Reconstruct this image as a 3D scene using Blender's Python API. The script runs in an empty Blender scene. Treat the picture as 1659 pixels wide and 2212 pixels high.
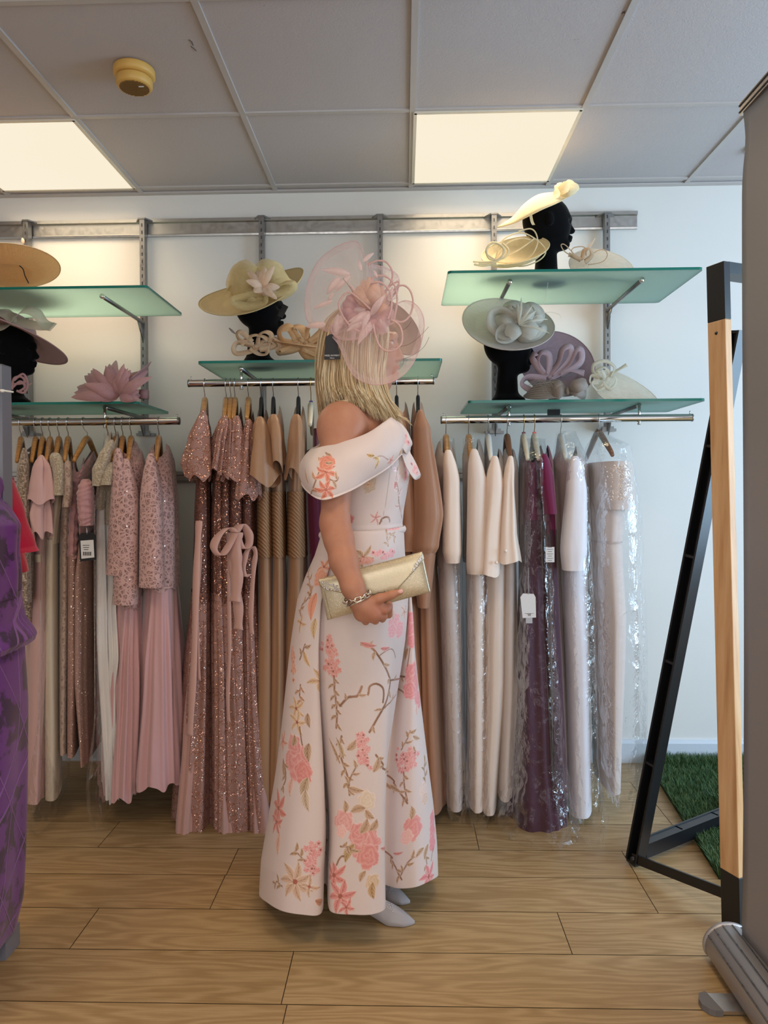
import bpy, math, random
import numpy as np
from mathutils import Vector, Matrix, Euler
random.seed(7)
RNG = np.random.default_rng(11)
SC = bpy.context.scene
C = SC.collection
pi = math.pi

# ------------------------------------------------------------------ camera
F = 1560.0; W, H = 1659.0, 2212.0
CAM = Vector((0, 0, 1.206))
YAW, PITCH, ROLL = math.radians(1.56), math.radians(0.5), math.radians(0.37)
SHY = -32.0
ROT = (Matrix.Rotation(YAW, 3, 'Z') @ Matrix.Rotation(pi/2 - PITCH, 3, 'X') @ Matrix.Rotation(-ROLL, 3, 'Z'))
cd = bpy.data.cameras.new('camera'); cam = bpy.data.objects.new('camera', cd); C.objects.link(cam)
cd.sensor_fit = 'HORIZONTAL'; cd.sensor_width = 36; cd.lens = 36*F/W
cd.shift_y = SHY/W; cd.clip_start = 0.02
cam.matrix_world = Matrix.Translation(CAM) @ ROT.to_4x4()
SC.camera = cam
_R = np.array(ROT)

def P(px, py, Y):
    """world point seen at photo pixel (px, py) at room depth Y"""
    d = _R @ np.array([(px-W/2)/F, -(py-(H/2+SHY))/F, -1.0])
    return np.array(CAM) + d*(Y/d[1])
def proj(p):
    q = (np.asarray(p) - np.array(CAM)) @ _R
    return np.stack([W/2 + F*q[..., 0]/-q[..., 2], H/2+SHY - F*q[..., 1]/-q[..., 2]], -1)

# ------------------------------------------------------------------ view, world, lights
SC.view_settings.view_transform = 'Standard'; SC.view_settings.look = 'None'
SC.view_settings.gamma = 1; SC.view_settings.use_curve_mapping = False
SC.view_settings.exposure = 0.0
SC.cycles.max_bounces = 10; SC.cycles.transparent_max_bounces = 40
SC.cycles.caustics_reflective = False; SC.cycles.caustics_refractive = False
SC.cycles.sample_clamp_indirect = 6; SC.cycles.use_denoising = True
w = bpy.data.worlds.new('sky'); SC.world = w; w.use_nodes = True
w.node_tree.nodes['Background'].inputs[0].default_value = (.55, .72, 1, 1)
w.node_tree.nodes['Background'].inputs[1].default_value = 0.6
def area(name, loc, rot, sx, sy, power, col):
    l = bpy.data.lights.new(name, 'AREA'); l.shape = 'RECTANGLE'; l.size = sx; l.size_y = sy
    l.energy = power; l.color = col
    o = bpy.data.objects.new(name, l); C.objects.link(o); o.location = loc; o.rotation_euler = rot
    return o
# daylight through the shop window in the right-hand wall and through the shopfront behind the camera
area('daylight_side_window', (3.55, 1.2, 1.35), (0, math.radians(90), 0), 2.0, 2.6, 150, (.50, .75, 1))
area('daylight_shopfront', (0.6, -2.35, 1.45), (math.radians(90), 0, 0), 4.6, 2.0, 58, (1, .93, .84))

# ------------------------------------------------------------------ helpers: objects
def tag(o, label=None, cat=None, group=None, kind=None):
    if label: o['label'] = label
    if cat: o['category'] = cat
    if group: o['group'] = group
    if kind: o['kind'] = kind
    return o
def empty(name, loc, label=None, cat=None, group=None, rz=0):
    o = bpy.data.objects.new(name, None); C.objects.link(o); o.location = tuple(float(v) for v in loc)
    o.rotation_euler = (0, 0, rz); o.empty_display_size = .05
    return tag(o, label, cat, group)
def link(name, me, mat, parent=None, loc=None, smooth=True):
    o = bpy.data.objects.new(name, me); C.objects.link(o)
    if mat: me.materials.append(mat)
    if parent is not None:
        o.parent = parent
        if loc is None:      # geometry given in world coordinates: shift into the parent's frame (parent unrotated)
            par = parent; off = Vector((0, 0, 0))
            while par: off += par.location; par = par.parent
            o.location = -off
        else: o.location = loc
    elif loc is not None: o.location = loc
    if smooth and len(me.polygons): me.polygons.foreach_set('use_smooth', [True]*len(me.polygons))
    return o
def mesh_np(name, V, Fq):
    V = np.asarray(V, np.float32); Fq = np.asarray(Fq, np.int32)
    me = bpy.data.meshes.new(name); n = Fq.shape[1]
    me.vertices.add(len(V)); me.vertices.foreach_set('co', V.ravel())
    me.loops.add(Fq.size); me.loops.foreach_set('vertex_index', Fq.ravel())
    me.polygons.add(len(Fq)); me.polygons.foreach_set('loop_start', np.arange(0, Fq.size, n, dtype=np.int32))
    me.update(calc_edges=True)
    return me
def grid_faces(nv, nu, closed=False):
    i, j = np.meshgrid(np.arange(nv-1), np.arange(nu if closed else nu-1), indexing='ij')
    j2 = (j+1) % nu
    return np.stack([i*nu+j, i*nu+j2, (i+1)*nu+j2, (i+1)*nu+j], -1).reshape(-1, 4)
def grid_obj(name, G, mat, parent=None, closed=False, thick=0, flip=False):
    G = np.asarray(G); nv, nu = G.shape[:2]
    f = grid_faces(nv, nu, closed)
    if flip: f = f[:, ::-1]
    o = link(name, mesh_np(name, G.reshape(-1, 3), f), mat, parent)
    if thick: solid(o, thick)
    return o
def solid(o, t, off=0):
    m = o.modifiers.new('thickness', 'SOLIDIFY'); m.thickness = t; m.offset = off; return o
def bevel(o, wd, seg=2):
    m = o.modifiers.new('bevel', 'BEVEL'); m.width = wd; m.segments = seg; m.limit_method = 'ANGLE'
    m.harden_normals = False
    return o
def flat(o):
    o.data.polygons.foreach_set('use_smooth', [False]*len(o.data.polygons)); return o

class MB:
    """collects shapes into one mesh"""
    def __init__(s): s.v = []; s.f = []
    def add(s, v, f):
        b = len(s.v); s.v += [tuple(float(c) for c in p) for p in v]; s.f += [tuple(int(i)+b for i in q) for q in f]
        return s
    def box(s, c, d, R=None):
        x, y, z = [k/2 for k in d]
        pts = [(-x,-y,-z),(x,-y,-z),(x,y,-z),(-x,y,-z),(-x,-y,z),(x,-y,z),(x,y,z),(-x,y,z)]
        if R is not None: pts = [R @ Vector(p) for p in pts]
        return s.add([(p[0]+c[0], p[1]+c[1], p[2]+c[2]) for p in pts],
                     [(0,3,2,1),(4,5,6,7),(0,1,5,4),(1,2,6,5),(2,3,7,6),(3,0,4,7)])
    def bar(s, a, b, wd, ht, up=(0,0,1)):
        """box from a to b, width along cross, height along up"""
        a = Vector(a); b = Vector(b); d = b-a; L = d.length; d.normalize()
        u = Vector(up); r = d.cross(u).normalized(); u = r.cross(d)
        R = Matrix((r, d, u)).transposed()
        return s.box((a+b)/2, (wd, L, ht), R)
    def prism(s, poly, a, b, axis):
        """extrude a 2-D polygon between a and b along axis"""
        n = len(poly)
        def q(p, t):
            return {'x': (t, p[0], p[1]), 'y': (p[0], t, p[1]), 'z': (p[0], p[1], t)}[axis]
        v = [q(p, a) for p in poly] + [q(p, b) for p in poly]
        return s.add(v, [tuple(range(n)), tuple(range(2*n-1, n-1, -1))] + [(i, n+i, n+(i+1) % n, (i+1) % n) for i in range(n)])
    def tube(s, pts, r, n=8, closed=False, cap=True, flat_=1.0, up=None):
        pts = [np.array(p, float) for p in pts]; m = len(pts)
        rs = r if hasattr(r, '__len__') else [r]*m
        prev = None; rings = []
        for i in range(m):
            a = pts[i-1] if (i > 0 or closed) else pts[i]; b = pts[(i+1) % m] if (i < m-1 or closed) else pts[i]
            t = b-a; t /= (np.linalg.norm(t)+1e-12)
            if up is not None: prev = np.array(up, float)
            if prev is None:
                prev = np.array([0, 0, 1.]) if abs(t[2]) < .9 else np.array([1., 0, 0])
            nn = prev - t*np.dot(prev, t); nn /= (np.linalg.norm(nn)+1e-12); prev = nn
            bb = np.cross(t, nn)
            rings.append([pts[i] + rs[i]*(math.cos(2*pi*k/n)*nn*flat_ + math.sin(2*pi*k/n)*bb) for k in range(n)])
        base = [p for rg in rings for p in rg]; f = []
        for i in range(m if closed else m-1):
            for k in range(n):
                f.append((i*n+k, i*n+(k+1) % n, ((i+1) % m)*n+(k+1) % n, ((i+1) % m)*n+k))
        if cap and not closed:
            f.append(tuple(range(n-1, -1, -1))); f.append(tuple((m-1)*n+k for k in range(n)))
        return s.add(base, f)
    def lathe(s, prof, c=(0,0,0), n=32, sx=1, sy=1, R=None):
        v = []; f = []
        for (r, z) in prof:
            for k in range(n):
                p = Vector((r*math.cos(2*pi*k/n)*sx, r*math.sin(2*pi*k/n)*sy, z))
                if R is not None: p = R @ p
                v.append((p[0]+c[0], p[1]+c[1], p[2]+c[2]))
        for i in range(len(prof)-1):
            for k in range(n):
                f.append((i*n+k, i*n+(k+1) % n, (i+1)*n+(k+1) % n, (i+1)*n+k))
        return s.add(v, f)
    def ribbon(s, pts, nrm, wd):
        """strip along pts; nrm = direction of the width at each point"""
        pts = [np.array(p, float) for p in pts]; m = len(pts)
        ws = wd if hasattr(wd, '__len__') else [wd]*m
        v = []
        for i in range(m):
            n_ = np.array(nrm[i] if hasattr(nrm[0], '__len__') else nrm, float); n_ /= np.linalg.norm(n_)+1e-12
            v += [pts[i]-n_*ws[i]/2, pts[i], pts[i]+n_*ws[i]/2]
        f = []
        for i in range(m-1):
            f += [(3*i, 3*i+1, 3*i+4, 3*i+3), (3*i+1, 3*i+2, 3*i+5, 3*i+4)]
        return s.add(v, f)
    def ball(s, c, r, n=8, sc=(1,1,1)):
        pr = [(math.sin(pi*i/n)*r, -math.cos(pi*i/n)*r) for i in range(n+1)]
        pr[0] = (r*.02, -r); pr[-1] = (r*.02, r)
        b0 = len(s.v); s.lathe(pr, (0,0,0), n=max(8, n+4))
        for i in range(b0, len(s.v)):
            x, y, z = s.v[i]; s.v[i] = (x*sc[0]+c[0], y*sc[1]+c[1], z*sc[2]+c[2])
        return s
    def build(s, name, mat, parent=None, loc=None, smooth=True):
        me = bpy.data.meshes.new(name); me.from_pydata(s.v, [], s.f); me.update()
        return link(name, me, mat, parent, loc, smooth)

def spline(pts, n, closed=False):
    """Catmull-Rom through pts"""
    p = np.array(pts, float); m = len(p); out = []
    segs = m if closed else m-1
    for k in range(n):
        t = k/(n if closed else n-1)*segs; i = min(int(t), segs-1); u = t-i
        g = (lambda j: p[j % m]) if closed else (lambda j: p[min(max(j, 0), m-1)])
        a, b, c, d = g(i-1), g(i), g(i+1), g(i+2)
        out.append(.5*((2*b)+(-a+c)*u+(2*a-5*b+4*c-d)*u*u+(-a+3*b-3*c+d)*u**3))
    return np.array(out)
def interp(x, xs, ys): return np.interp(x, xs, ys)
def sm(t): t = np.clip(t, 0, 1); return t*t*(3-2*t)

# ------------------------------------------------------------------ helpers: materials
def srgb(r, g, b):
    f = lambda c: (c/255/12.92) if c/255 <= .04045 else ((c/255+.055)/1.055)**2.4
    return (f(r), f(g), f(b), 1)
class NT:
    def __init__(s, name):
        s.m = bpy.data.materials.new(name); s.m.use_nodes = True; s.t = s.m.node_tree
        s.b = s.t.nodes['Principled BSDF']; s.out = s.t.nodes['Material Output']
    def n(s, typ, **kw):
        nd = s.t.nodes.new(typ)
        for k, v in kw.items():
            if k in nd.inputs: nd.inputs[k].default_value = v
            else: setattr(nd, k, v)
        return nd
    def l(s, a, b): s.t.links.new(a, b)
    def set(s, **kw):
        for k, v in kw.items(): s.b.inputs[k.replace('_', ' ')].default_value = v
        return s
    def coord(s, kind='Object', scale=(1,1,1), rot=(0,0,0)):
        tc = s.n('ShaderNodeTexCoord'); mp = s.n('ShaderNodeMapping'); mp.inputs['Scale'].default_value = scale
        mp.inputs['Rotation'].default_value = rot
        s.l(tc.outputs[kind], mp.inputs[0]); return mp.outputs[0]
    def noise(s, vec, scale, detail=3, rough=.5):
        nd = s.n('ShaderNodeTexNoise', Scale=scale, Detail=detail, Roughness=rough); s.l(vec, nd.inputs['Vector']); return nd
    def ramp(s, fac, stops):
        r = s.n('ShaderNodeValToRGB'); e = r.color_ramp.elements
        while len(e) < len(stops): e.new(.5)
        for i, (p, c) in enumerate(stops): e[i].position = p; e[i].color = c
        s.l(fac, r.inputs[0]); return r.outputs[0]
    def bump(s, h, strength=.3, dist=.002, normal=None):
        b = s.n('ShaderNodeBump'); b.inputs['Strength'].default_value = strength; b.inputs['Distance'].default_value = dist
        s.l(h, b.inputs['Height'])
        if normal is not None: s.l(normal, b.inputs['Normal'])
        s.l(b.outputs[0], s.b.inputs['Normal']); return b.outputs[0]
    def mixc(s, fac, a, b, mode='MIX'):
        m = s.n('ShaderNodeMix', data_type='RGBA', blend_type=mode)
        for sock, v in ((m.inputs[0], fac), (m.inputs[6], a), (m.inputs[7], b)):
            if hasattr(v, 'links'): s.l(v, sock)
            else: sock.default_value = v
        return m.outputs[2]
    def math(s, op, a, b=0.0):
        m = s.n('ShaderNodeMath', operation=op)
        for sock, v in ((m.inputs[0], a), (m.inputs[1], b)):
            if hasattr(v, 'links'): s.l(v, sock)
            else: sock.default_value = v
        return m.outputs[0]
def dim(c, k): return (c[0]*k, c[1]*k, c[2]*k, 1)
_mc = {}
def metal(name, col, rough=.3, bump=0):
    if name in _mc: return _mc[name]
    t = NT(name).set(Base_Color=col, Metallic=1.0, Roughness=rough)
    v = t.coord('Object', (1, 1, 1)); n = t.noise(v, 60, 2)
    t.l(t.ramp(n.outputs[0], [(.3, (rough*.8,)*3+(1,)), (.7, (min(1, rough*1.25),)*3+(1,))]), t.b.inputs['Roughness'])
    if bump: t.bump(n.outputs[0], bump, .0005)
    _mc[name] = t.m; return t.m
def paint(name, col, rough=.5, bump=.05, scale=150, var=.04):
    if name in _mc: return _mc[name]
    t = NT(name).set(Base_Color=col, Roughness=rough)
    v = t.coord('Object'); n = t.noise(v, scale, 3); n2 = t.noise(v, 3, 3)
    t.l(t.mixc(n2.outputs[0], dim(col, 1-var), dim(col, 1+var)), t.b.inputs['Base Color'])
    t.bump(n.outputs[0], bump, .001)
    _mc[name] = t.m; return t.m
def cloth(name, col, rough=.7, sheen=.3, weave=900, bump=.15, var=.06, wrinkle=0.0, stretch=(1, 1, .25), spec=.3, trans=0.0):
    if name in _mc: return _mc[name]
    t = NT(name).set(Base_Color=col, Roughness=rough, Sheen_Weight=sheen, Sheen_Roughness=.4, Specular_IOR_Level=spec)
    v = t.coord('Object'); vs = t.coord('Object', stretch)
    n2 = t.noise(vs, 14, 3)
    t.l(t.mixc(n2.outputs[0], dim(col, 1-var), dim(col, 1+var)), t.b.inputs['Base Color'])
    wv = t.noise(v, weave, 2)
    nb = t.bump(wv.outputs[0], bump, .0006)
    if wrinkle:
        w_ = t.noise(vs, 22, 4); t.bump(w_.outputs[0], wrinkle, .012, nb)
    if trans:
        t.b.inputs['Transmission Weight'].default_value = 0
    _mc[name] = t.m; return t.m
# ------------------------------------------------------------------ the room
YW = 3.217; ZC = 2.54
XL, XR, YB = -3.4, 3.3, -2.3
t = NT('wall_paint').set(Base_Color=srgb(226, 225, 226), Roughness=.62)
v = t.coord('Object'); n = t.noise(v, 2.2, 4); n3 = t.noise(v, 90, 3); n4 = t.noise(v, 9, 5, .7)
t.l(t.mixc(n.outputs[0], srgb(221, 218, 212), srgb(231, 228, 222)), t.b.inputs['Base Color'])
nb = t.bump(n3.outputs[0], .12, .0012); t.bump(n4.outputs[0], .1, .004, nb)
M_wall = t.m
M_skirt = paint('skirting_paint', srgb(205, 212, 220), .45, .05)
t = NT('ceiling_tile').set(Base_Color=srgb(205, 199, 198), Roughness=.9)
v = t.coord('Object'); n = t.noise(v, 170, 4, .7); vo = t.n('ShaderNodeTexVoronoi', Scale=420.0); t.l(v, vo.inputs['Vector'])
n2 = t.noise(v, 1.5, 2); sp = t.noise(v, 60, 1)
c0 = t.mixc(n2.outputs[0], srgb(188, 180, 180), srgb(196, 190, 190))
t.l(t.mixc(t.ramp(sp.outputs[0], [(.78, (0,0,0,1)), (.80, (.25,.25,.25,1))]), c0, srgb(120, 112, 108)), t.b.inputs['Base Color'])
t.bump(n.outputs[0], .5, .003)
M_ceil = t.m
M_tbar = paint('grid_bar_paint', srgb(188, 181, 177), .45, .02)

# floor: oak planks laid along x; each plank its own stretch of grain
FY = [3.30, 3.217]
rows = [1.68-.19*k for k in range(24, 0, -1)] + [1.68, 1.876, 2.063, 2.248, 2.418, 2.61, 2.80, 2.99, 3.18, 3.37]
joints = {1.68: [-.262+0.008], 1.876: [P(1220, 2020, 1.96)[0], -.86, P(1220, 2020, 1.96)[0]-1.285], 2.063: [P(182, 2010, 2.0)[0]+.0],
          2.248: [P(502, 1866, 2.33)[0]+.35, .95], 2.418: [P(1029, 1808, 2.5)[0], P(235, 1808, 2.5)[0]], 2.61: [-.25, .9]}
joints[1.68] = [P(622, 2120, 1.78)[0]]
joints[1.876] = [P(182, 2012, 1.965)[0], P(1220, 2020, 1.965)[0]]
joints[2.063] = [P(1400, 1935, 2.15)[0]]
joints[2.248] = [P(502, 1866, 2.33)[0]]
joints[2.418] = [P(235, 1808, 2.51)[0], P(1029, 1808, 2.51)[0]]
joints[2.61] = [P(1437, 1765, 2.68)[0]]
fv = []; ff = []; fu = []; fr = []
g = .0011
rg = random.Random(3)
for k in range(len(rows)-1):
    y0, y1 = rows[k], rows[k+1]
    js = joints.get(rows[k]) or [rg.uniform(-.6, .6)]
    xs = list(js)
    x = js[0]
    while x > XL: x -= 1.285; xs.append(x)
    x = js[-1]
    while x < XR: x += 1.285; xs.append(x)
    xs = sorted(set([min(max(q, XL), XR) for q in xs]))
    for a, b in zip(xs[:-1], xs[1:]):
        if b-a < .02: continue
        i = len(fv)
        fv += [(a+g, y0+g, 0), (b-g, y0+g, 0), (b-g, y1-g, 0), (a+g, y1-g, 0)]
        ff.append((i, i+1, i+2, i+3)); ox, oy = rg.uniform(0, 40), rg.uniform(0, 40)
        fu += [(a+ox, y0+oy), (b+ox, y0+oy), (b+ox, y1+oy), (a+ox, y1+oy)]; fr += [rg.random()]*4
i = len(fv); fv += [(XL, YB, -.002), (XR, YB, -.002), (XR, 3.4, -.002), (XL, 3.4, -.002)]; ff.append((i, i+1, i+2, i+3)); fu += [(0, 0)]*4; fr += [0]*4
i = len(fv); fv += [(XL, YB, -.06), (XR, YB, -.06), (XR, 3.4, -.06), (XL, 3.4, -.06)]; ff.append((i+3, i+2, i+1, i)); fu += [(0, 0)]*4; fr += [0]*4
me = bpy.data.meshes.new('floor'); me.from_pydata(fv, [], ff); me.update()
uv = me.uv_layers.new(name='UVMap'); uv.data.foreach_set('uv', [c for q in fu for c in q])
at = me.attributes.new('plank', 'FLOAT', 'POINT'); at.data.foreach_set('value', fr)
t = NT('oak_laminate').set(Roughness=.42, Specular_IOR_Level=.4)
tc = t.n('ShaderNodeTexCoord'); mp = t.n('ShaderNodeMapping'); mp.inputs['Scale'].default_value = (1, 8, 1); t.l(tc.outputs['UV'], mp.inputs[0])
big = t.noise(mp.outputs[0], 1.1, 2, .5)
ms = t.math('MULTIPLY', big.outputs[0], 9.0)
sep = t.n('ShaderNodeSeparateXYZ'); t.l(mp.outputs[0], sep.inputs[0])
fine_w = t.noise(mp.outputs[0], 9, 3)
rings = t.math('SINE', t.math('MULTIPLY', t.math('ADD', ms, t.math('MULTIPLY', fine_w.outputs[0], .55)), 9.0))
mp2 = t.n('ShaderNodeMapping'); mp2.inputs['Scale'].default_value = (3, 120, 1); t.l(tc.outputs['UV'], mp2.inputs[0])
fib = t.noise(mp2.outputs[0], 3, 4, .65)
a_ = t.n('ShaderNodeAttribute', attribute_name='plank')
base = t.mixc(t.math('MULTIPLY', t.math('ADD', rings, 1.0), .5), srgb(160, 131, 90), srgb(184, 156, 114))
base = t.mixc(t.ramp(fib.outputs[0], [(.38, (0,0,0,1)), (.62, (1,1,1,1))]), t.mixc(.33, base, srgb(124, 92, 55)), base)
base = t.mixc(a_.outputs['Fac'], t.mixc(.12, base, srgb(120, 90, 55)), t.mixc(.12, base, srgb(212, 184, 138)))
gap = t.n('ShaderNodeNewGeometry'); sp_ = t.n('ShaderNodeSeparateXYZ'); t.l(gap.outputs['Position'], sp_.inputs[0])
t.l(t.mixc(t.math('LESS_THAN', sp_.outputs[2], -.001), base, srgb(60, 44, 28)), t.b.inputs['Base Color'])
t.l(t.ramp(fib.outputs[0], [(.3, (.5,.5,.5,1)), (.7, (.36,.36,.36,1))]), t.b.inputs['Roughness'])
t.bump(fib.outputs[0], .12, .0006)
o = link('floor', me, t.m, None, smooth=False); o['kind'] = 'structure'

def struct(name, mb, mat): o = mb.build(name, mat, smooth=False); o['kind'] = 'structure'; return o
struct('wall_back', MB().box(((XL+XR)/2, YW+.06, 1.3), (XR-XL+.4, .12, 2.9)), M_wall)
struct('wall_left', MB().box((XL-.06, .5, 1.3), (.12, 5.7, 2.9)), M_wall)
wr = MB()   # right wall with the shop window's opening
wr.box((XR+.06, .5, .15), (.12, 5.7, .5)).box((XR+.06, .5, 2.55), (.12, 5.7, .3))
wr.box((XR+.06, 2.9, 1.3), (.12, .8, 2.9)).box((XR+.06, -1.4, 1.3), (.12, 2.0, 2.9))
struct('wall_right', wr, M_wall)
wb = MB().box((-2.6, YB-.06, 1.3), (1.7, .12, 2.9)).box((3.2, YB-.06, 1.3), (.5, .12, 2.9)).box((.6, YB-.06, 2.62), (5, .12, .3)).box((.6, YB-.06, .15), (5, .12, .5))
struct('wall_front', wb, M_wall)
struct('ceiling', MB().box((0, .5, ZC+.03), (XR-XL+.3, 5.9, .05)), M_ceil)
# skirting
sk = MB().prism([(YW-.016, 0), (YW-.016, .085), (YW-.010, .098), (YW, .1), (YW, 0)], XL, XR, 'x')
struct('baseboard_back', sk, M_skirt)
# ceiling grid
Xg = [.04+.6*k for k in range(-6, 6)]; Yg = [3.15-.6*k for k in range(0, 9)]
tb = MB()
for x in Xg: tb.box((x, .5, ZC+.002), (.020, 5.6, .008))
for y in Yg: tb.box((0, y, ZC+.003), (XR-XL, .018, .008))
tb.box((0, YW-.012, ZC-.001), (XR-XL, .024, .008))
o = struct('trim_1', tb, M_tbar)
# settling cracks and scuffs
sc_ = MB()
for pts in ([(412,100),(418,104),(424,110)], [(417,98),(414,90),(408,86)], [(1345,26),(1352,30)], [(1343,30),(1350,24)]):
    q = [P(a, b, 1.0) for a, b in pts]
    q = [np.array(CAM)+(p-np.array(CAM))*((ZC+.004-1.206)/(p[2]-1.206)) for p in q]
    sc_.tube(q, .0012, 4)
o = sc_.build('trim_2', paint('scuff_mark', srgb(92, 80, 74), .9)); o['kind'] = 'structure'

# ceiling lights
t = NT('light_diffuser'); t.t.nodes.remove(t.b)
em = t.n('ShaderNodeEmission', Color=(1, .86, .64, 1), Strength=1.0)
vv = t.coord('Object'); nn = t.noise(vv, 1.2, 1)
t.l(t.ramp(nn.outputs[0], [(.3, (.95, .85, .655, 1)), (.7, (.98, .88, .70, 1))]), em.inputs[0])
t.l(em.outputs[0], t.out.inputs[0]); M_diff = t.m; em.inputs[1].default_value = 1.0
M_lframe = paint('light_frame', srgb(225, 215, 196), .4)
LS = [(-1.46, 2.85, 'square ceiling light panel over the wood-hanger dresses at the edge of the view'),
      (.34, 2.85, 'square ceiling light panel above the cream hats on the high glass shelf'),
      (-1.46, 1.05, 'square ceiling light panel one bay nearer the shopfront, beside the grey rack'), (.34, 1.05, 'square ceiling light panel over the open floor before the woman'),
      (2.14, 1.05, 'square ceiling light panel by the side window'), (.34, -.75, 'square ceiling light panel close to the shopfront')]
for x, y, lb in LS:
    r = empty('ceiling_light', (x, y, ZC), lb, 'light', 'square LED ceiling panels')
    fr_ = MB()
    for dx, dy, a, b in ((0, .291, .588, .012), (0, -.291, .588, .012), (.291, 0, .012, .588), (-.291, 0, .012, .588)):
        fr_.box((x+dx, y+dy, ZC-.0035), (a, b, .006))
    fr_.build('frame', M_lframe, r, smooth=False)
    MB().box((x, y, ZC-.003), (.571, .571, .003)).build('diffuser', M_diff, r, smooth=False)
    a = area('panel_glow', (x, y, ZC-.012), (0, 0, 0), .56, .56, 6.0 if y > 2 else 7.0, (1, .76, .50)); a.data.spread = math.radians(128)

# smoke detector
M_yel = paint('aged_plastic', srgb(212, 168, 88), .45, .03)
M_yeld = paint('aged_plastic_dark', srgb(120, 88, 40), .6)
c = P(290, 150, 1.0); s_ = (ZC-1.206)/(c[2]-1.206); c = np.array(CAM)+(c-np.array(CAM))*s_
r = empty('smoke_detector', (c[0], c[1], ZC), 'round yellowed plastic smoke detector on a ceiling tile', 'smoke detector')
MB().lathe([(.001, 0), (.062, 0), (.064, -.004), (.064, -.02), (.060, -.026), (.05, -.028), (.001, -.028)], (0, 0, 0)).build('mount', M_yel, r, (0, 0, 0))
MB().lathe([(.001, -.026), (.0495, -.026), (.0495, -.031), (.001, -.031)]).build('sensor_gap', M_yeld, r, (0, 0, 0))
cp = MB().lathe([(.001, -.03), (.054, -.03), (.056, -.034), (.055, -.052), (.051, -.058), (.046, -.059), (.001, -.059)])
cp.build('cap', M_yel, r, (0, 0, 0))
gr = MB()
for k in range(-8, 9):
    yy = k*.0053; hw = math.sqrt(max(0, .045**2-yy*yy))
    if hw > .005: gr.box((0, yy, -.0598), (2*hw, .0022, .0016))
gr.build('grille', M_yeld, r, (0, 0, 0), smooth=False)
MB().box((.026, -.012, -.061), (.016, .004, .002)).build('indicator', paint('white_plastic', srgb(230, 230, 225), .4), r, (0, 0, 0), smooth=False)
# recessed sprinkler disc seen beside the banner
c = P(1618, 322, 1.0); s_ = (ZC-1.206)/(c[2]-1.206); c = np.array(CAM)+(c-np.array(CAM))*s_
o = MB().lathe([(.001, -.012), (.03, -.012), (.042, -.004), (.044, 0)]).build('ceiling_sensor', M_lframe, None, (c[0]+.03, c[1], ZC-.001))
tag(o, 'small round grey ceiling sensor just peeping past the banner edge', 'sensor')

# ------------------------------------------------------------------ shelving system on the back wall
M_alu = metal('satin_aluminium', srgb(190, 188, 184), .35, .1)
M_steel = metal('grey_steel', srgb(150, 150, 150), .38)
M_chr = metal('chrome', srgb(215, 213, 210), .08)
M_dk = paint('dark_slot', srgb(50, 50, 50), .5)
def wrail(name, x0, x1, z0, z1, label):
    mb = MB().prism([(YW, z0), (YW-.012, z0), (YW-.014, z0+.008), (YW-.008, z0+.012), (YW-.008, z1-.022), (YW-.018, z1-.018), (YW-.018, z1-.004), (YW-.008, z1), (YW, z1)], x0, x1, 'x')
    o = mb.build(name, M_alu, smooth=False); tag(o, label, 'wall rail', 'wall rails'); return o
zr1 = P(700, 507, YW)[2]; zr2 = P(700, 468, YW)[2]
wrail('wall_rail', XL+.5, P(1375, 480, YW)[0], zr1, zr2, 'long brushed aluminium rail running along the wall above all glass shelves')
zl = P(395, 1043, YW)[2]; zh = P(395, 1017, YW)[2]
wrail('wall_rail', XL+.5, P(1330, 1030, YW)[0], zl, zh, 'lower aluminium wall rail half hidden behind the hanging dresses')
# uprights
ups = [(60, 472, 940, 'first shelf upright, behind the straw saucer hat'), (310, 468, 940, 'upright beside the feather flower hat shelf'),
       (566, 463, 1000, 'upright rising behind the yellow wide-brimmed hat'), (821, 460, 1000, 'slotted upright rising behind the pink fascinator'),
       (1066, 458, 935, 'slotted upright behind the cream looped hat'), (1309, 456, 930, 'last upright, near the end of the rail')]
UX = []
for i, (px, pt, pb, lb) in enumerate(ups):
    x = P(px, pt, YW-.03)[0]; z1 = P(px, pt+2, YW-.05)[2]; z0 = P(px, pb, YW-.05)[2]; UX.append(x)
    r = empty('shelf_upright', (x, YW, z0), 'grey steel '+lb, 'shelf upright', 'steel uprights of the shelving')
    MB().box((x, YW-.035, (z0+z1)/2), (.022, .034, z1-z0)).build('post', M_steel, r, smooth=False)
    sl = MB()
    z = z0+.03
    while z < z1-.02: sl.box((x, YW-.0525, z), (.004, .002, .014)); z += .032
    sl.build('slots', M_dk, r, smooth=False)
    for nm, zz, hh in (('top_bracket', z1-.004, .006), ('foot_bracket', z0+.004, .01)):
        mb = MB().prism([(x-.045, YW-.004), (x+.045, YW-.004), (x+.014, YW-.055), (x-.014, YW-.055)], zz-hh/2, zz+hh/2, 'z') if nm == 'top_bracket' else MB().box((x, YW-.02, zz), (.08, .03, .012)).box((x, YW-.045, zz+.004), (.05, .012, .02))
        mb.build(nm, M_steel, r, smooth=False)
t = NT('frosted_glass').set(Base_Color=srgb(188, 214, 210), Roughness=.5, Specular_IOR_Level=.5)
tr = t.n('ShaderNodeBsdfTranslucent'); tr.inputs[0].default_value = srgb(208, 230, 227)
tp = t.n('ShaderNodeBsdfTransparent'); tp.inputs[0].default_value = srgb(196, 224, 220)
m1 = t.n('ShaderNodeMixShader'); m1.inputs[0].default_value = .62; t.l(t.b.outputs[0], m1.inputs[1]); t.l(tr.outputs[0], m1.inputs[2])
m2 = t.n('ShaderNodeMixShader'); m2.inputs[0].default_value = .16; t.l(m1.outputs[0], m2.inputs[1]); t.l(tp.outputs[0], m2.inputs[2])
v = t.coord('Object'); nn = t.noise(v, 400, 2); t.bump(nn.outputs[0], .1, .0005)
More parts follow.
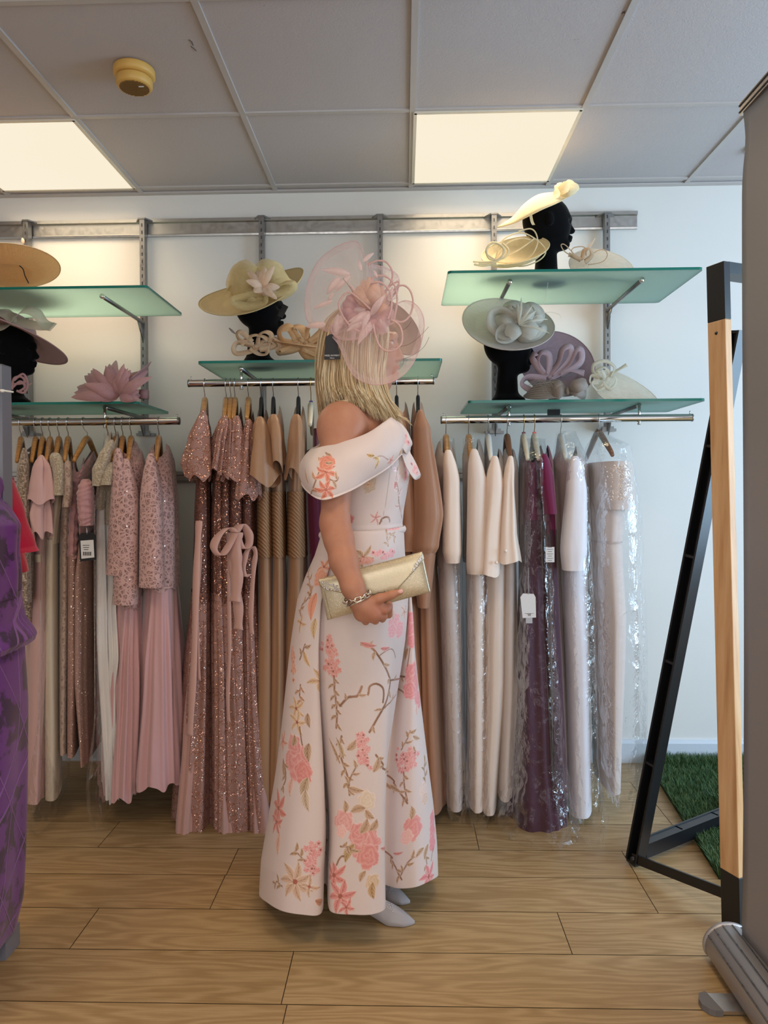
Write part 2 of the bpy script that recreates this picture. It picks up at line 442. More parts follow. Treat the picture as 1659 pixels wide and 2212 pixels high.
t.l(m2.outputs[0], t.out.inputs[0]); M_glass = t.m
M_gedge = paint('glass_edge', srgb(20, 118, 102), .15, 0)
def shelf(x0, x1, z, y0, y1, label, brk):
    r = empty('glass_shelf', ((x0+x1)/2, y1, z), label, 'shelf', 'frosted green glass shelves')
    th = .009; rc = .014
    def rr(inset):
        out = []
        for cx, cy, a0 in ((x0+rc, y0+rc, 180), (x1-rc, y0+rc, 270), (x1-rc, y1-rc, 0), (x0+rc, y1-rc, 90)):
            for k in range(5):
                a = math.radians(a0+k*22.5); out.append((cx+(rc-inset)*math.cos(a), cy+(rc-inset)*math.sin(a)))
        return out
    MB().prism(rr(.0), z-th, z, 'z').build('glass_panel', M_glass, r, smooth=False)
    n_ = len(rr(0)); e = MB(); pl = rr(-.0012)
    v_ = [(p[0], p[1], z-th-.0003) for p in pl] + [(p[0], p[1], z+.0003) for p in pl]
    e.add(v_, [(i, (i+1) % n_, n_+(i+1) % n_, n_+i) for i in range(n_)])
    e.build('polished_edge', M_gedge, r, smooth=False)
    for bx, yf in brk:
        mb = MB().tube([(bx, yf, z-th-.009), (bx, YW-.05, z-th-.009)], .008, 12)
        mb.prism([(yf+.1, z-th-.02), (YW-.05, z-th-.08), (YW-.05, z-th-.012)], bx-.0015, bx+.0015, 'x') if False else None
        mb.add([(bx-.002, YW-.12, z-th-.01), (bx+.002, YW-.12, z-th-.01), (bx+.002, YW-.052, z-th-.09), (bx-.002, YW-.052, z-th-.09), (bx-.002, YW-.052, z-th-.005), (bx+.002, YW-.052, z-th-.005)],
               [(0, 1, 2, 3), (0, 3, 4), (1, 5, 2), (0, 4, 5, 1), (2, 5, 4, 3)])
        b = mb.build('bracket_arm', M_steel, r)
        MB().tube([(bx, yf+.001, z-th-.009), (bx, yf-.008, z-th-.009)], .0095, 14).tube([(bx, yf+.003, z-th-.004), (bx, yf+.003, z+.006)], .003, 8).build('end_stop', M_chr, r)
    return r
Yb = 3.09
def Z(px, py, Y): return P(px, py, Y)[2]
def X(px, py, Y): return P(px, py, Y)[0]
yf1 = 2.63
zA = Z(1240, 581, yf1)
shelf(X(968, 584, yf1), X(1519, 578, yf1), zA, yf1, Yb, 'high glass shelf carrying the black head and two cream fascinators', [(UX[4], 2.72), (UX[5], 2.72)])
yf2 = 2.70
zB = Z(1240, 863, yf2)
shelf(X(1012, 866, yf2), X(1524, 860, yf2), zB, yf2, Yb, 'lower glass shelf carrying the silver hat head and the mauve hat', [(UX[4], 2.76), (UX[5], 2.76)])
yf3 = 2.66
zC_ = Z(180, 618, yf3)
shelf(X(-175, 620, yf3), X(317, 616, yf3), zC_, yf3, Yb, 'high glass shelf carrying only the straw saucer hat', [(UX[0], 2.74), (UX[1], 2.74)])
yf4 = 2.72
zD = Z(180, 868, yf4)
shelf(X(-150, 868, yf4), X(297, 866, yf4), zD, yf4, Yb, 'low glass shelf with the pink feather flower hat', [(UX[0], 2.76), (UX[1], 2.76)])
yf5 = 2.68
zE = Z(600, 778, yf5)
shelf(X(427, 779, yf5), X(955, 777, yf5), zE, yf5, Yb, 'middle glass shelf with the yellow hat and peach bows', [(UX[2], 2.75), (UX[3], 2.75)])
# hanging rails
YR = 2.75
def hrail(x0, x1, z, label, ux, zs):
    r = empty('hanging_rail', ((x0+x1)/2, YR, z), label, 'clothes rail', 'chrome clothes rails')
    MB().tube([(x0, YR, z), (x1, YR, z)], .0145, 24, cap=False).build('tube', M_chr, r)
    for x in (x0, x1):
        d = .004 if x == x1 else -.004
        MB().tube([(x-d, YR, z), (x+d*.5, YR, z)], .0148, 24).build('end_cap', M_steel, r)
        MB().tube([(x-2*d, YR, z+.014), (x-2*d, YR, z+.026)], .002, 8).build('stop_pin', M_chr, r)
    for bx in ux:
        MB().tube([(bx, YR, z-.018), (bx, YR, zs-.012)], .0055, 12).tube([(bx, YR, z-.019), (bx, YR, z-.0245)], .0075, 12).build('drop_arm', M_chr, r)
zRL = Z(200, 911, YR); zRM = Z(600, 826, YR); zRR = Z(1200, 905, YR)
hrail(X(-170, 911, YR), X(387, 911, YR), zRL, 'chrome rail crowded with wooden hangers and pink dresses', (UX[0], UX[1]), zD)
hrail(X(408, 828, YR), X(937, 822, YR), zRM, 'chrome rail of sequined and tan gowns passing behind the woman', (UX[2], UX[3]), zE)
hrail(X(953, 908, YR), X(1495, 901, YR), zRR, 'chrome rail of plastic-wrapped cream dresses', (UX[4], UX[5]), zB)
o = MB().box(P(1196, 889, YR+.2), (.05, .01, .035)).build('shelf_ticket', paint('black_card', srgb(18, 18, 20), .5), smooth=False)
tag(o, 'small black ticket clipped under the lower glass shelf near its middle', 'ticket')
# ------------------------------------------------------------------ smooth bodies from blended shapes (surface nets)
class Field:
    def __init__(s, lo, hi, h):
        s.lo = np.array(lo, float); s.h = h
        s.n = (np.ceil((np.array(hi)-s.lo)/h).astype(int)+1)
        s.D = np.full(tuple(s.n), .05, np.float32)
    def _box(s, lo, hi, pad):
        a = np.clip(np.floor((np.array(lo)-pad-s.lo)/s.h).astype(int), 0, s.n-1)
        b = np.clip(np.ceil((np.array(hi)+pad-s.lo)/s.h).astype(int)+1, 1, s.n)
        if (b <= a).any(): return None, None
        sl = tuple(slice(a[i], b[i]) for i in range(3))
        ax = [s.lo[i]+s.h*np.arange(a[i], b[i]) for i in range(3)]
        return sl, (ax[0][:, None, None], ax[1][None, :, None], ax[2][None, None, :])
    def _mix(s, sl, d, k, cut=False):
        D = s.D[sl]
        if cut:
            d = -d
            hh = np.clip(.5-.5*(D-d)/k, 0, 1) if k > 0 else (D < d)
            s.D[sl] = D*(1-hh)+d*hh+k*hh*(1-hh)
        else:
            hh = np.clip(.5+.5*(d-D)/k, 0, 1) if k > 0 else (D < d)
            s.D[sl] = d*(1-hh)+D*hh-k*hh*(1-hh)
    def cone(s, a, b, ra, rb, k=.01, cut=False):
        a = np.array(a, float); b = np.array(b, float); R = max(ra, rb)
        sl, g = s._box(np.minimum(a, b)-R, np.maximum(a, b)+R, .03+k)
        if sl is None: return s
        ab = b-a; L2 = ab.dot(ab)+1e-12
        t = np.clip(((g[0]-a[0])*ab[0]+(g[1]-a[1])*ab[1]+(g[2]-a[2])*ab[2])/L2, 0, 1)
        d = np.sqrt((g[0]-a[0]-t*ab[0])**2+(g[1]-a[1]-t*ab[1])**2+(g[2]-a[2]-t*ab[2])**2)-(ra+(rb-ra)*t)
        s._mix(sl, d, k, cut); return s
    def ell(s, c, r, k=.01, rot=None, cut=False):
        c = np.array(c, float); r = np.array(r, float); R = r.max()
        sl, g = s._box(c-R, c+R, .03+k)
        if sl is None: return s
        x, y, z = g[0]-c[0], g[1]-c[1], g[2]-c[2]
        if rot is not None:
            M = np.array(Euler(rot).to_matrix()).T
            x, y, z = M[0][0]*x+M[0][1]*y+M[0][2]*z, M[1][0]*x+M[1][1]*y+M[1][2]*z, M[2][0]*x+M[2][1]*y+M[2][2]*z
        k0 = np.sqrt((x/r[0])**2+(y/r[1])**2+(z/r[2])**2); k1 = np.sqrt((x/r[0]**2)**2+(y/r[1]**2)**2+(z/r[2]**2)**2)+1e-9
        s._mix(sl, k0*(k0-1)/k1, k, cut); return s
    def chain(s, pts, rs, k=.01):
        for i in range(len(pts)-1): s.cone(pts[i], pts[i+1], rs[i], rs[i+1], k)
        return s
    def mesh(s):
        D = s.D; S = D < 0; nx, ny, nz = D.shape
        cnt = np.zeros((nx-1, ny-1, nz-1), np.int8)
        for a in (0, 1):
            for b in (0, 1):
                for c in (0, 1): cnt += S[a:nx-1+a, b:ny-1+b, c:nz-1+c]
        act = (cnt > 0) & (cnt < 8); idx = np.full(act.shape, -1, np.int64); I = np.argwhere(act); idx[act] = np.arange(len(I))
        acc = np.zeros((len(I), 3)); num = np.zeros(len(I))
        cor = [(a, b, c) for a in (0, 1) for b in (0, 1) for c in (0, 1)]
        for p in cor:
            for ax in range(3):
                if p[ax]: continue
                q = list(p); q[ax] = 1
                v0 = D[I[:, 0]+p[0], I[:, 1]+p[1], I[:, 2]+p[2]]; v1 = D[I[:, 0]+q[0], I[:, 1]+q[1], I[:, 2]+q[2]]
                m = (v0 < 0) != (v1 < 0); t = np.where(m, v0/(v0-v1+1e-12), 0)
                pos = np.array(p, float)[None, :].repeat(len(I), 0); pos[:, ax] += t
                acc[m] += pos[m]; num[m] += 1
        V = s.lo + s.h*(I+acc/num[:, None])
        Fs = []
        for ax in range(3):
            o1, o2 = (ax+1) % 3, (ax+2) % 3
            A = [slice(None)]*3; B = [slice(None)]*3; A[ax] = slice(0, -1); B[ax] = slice(1, None)
            s0, s1 = S[tuple(A)], S[tuple(B)]
            E = np.argwhere(s0 != s1)
            ok = (E[:, o1] > 0) & (E[:, o2] > 0) & (E[:, o1] < D.shape[o1]-1) & (E[:, o2] < D.shape[o2]-1); E = E[ok]
            inside = s0[E[:, 0], E[:, 1], E[:, 2]]
            def at(d1, d2):
                q = E.copy(); q[:, o1] -= d1; q[:, o2] -= d2; return idx[q[:, 0], q[:, 1], q[:, 2]]
            Q = np.stack([at(1, 1), at(0, 1), at(0, 0), at(1, 0)], 1)
            Q[~inside] = Q[~inside][:, ::-1]; Fs.append(Q)
        return V, np.concatenate(Fs)
def relax(V, Fq, it=1, w_=.5):
    for _ in range(it):
        acc = np.zeros_like(V); n = np.zeros(len(V))
        for a, b in ((0, 1), (1, 2), (2, 3), (3, 0)):
            np.add.at(acc, Fq[:, a], V[Fq[:, b]]); np.add.at(n, Fq[:, a], 1)
            np.add.at(acc, Fq[:, b], V[Fq[:, a]]); np.add.at(n, Fq[:, b], 1)
        V = V*(1-w_)+w_*acc/n[:, None]
    return V
def set_col(me, col, name='Col'):
    a = me.color_attributes.new(name, 'FLOAT_COLOR', 'POINT'); a.data.foreach_set('color', np.ascontiguousarray(col, np.float32).ravel())

# ------------------------------------------------------------------ the woman
# reference pixels -> room points; she faces +x, the arm near the camera is her right one
YC = 2.07
def head(fd, top, s, y):
    pass
h_ = .003
lo = (P(650, 2000, YC)[0], 1.78, -.02); hi = (P(900, 600, YC)[0]+.02, 2.40, 1.80)
B = Field((-.34, 1.735, -.01), (.12, 2.36, 1.78), h_)
def q(px, py, Y=YC): return P(px, py, Y)
# torso (mostly under the dress)
B.ell(q(778, 1020), (.085, .11, .14), .02)
B.ell(q(785, 1130), (.08, .085, .12), .04)
B.ell(q(785, 1250), (.085, .09, .13), .05)
B.ell(q(835, 1010, 2.0), (.03, .03, .03), .03).ell(q(825, 1010, 2.14), (.03, .03, .03), .03)
B.cone(q(765, 985, 2.07), q(765, 935, 2.07), .10, .075, .05)
# shoulder girdle
B.cone(q(742, 918, 1.935), q(775, 900, YC), .052, .055, .05).cone(q(742, 918, 2.205), q(775, 900, YC), .052, .055, .05)
B.ell(q(735, 925, 1.925), (.062, .052, .068), .03).ell(q(735, 925, 2.215), (.060, .052, .066), .03)
B.cone(q(790, 925, 2.0), q(825, 935, 2.06), .035, .03, .03)
B.cone(q(765, 930, 1.96), q(820, 925, 2.03), .030, .022, .03)
# neck
B.cone(q(770, 900), q(785, 830), .056, .050, .03)
# head: skull, jaw, face
s1 = 750.0
B.ell(q(770, 745), (.094, .074, .098), .01)
B.ell(q(803, 765), (.062, .062, .088), .03)
B.ell(q(812, 805), (.042, .047, .05), .025)
B.ell(q(826, 829), (.022, .024, .018), .018)                      # chin
B.cone(q(760, 800), q(812, 826), .032, .03, .03)                  # jaw
for dy in (-.026, .026):
    B.ell(q(829, 775, YC+dy*1.2), (.024, .022, .022), .02)        # cheeks
    B.ell(q(851, 743, YC+dy*1.18), (.015, .019, .010), .006, cut=True)   # sockets
    B.ell(q(842, 744, YC+dy*1.18), (.0125, .0135, .0115), .003)   # eyeballs with lids
B.cone(q(846, 728, YC-.028), q(851, 726, YC), .011, .010, .01).cone(q(846, 728, YC+.028), q(851, 726, YC), .011, .010, .01)   # brow
B.cone(q(851, 738), q(864, 770), .0075, .0095, .008)              # nose bridge
B.ell(q(864, 773), (.0115, .0105, .009), .006)
for dy in (-.011, .011): B.ell(q(857, 776, YC+dy), (.0095, .0065, .007), .005)
B.cone(q(855, 784), q(853, 792), .008, .0085, .008)
B.cone(q(853.5, 796, YC-.016), q(856.5, 795, YC), .0058, .0082, .004).cone(q(853.5, 796, YC+.016), q(856.5, 795, YC), .0058, .0082, .004)
B.cone(q(852, 806, YC-.014), q(854.5, 806.5, YC), .006, .0088, .004).cone(q(852, 806, YC+.014), q(854.5, 806.5, YC), .006, .0088, .004)
B.cone(q(862, 801, YC-.02), q(862.5, 801, YC+.02), .0022, .0022, .002, cut=True)
B.ell(q(848, 818), (.014, .018, .008), .008)
B.ell(q(838, 775), (.021, .036, .045), .012)
# ear
B.ell(q(778, 765, YC-.074), (.017, .008, .03), .006)
# far arm, hanging behind the bag
B.chain([q(735, 925, 2.22), q(728, 1130, 2.26), q(770, 1290, 2.24)], [.046, .037, .027], .02)
B.ell(q(785, 1335, 2.23), (.03, .014, .045), .02)
# near arm
A0, A1, A2, A3 = q(733, 940, 1.915), q(724, 1130, 1.855), q(743, 1212, 1.825), q(776, 1300, 1.80)
B.chain([A0, q(727, 1035, 1.88), A1, q(732, 1165, 1.845), A2, q(762, 1268, 1.805), A3], [.050, .0405, .0365, .0370, .0350, .0275, .0245], .015)
B.ell(q(708, 1135, 1.86), (.012, .02, .03), .02)                   # elbow
# hand: wrist over the bag, palm under its lower edge, thumb along its face
HY = 1.80
B.ell(q(795, 1318, HY), (.031, .017, .027), .012, rot=(0, math.radians(35), 0))
B.chain([A3, q(790, 1310, HY), q(806, 1325, HY)], [.0245, .024, .021], .012)
B.ell(q(780, 1327, HY+.004), (.018, .016, .018), .014)
# thumb
B.chain([q(797, 1303, HY-.002), q(820, 1293, HY-.008), q(846, 1285, HY-.012), q(866, 1278, HY-.013)], [.0165, .0120, .0102, .0075], .006)
# fingers: knuckles along the lower edge of the hand, folding under and behind the bag
kn = [((832, 1318), (840, 1312), (838, 1330)), ((818, 1331), (829, 1331), (824, 1339)), ((801, 1336), (811, 1341), (806, 1342)), ((783, 1334), (790, 1343), (786, 1342))]
for i, (k0, k1, k2) in enumerate(kn):
    r_ = [.0098, .0098, .0094, .0086][i]
    B.chain([q(800, 1318, HY), q(*k0, HY+.002), q(*k1, HY+.012), q(k2[0]+2, k2[1]-2, HY+.045), q(k2[0]-4, k2[1]-26, HY+.062)], [.013, r_*1.02, r_, r_*.92, r_*.75], .0035)
B.chain([q(812, 1308, HY), q(835, 1314, HY+.004), q(841, 1306, HY+.022)], [.015, .0098, .009], .004)
# legs and feet (under the skirt)
B.chain([q(785, 1300, 2.03), q(780, 1620, 2.04), q(780, 1640, 2.04), q(770, 1900, 2.02), q(770, 1945, 2.01)], [.06, .045, .044, .033, .032], .02)
B.chain([q(785, 1300, 2.13), q(800, 1620, 2.14), q(800, 1640, 2.14), q(800, 1860, 2.13), q(800, 1900, 2.13)], [.06, .045, .044, .033, .032], .02)
V, Fq = B.mesh(); V = relax(V, Fq, 2, .35)
pxs = proj(V)
skin = np.array(srgb(190, 136, 110)); skin2 = np.array(srgb(190, 126, 100))
n_ = len(V); col = np.tile(skin, (n_, 1))
nz = (np.sin(V[:, 0]*160+np.sin(V[:, 2]*90)*2)+np.sin(V[:, 2]*210+V[:, 1]*170))*.25
def blot(c, r, colr, amt):
    d = np.linalg.norm((V-np.array(c))/np.array(r), axis=1); m = (np.clip(1-d, 0, 1)**.8*amt)[:, None]
    col[:] = col*(1-np.clip(m, 0, 1))+np.array(colr)*np.clip(m, 0, 1)
blot(q(842, 775, YC-.03), (.03, .03, .025), srgb(205, 128, 108), .6)          # cheek blush
blot(q(815, 1320, HY), (.05, .04, .05), srgb(186, 118, 98), .75)              # knuckles
blot(q(712, 1135, 1.85), (.03, .04, .03), srgb(196, 122, 98), .7)             # elbow
lip = srgb(176, 84, 84)
for (a, b) in ((855, 796), (854, 807)): blot(q(a, b), (.016, .026, .0075), lip, 1.6)
blot(q(860, 801), (.006, .022, .0028), srgb(240, 230, 225), 1.0)
blot(q(847, 741.5, YC-.034), (.008, .011, .005), srgb(235, 232, 228), 1.8)     # eye white
blot(q(850, 741.5, YC-.032), (.0042, .006, .0048), srgb(70, 84, 96), 2.5)
blot(q(847, 736.5, YC-.034), (.009, .013, .0032), srgb(50, 36, 30), 2.2)       # lashes
blot(q(846, 722, YC-.03), (.016, .018, .004), srgb(150, 110, 78), 1.6)         # brow
blot(q(868, 1277, HY-.022), (.0105, .009, .0068), srgb(240, 196, 190), 3.0)    # thumb nail
me = mesh_np('person', V, Fq); set_col(me, col)
t = NT('skin').set(Roughness=.48, Specular_IOR_Level=.35, Subsurface_Weight=.12, Subsurface_Radius=(.8, .25, .12), Subsurface_Scale=.008)
a_ = t.n('ShaderNodeVertexColor', layer_name='Col'); v = t.coord('Object'); n1 = t.noise(v, 55, 4, .6); n2 = t.noise(v, 500, 2); vo = t.n('ShaderNodeTexVoronoi', Scale=70.0); t.l(v, vo.inputs['Vector'])
frk = t.ramp(vo.outputs['Distance'], [(.05, (1,1,1,1)), (.09, (0,0,0,1))])
c1 = t.mixc(t.ramp(n1.outputs[0], [(.35, (.0,)*3+(1,)), (.75, (.4,)*3+(1,))]), a_.outputs[0], srgb(184, 118, 92))
c1 = t.mixc(t.math('MULTIPLY', frk, .30), c1, srgb(130, 76, 54))
t.l(c1, t.b.inputs['Base Color']); t.bump(n2.outputs[0], .12, .0006)
person = link('person', me, t.m)
tag(person, 'blonde woman in profile in a blush floral gown, pink net fascinator, holding a clutch', 'person')
M_skin = t.m

# ------------------------------------------------------------------ brocade: pattern woven into the cloth (colour per thread + relief)
class Brocade:
    def __init__(s, G, closed=False, iu0=None):
        s.G = np.asarray(G, float); s.closed = closed; nv, nu = s.G.shape[:2]; s.nv, s.nu = nv, nu
        du = np.linalg.norm(np.diff(s.G, axis=1), axis=2); U = np.concatenate([np.zeros((nv, 1)), np.cumsum(du, 1)], 1)
        r = nu//2 if iu0 is None else iu0
        s.U = (U-U[:, r:r+1])*800; dv = np.linalg.norm(np.diff(s.G, axis=0), axis=2)
        Vv = np.concatenate([np.zeros((1, nu)), np.cumsum(dv, 0)], 0); s.V = np.repeat(Vv[:, r:r+1], nu, 1)*800
        s.U = s.U.ravel(); s.V = s.V.ravel()
        s.P = s.G.reshape(-1, 3); s.px = proj(s.P)
        n = len(s.P); s.col = np.zeros((n, 4)); s.col[:, :3] = np.array(srgb(226, 210, 206))[:3]; s.hgt = np.zeros(n)
        # facing test
        gu = np.gradient(s.G, axis=1).reshape(-1, 3); gv = np.gradient(s.G, axis=0).reshape(-1, 3)
        s.N = np.cross(gu, gv); s.N /= np.linalg.norm(s.N, axis=1)[:, None]+1e-12
        toc = np.array(CAM)-s.P; s.face = np.abs((s.N*toc).sum(1)/np.linalg.norm(toc, axis=1)); s.dist = np.linalg.norm(toc, axis=1)
        s.rg = random.Random(5)
    def at(s, px, py):
        d = (s.px[:, 0]-px)**2+(s.px[:, 1]-py)**2; k = np.argmin(d+ (s.dist-s.dist.min())*60)
        return s.U[k], s.V[k]
    def _sel(s, u, v, R):
        return np.nonzero((np.abs(s.U-u) < R) & (np.abs(s.V-v) < R))[0]
    def _put(s, k, a, c, gold=0, h=0):
        a = a[:, None]; c = np.asarray(c)[..., :3]
        s.col[k, :3] = s.col[k, :3]*(1-a)+c*a
        s.col[k, 3] = s.col[k, 3]*(1-a[:, 0])+gold*a[:, 0]; s.hgt[k] = np.maximum(s.hgt[k], h*a[:, 0])
    def petalflower(s, u, v, R, n, c1, c2, ph=0, pt=.6, gold=0):
        k = s._sel(u, v, R*1.3); du, dv = s.U[k]-u, s.V[k]-v; r = np.hypot(du, dv)/R; an = np.arctan2(dv, du)+ph
        w = np.cos(an*n/2)**2; edge = pt+(1-pt)*w**.6+.05*np.sin(an*17+u)
        a = np.clip((edge-r)*R/1.2+.5, 0, 1); tx = .5+.5*np.sin(r*14+8*w+an*3)
        c = np.array(c1)[None, :3]*(1-tx[:, None])+np.array(c2)[None, :3]*tx[:, None]
        ol = np.clip(1-np.abs(edge-r)*R/1.6, 0, 1)[:, None]; c = c*(1-.5*ol)+np.array(srgb(246, 222, 214))[:3]*.5*ol
        s._put(k, a, c, gold, .7)
    def rose(s, px, py, R, c1=None, c2=None):
        u, v = s.at(px, py); c1 = c1 or srgb(222, 134, 132); c2 = c2 or srgb(240, 184, 178)
        k = s._sel(u, v, R*1.4); du, dv = s.U[k]-u, (s.V[k]-v)/1.12; r = np.hypot(du, dv)/R; an = np.arctan2(dv, du)
        edge = 1+.09*np.sin(an*5+u)+.05*np.sin(an*9+2)+.03*np.sin(an*23)
        a = np.clip((edge-r)*R/1.5+.5, 0, 1)
        sw = .75*np.sin(r*15-an*1.0+1.6*np.sin(an*3+r*4)+.6*np.sin(an*7))+.55*np.sin(an*31+r*13+u)+.35*np.sin(an*53-r*21)
        tx = np.clip(.52+.30*sw, 0, 1)
        c = np.array(c1)[None, :3]*(1-tx[:, None])+np.array(c2)[None, :3]*tx[:, None]
        ol = np.clip(1-np.abs(edge-r)*R/2.2, 0, 1)[:, None]; c = c*(1-.7*ol)+np.array(srgb(250, 226, 220))[:3]*.7*ol
        s._put(k, a, c, 0, 1)
    def cluster(s, pts, R, n, c1=None, c2=None, fr=6.5):
        """mass of florets along a pixel path"""
        c1 = c1 or srgb(222, 132, 134); c2 = c2 or srgb(244, 190, 186)
        P_ = [s.at(*p) for p in pts]
        for i in range(n):
            t = s.rg.random()*(len(P_)-1); j = min(int(t), len(P_)-2); f = t-j
            u = P_[j][0]*(1-f)+P_[j+1][0]*f; v = P_[j][1]*(1-f)+P_[j+1][1]*f
            rr = R[0]*(1-t/(len(P_)-1))+R[1]*t/(len(P_)-1); g1, g2 = s.rg.gauss(0, .5), s.rg.gauss(0, .45)
            s.petalflower(u+g1*rr, v+g2*rr*.7, fr*s.rg.uniform(.75, 1.2), 5, c1, c2, s.rg.uniform(0, 6))
            if i % 3 == 0:
                k = s._sel(u+g1*rr, v+g2*rr*.7, 2); s._put(k, np.ones(len(k)), srgb(170, 110, 100), .3, 1)
    def leaf(s, px, py, ang, L, Wd, c1=None, c2=None, gold=.5, uv=None, outline=True):
        """leaf starting at the pixel, pointing along ang (degrees, 0 = towards +x, 90 = down)"""
        u, v = uv or s.at(px, py); c1 = c1 or srgb(184, 148, 118); c2 = c2 or srgb(226, 194, 170)
        a_ = math.radians(ang); k = s._sel(u+math.cos(a_)*L/2, v+math.sin(a_)*L/2, L*.75+Wd)
        du, dv = s.U[k]-u, s.V[k]-v; x = (du*math.cos(a_)+dv*math.sin(a_))/L; y = (-du*math.sin(a_)+dv*math.cos(a_))
        y = y-Wd*.25*np.sin(pi*x*.9)
        hw = Wd*np.sin(pi*np.clip(x, 0, 1)**.8)**.8/2; ok = (x > 0) & (x < 1)
        a = np.where(ok, np.clip((hw-np.abs(y))/1.0+.5, 0, 1), 0)
        tx = np.clip(.5+.5*np.sin(np.abs(y)*1.4-x*L*.75), 0, 1)*.5+.5*(np.abs(y)/(hw+.3))
        c = np.array(c1)[None, :3]*(1-tx[:, None])+np.array(c2)[None, :3]*tx[:, None]
        if outline:
            ol = (np.clip(1-np.abs(hw-np.abs(y))/1.5, 0, 1))[:, None]; c = c*(1-.75*ol)+np.array(srgb(244, 224, 212))[:3]*.75*ol
        vein = np.clip(1-np.abs(y)/1.0, 0, 1)[:, None]; c = c*(1-.7*vein)+np.array(srgb(150, 108, 84))[:3]*.7*vein
        s._put(k, a, c, gold*(tx < .45), .8)
    def lily(s, px, py, R, c1=None, c2=None, n=6, rot=0, sq=1.0):
        u, v = s.at(px, py)
        for i in range(n):
            s.leaf(0, 0, rot+i*360/n, R*s.rg.uniform(.8, 1.15), R*.42, c1 or srgb(214, 120, 112), c2 or srgb(244, 176, 156), 0, uv=(u, v))
        k = s._sel(u, v, R*.16); k = k[np.hypot(s.U[k]-u, s.V[k]-v) < R*.13]; s._put(k, np.ones(len(k)), srgb(186, 112, 98), .3, 1)
    def stem(s, pts, wd=1.8, c=None, gold=.45, leaves=0, lc=None):
        c = c or srgb(168, 126, 102)
        sp = spline(pts, max(8, len(pts)*6)); Q = np.array([s.at(*p) for p in sp])
        # steady the path in cloth space
        Q = spline(Q[::3] if len(Q) > 9 else Q, len(sp)*2)
        for i in range(len(Q)-1):
            a, b = Q[i], Q[i+1]; m = (a+b)/2; L = np.hypot(*(b-a))
            if L > 60: continue
            k = s._sel(m[0], m[1], L+wd*2); 
            if not len(k): continue
            d = b-a; tt = np.clip(((s.U[k]-a[0])*d[0]+(s.V[k]-a[1])*d[1])/(L*L+1e-9), 0, 1)
            di = np.hypot(s.U[k]-a[0]-tt*d[0], s.V[k]-a[1]-tt*d[1])
            s._put(k, np.clip((wd-di)/.8+.3, 0, 1), c, gold, .6)
        for i in range(leaves):
            j = int((i+.6)/leaves*(len(Q)-2)); d = Q[min(j+2, len(Q)-1)]-Q[max(j-1, 0)]; an = math.degrees(math.atan2(d[1], d[0]))
            s.leaf(0, 0, an+(48 if i % 2 else -48), s.rg.uniform(14, 21), s.rg.uniform(7, 10), *( lc or (None, None)), gold=.7, uv=tuple(Q[j]))
    def build(s, name, mat, parent, relief=.0006, thick=.0015):
        P2 = s.P - s.N*0
        sg = np.sign(((np.array(CAM)-s.P)*s.N).sum(1)); sg = sg*0+ (1 if np.median(sg[s.face > .3]) > 0 else -1)
        th = s.hgt*(.7+.3*np.sin(s.U*2.1)*np.sin(s.V*2.3))
        P2 = s.P+s.N*(sg*th*relief)[:, None]
        f = grid_faces(s.nv, s.nu, s.closed)
        me = mesh_np(name, P2, f); set_col(me, s.col)
        o = link(name, me, mat, parent)
        if thick: solid(o, thick, 0)
        return o
t = NT('blush_brocade').set(Roughness=.42, Sheen_Weight=.15, Specular_IOR_Level=.4)
a_ = t.n('ShaderNodeVertexColor', layer_name='Col'); t.l(a_.outputs[0], t.b.inputs['Base Color'])
v = t.coord('Object'); n1 = t.noise(v, 700, 2); n2 = t.noise(v, 1500, 1)
gl = t.math('MULTIPLY', a_.outputs[1], t.ramp(n1.outputs[0], [(.42, (.25,)*3+(1,)), (.58, (1,1,1,1))]))
t.l(gl, t.b.inputs['Metallic']); t.l(t.math('SUBTRACT', .42, t.math('MULTIPLY', gl, .15)), t.b.inputs['Roughness'])
vs = t.coord('Object', (1, 1, .35)); n3 = t.noise(vs, 13, 3)
nb = t.bump(n3.outputs[0], .22, .008); t.bump(t.math('ADD', n1.outputs[0], n2.outputs[0]), .25, .0008, nb)
M_broc = t.m

# skirt ----------------------------------------------------------------------------------------------------------
def plan(lst, n):      # closed plan curve from (px, Y, py) at hem height
    return spline([P(px, py, Y) for px, Y, py in lst], n, True)
NS, NVv = 760, 560
hem_l = [(562, 2.06, 1934), (578, 1.96, 1950), (612, 1.895, 1967), (652, 1.875, 1976), (688, 1.885, 1977), (699, 1.925, 1960), (700, 2.00, 1915), (706, 1.99, 1912), (711, 1.92, 1955),
         (724, 1.885, 1972), (765, 1.87, 1976), (808, 1.875, 1975), (833, 1.90, 1962), (824, 1.975, 1930), (820, 2.04, 1915), (832, 2.065, 1912), (862, 2.035, 1919), (900, 2.02, 1916), (930, 2.06, 1903), (946, 2.13, 1891), (935, 2.22, 1880), (890, 2.30, 1876), (820, 2.33, 1870), (740, 2.33, 1872), (660, 2.31, 1878), (600, 2.24, 1890), (570, 2.15, 1910)]
# denser samples on the camera side
tt = np.linspace(0, 1, NS, endpoint=False); front = len(hem_l[:20])/len(hem_l)
wgt = np.where(tt < .85, tt/.85*front, front+(tt-.85)/.15*(1-front))
hc = spline([P(a, c, b) for a, b, c in hem_l], 4000, True)
HEM = hc[(wgt*4000).astype(int) % 4000]
def smooth_ring(Rg, n):
    for _ in range(n): Rg = (np.roll(Rg, 1, 0)+Rg*2+np.roll(Rg, -1, 0))/4
    return Rg
HEM = smooth_ring(HEM, 5)
HS = smooth_ring(HEM.copy(), 1); cx_, cy_ = HEM[:, 0].mean(), HEM[:, 1].mean()
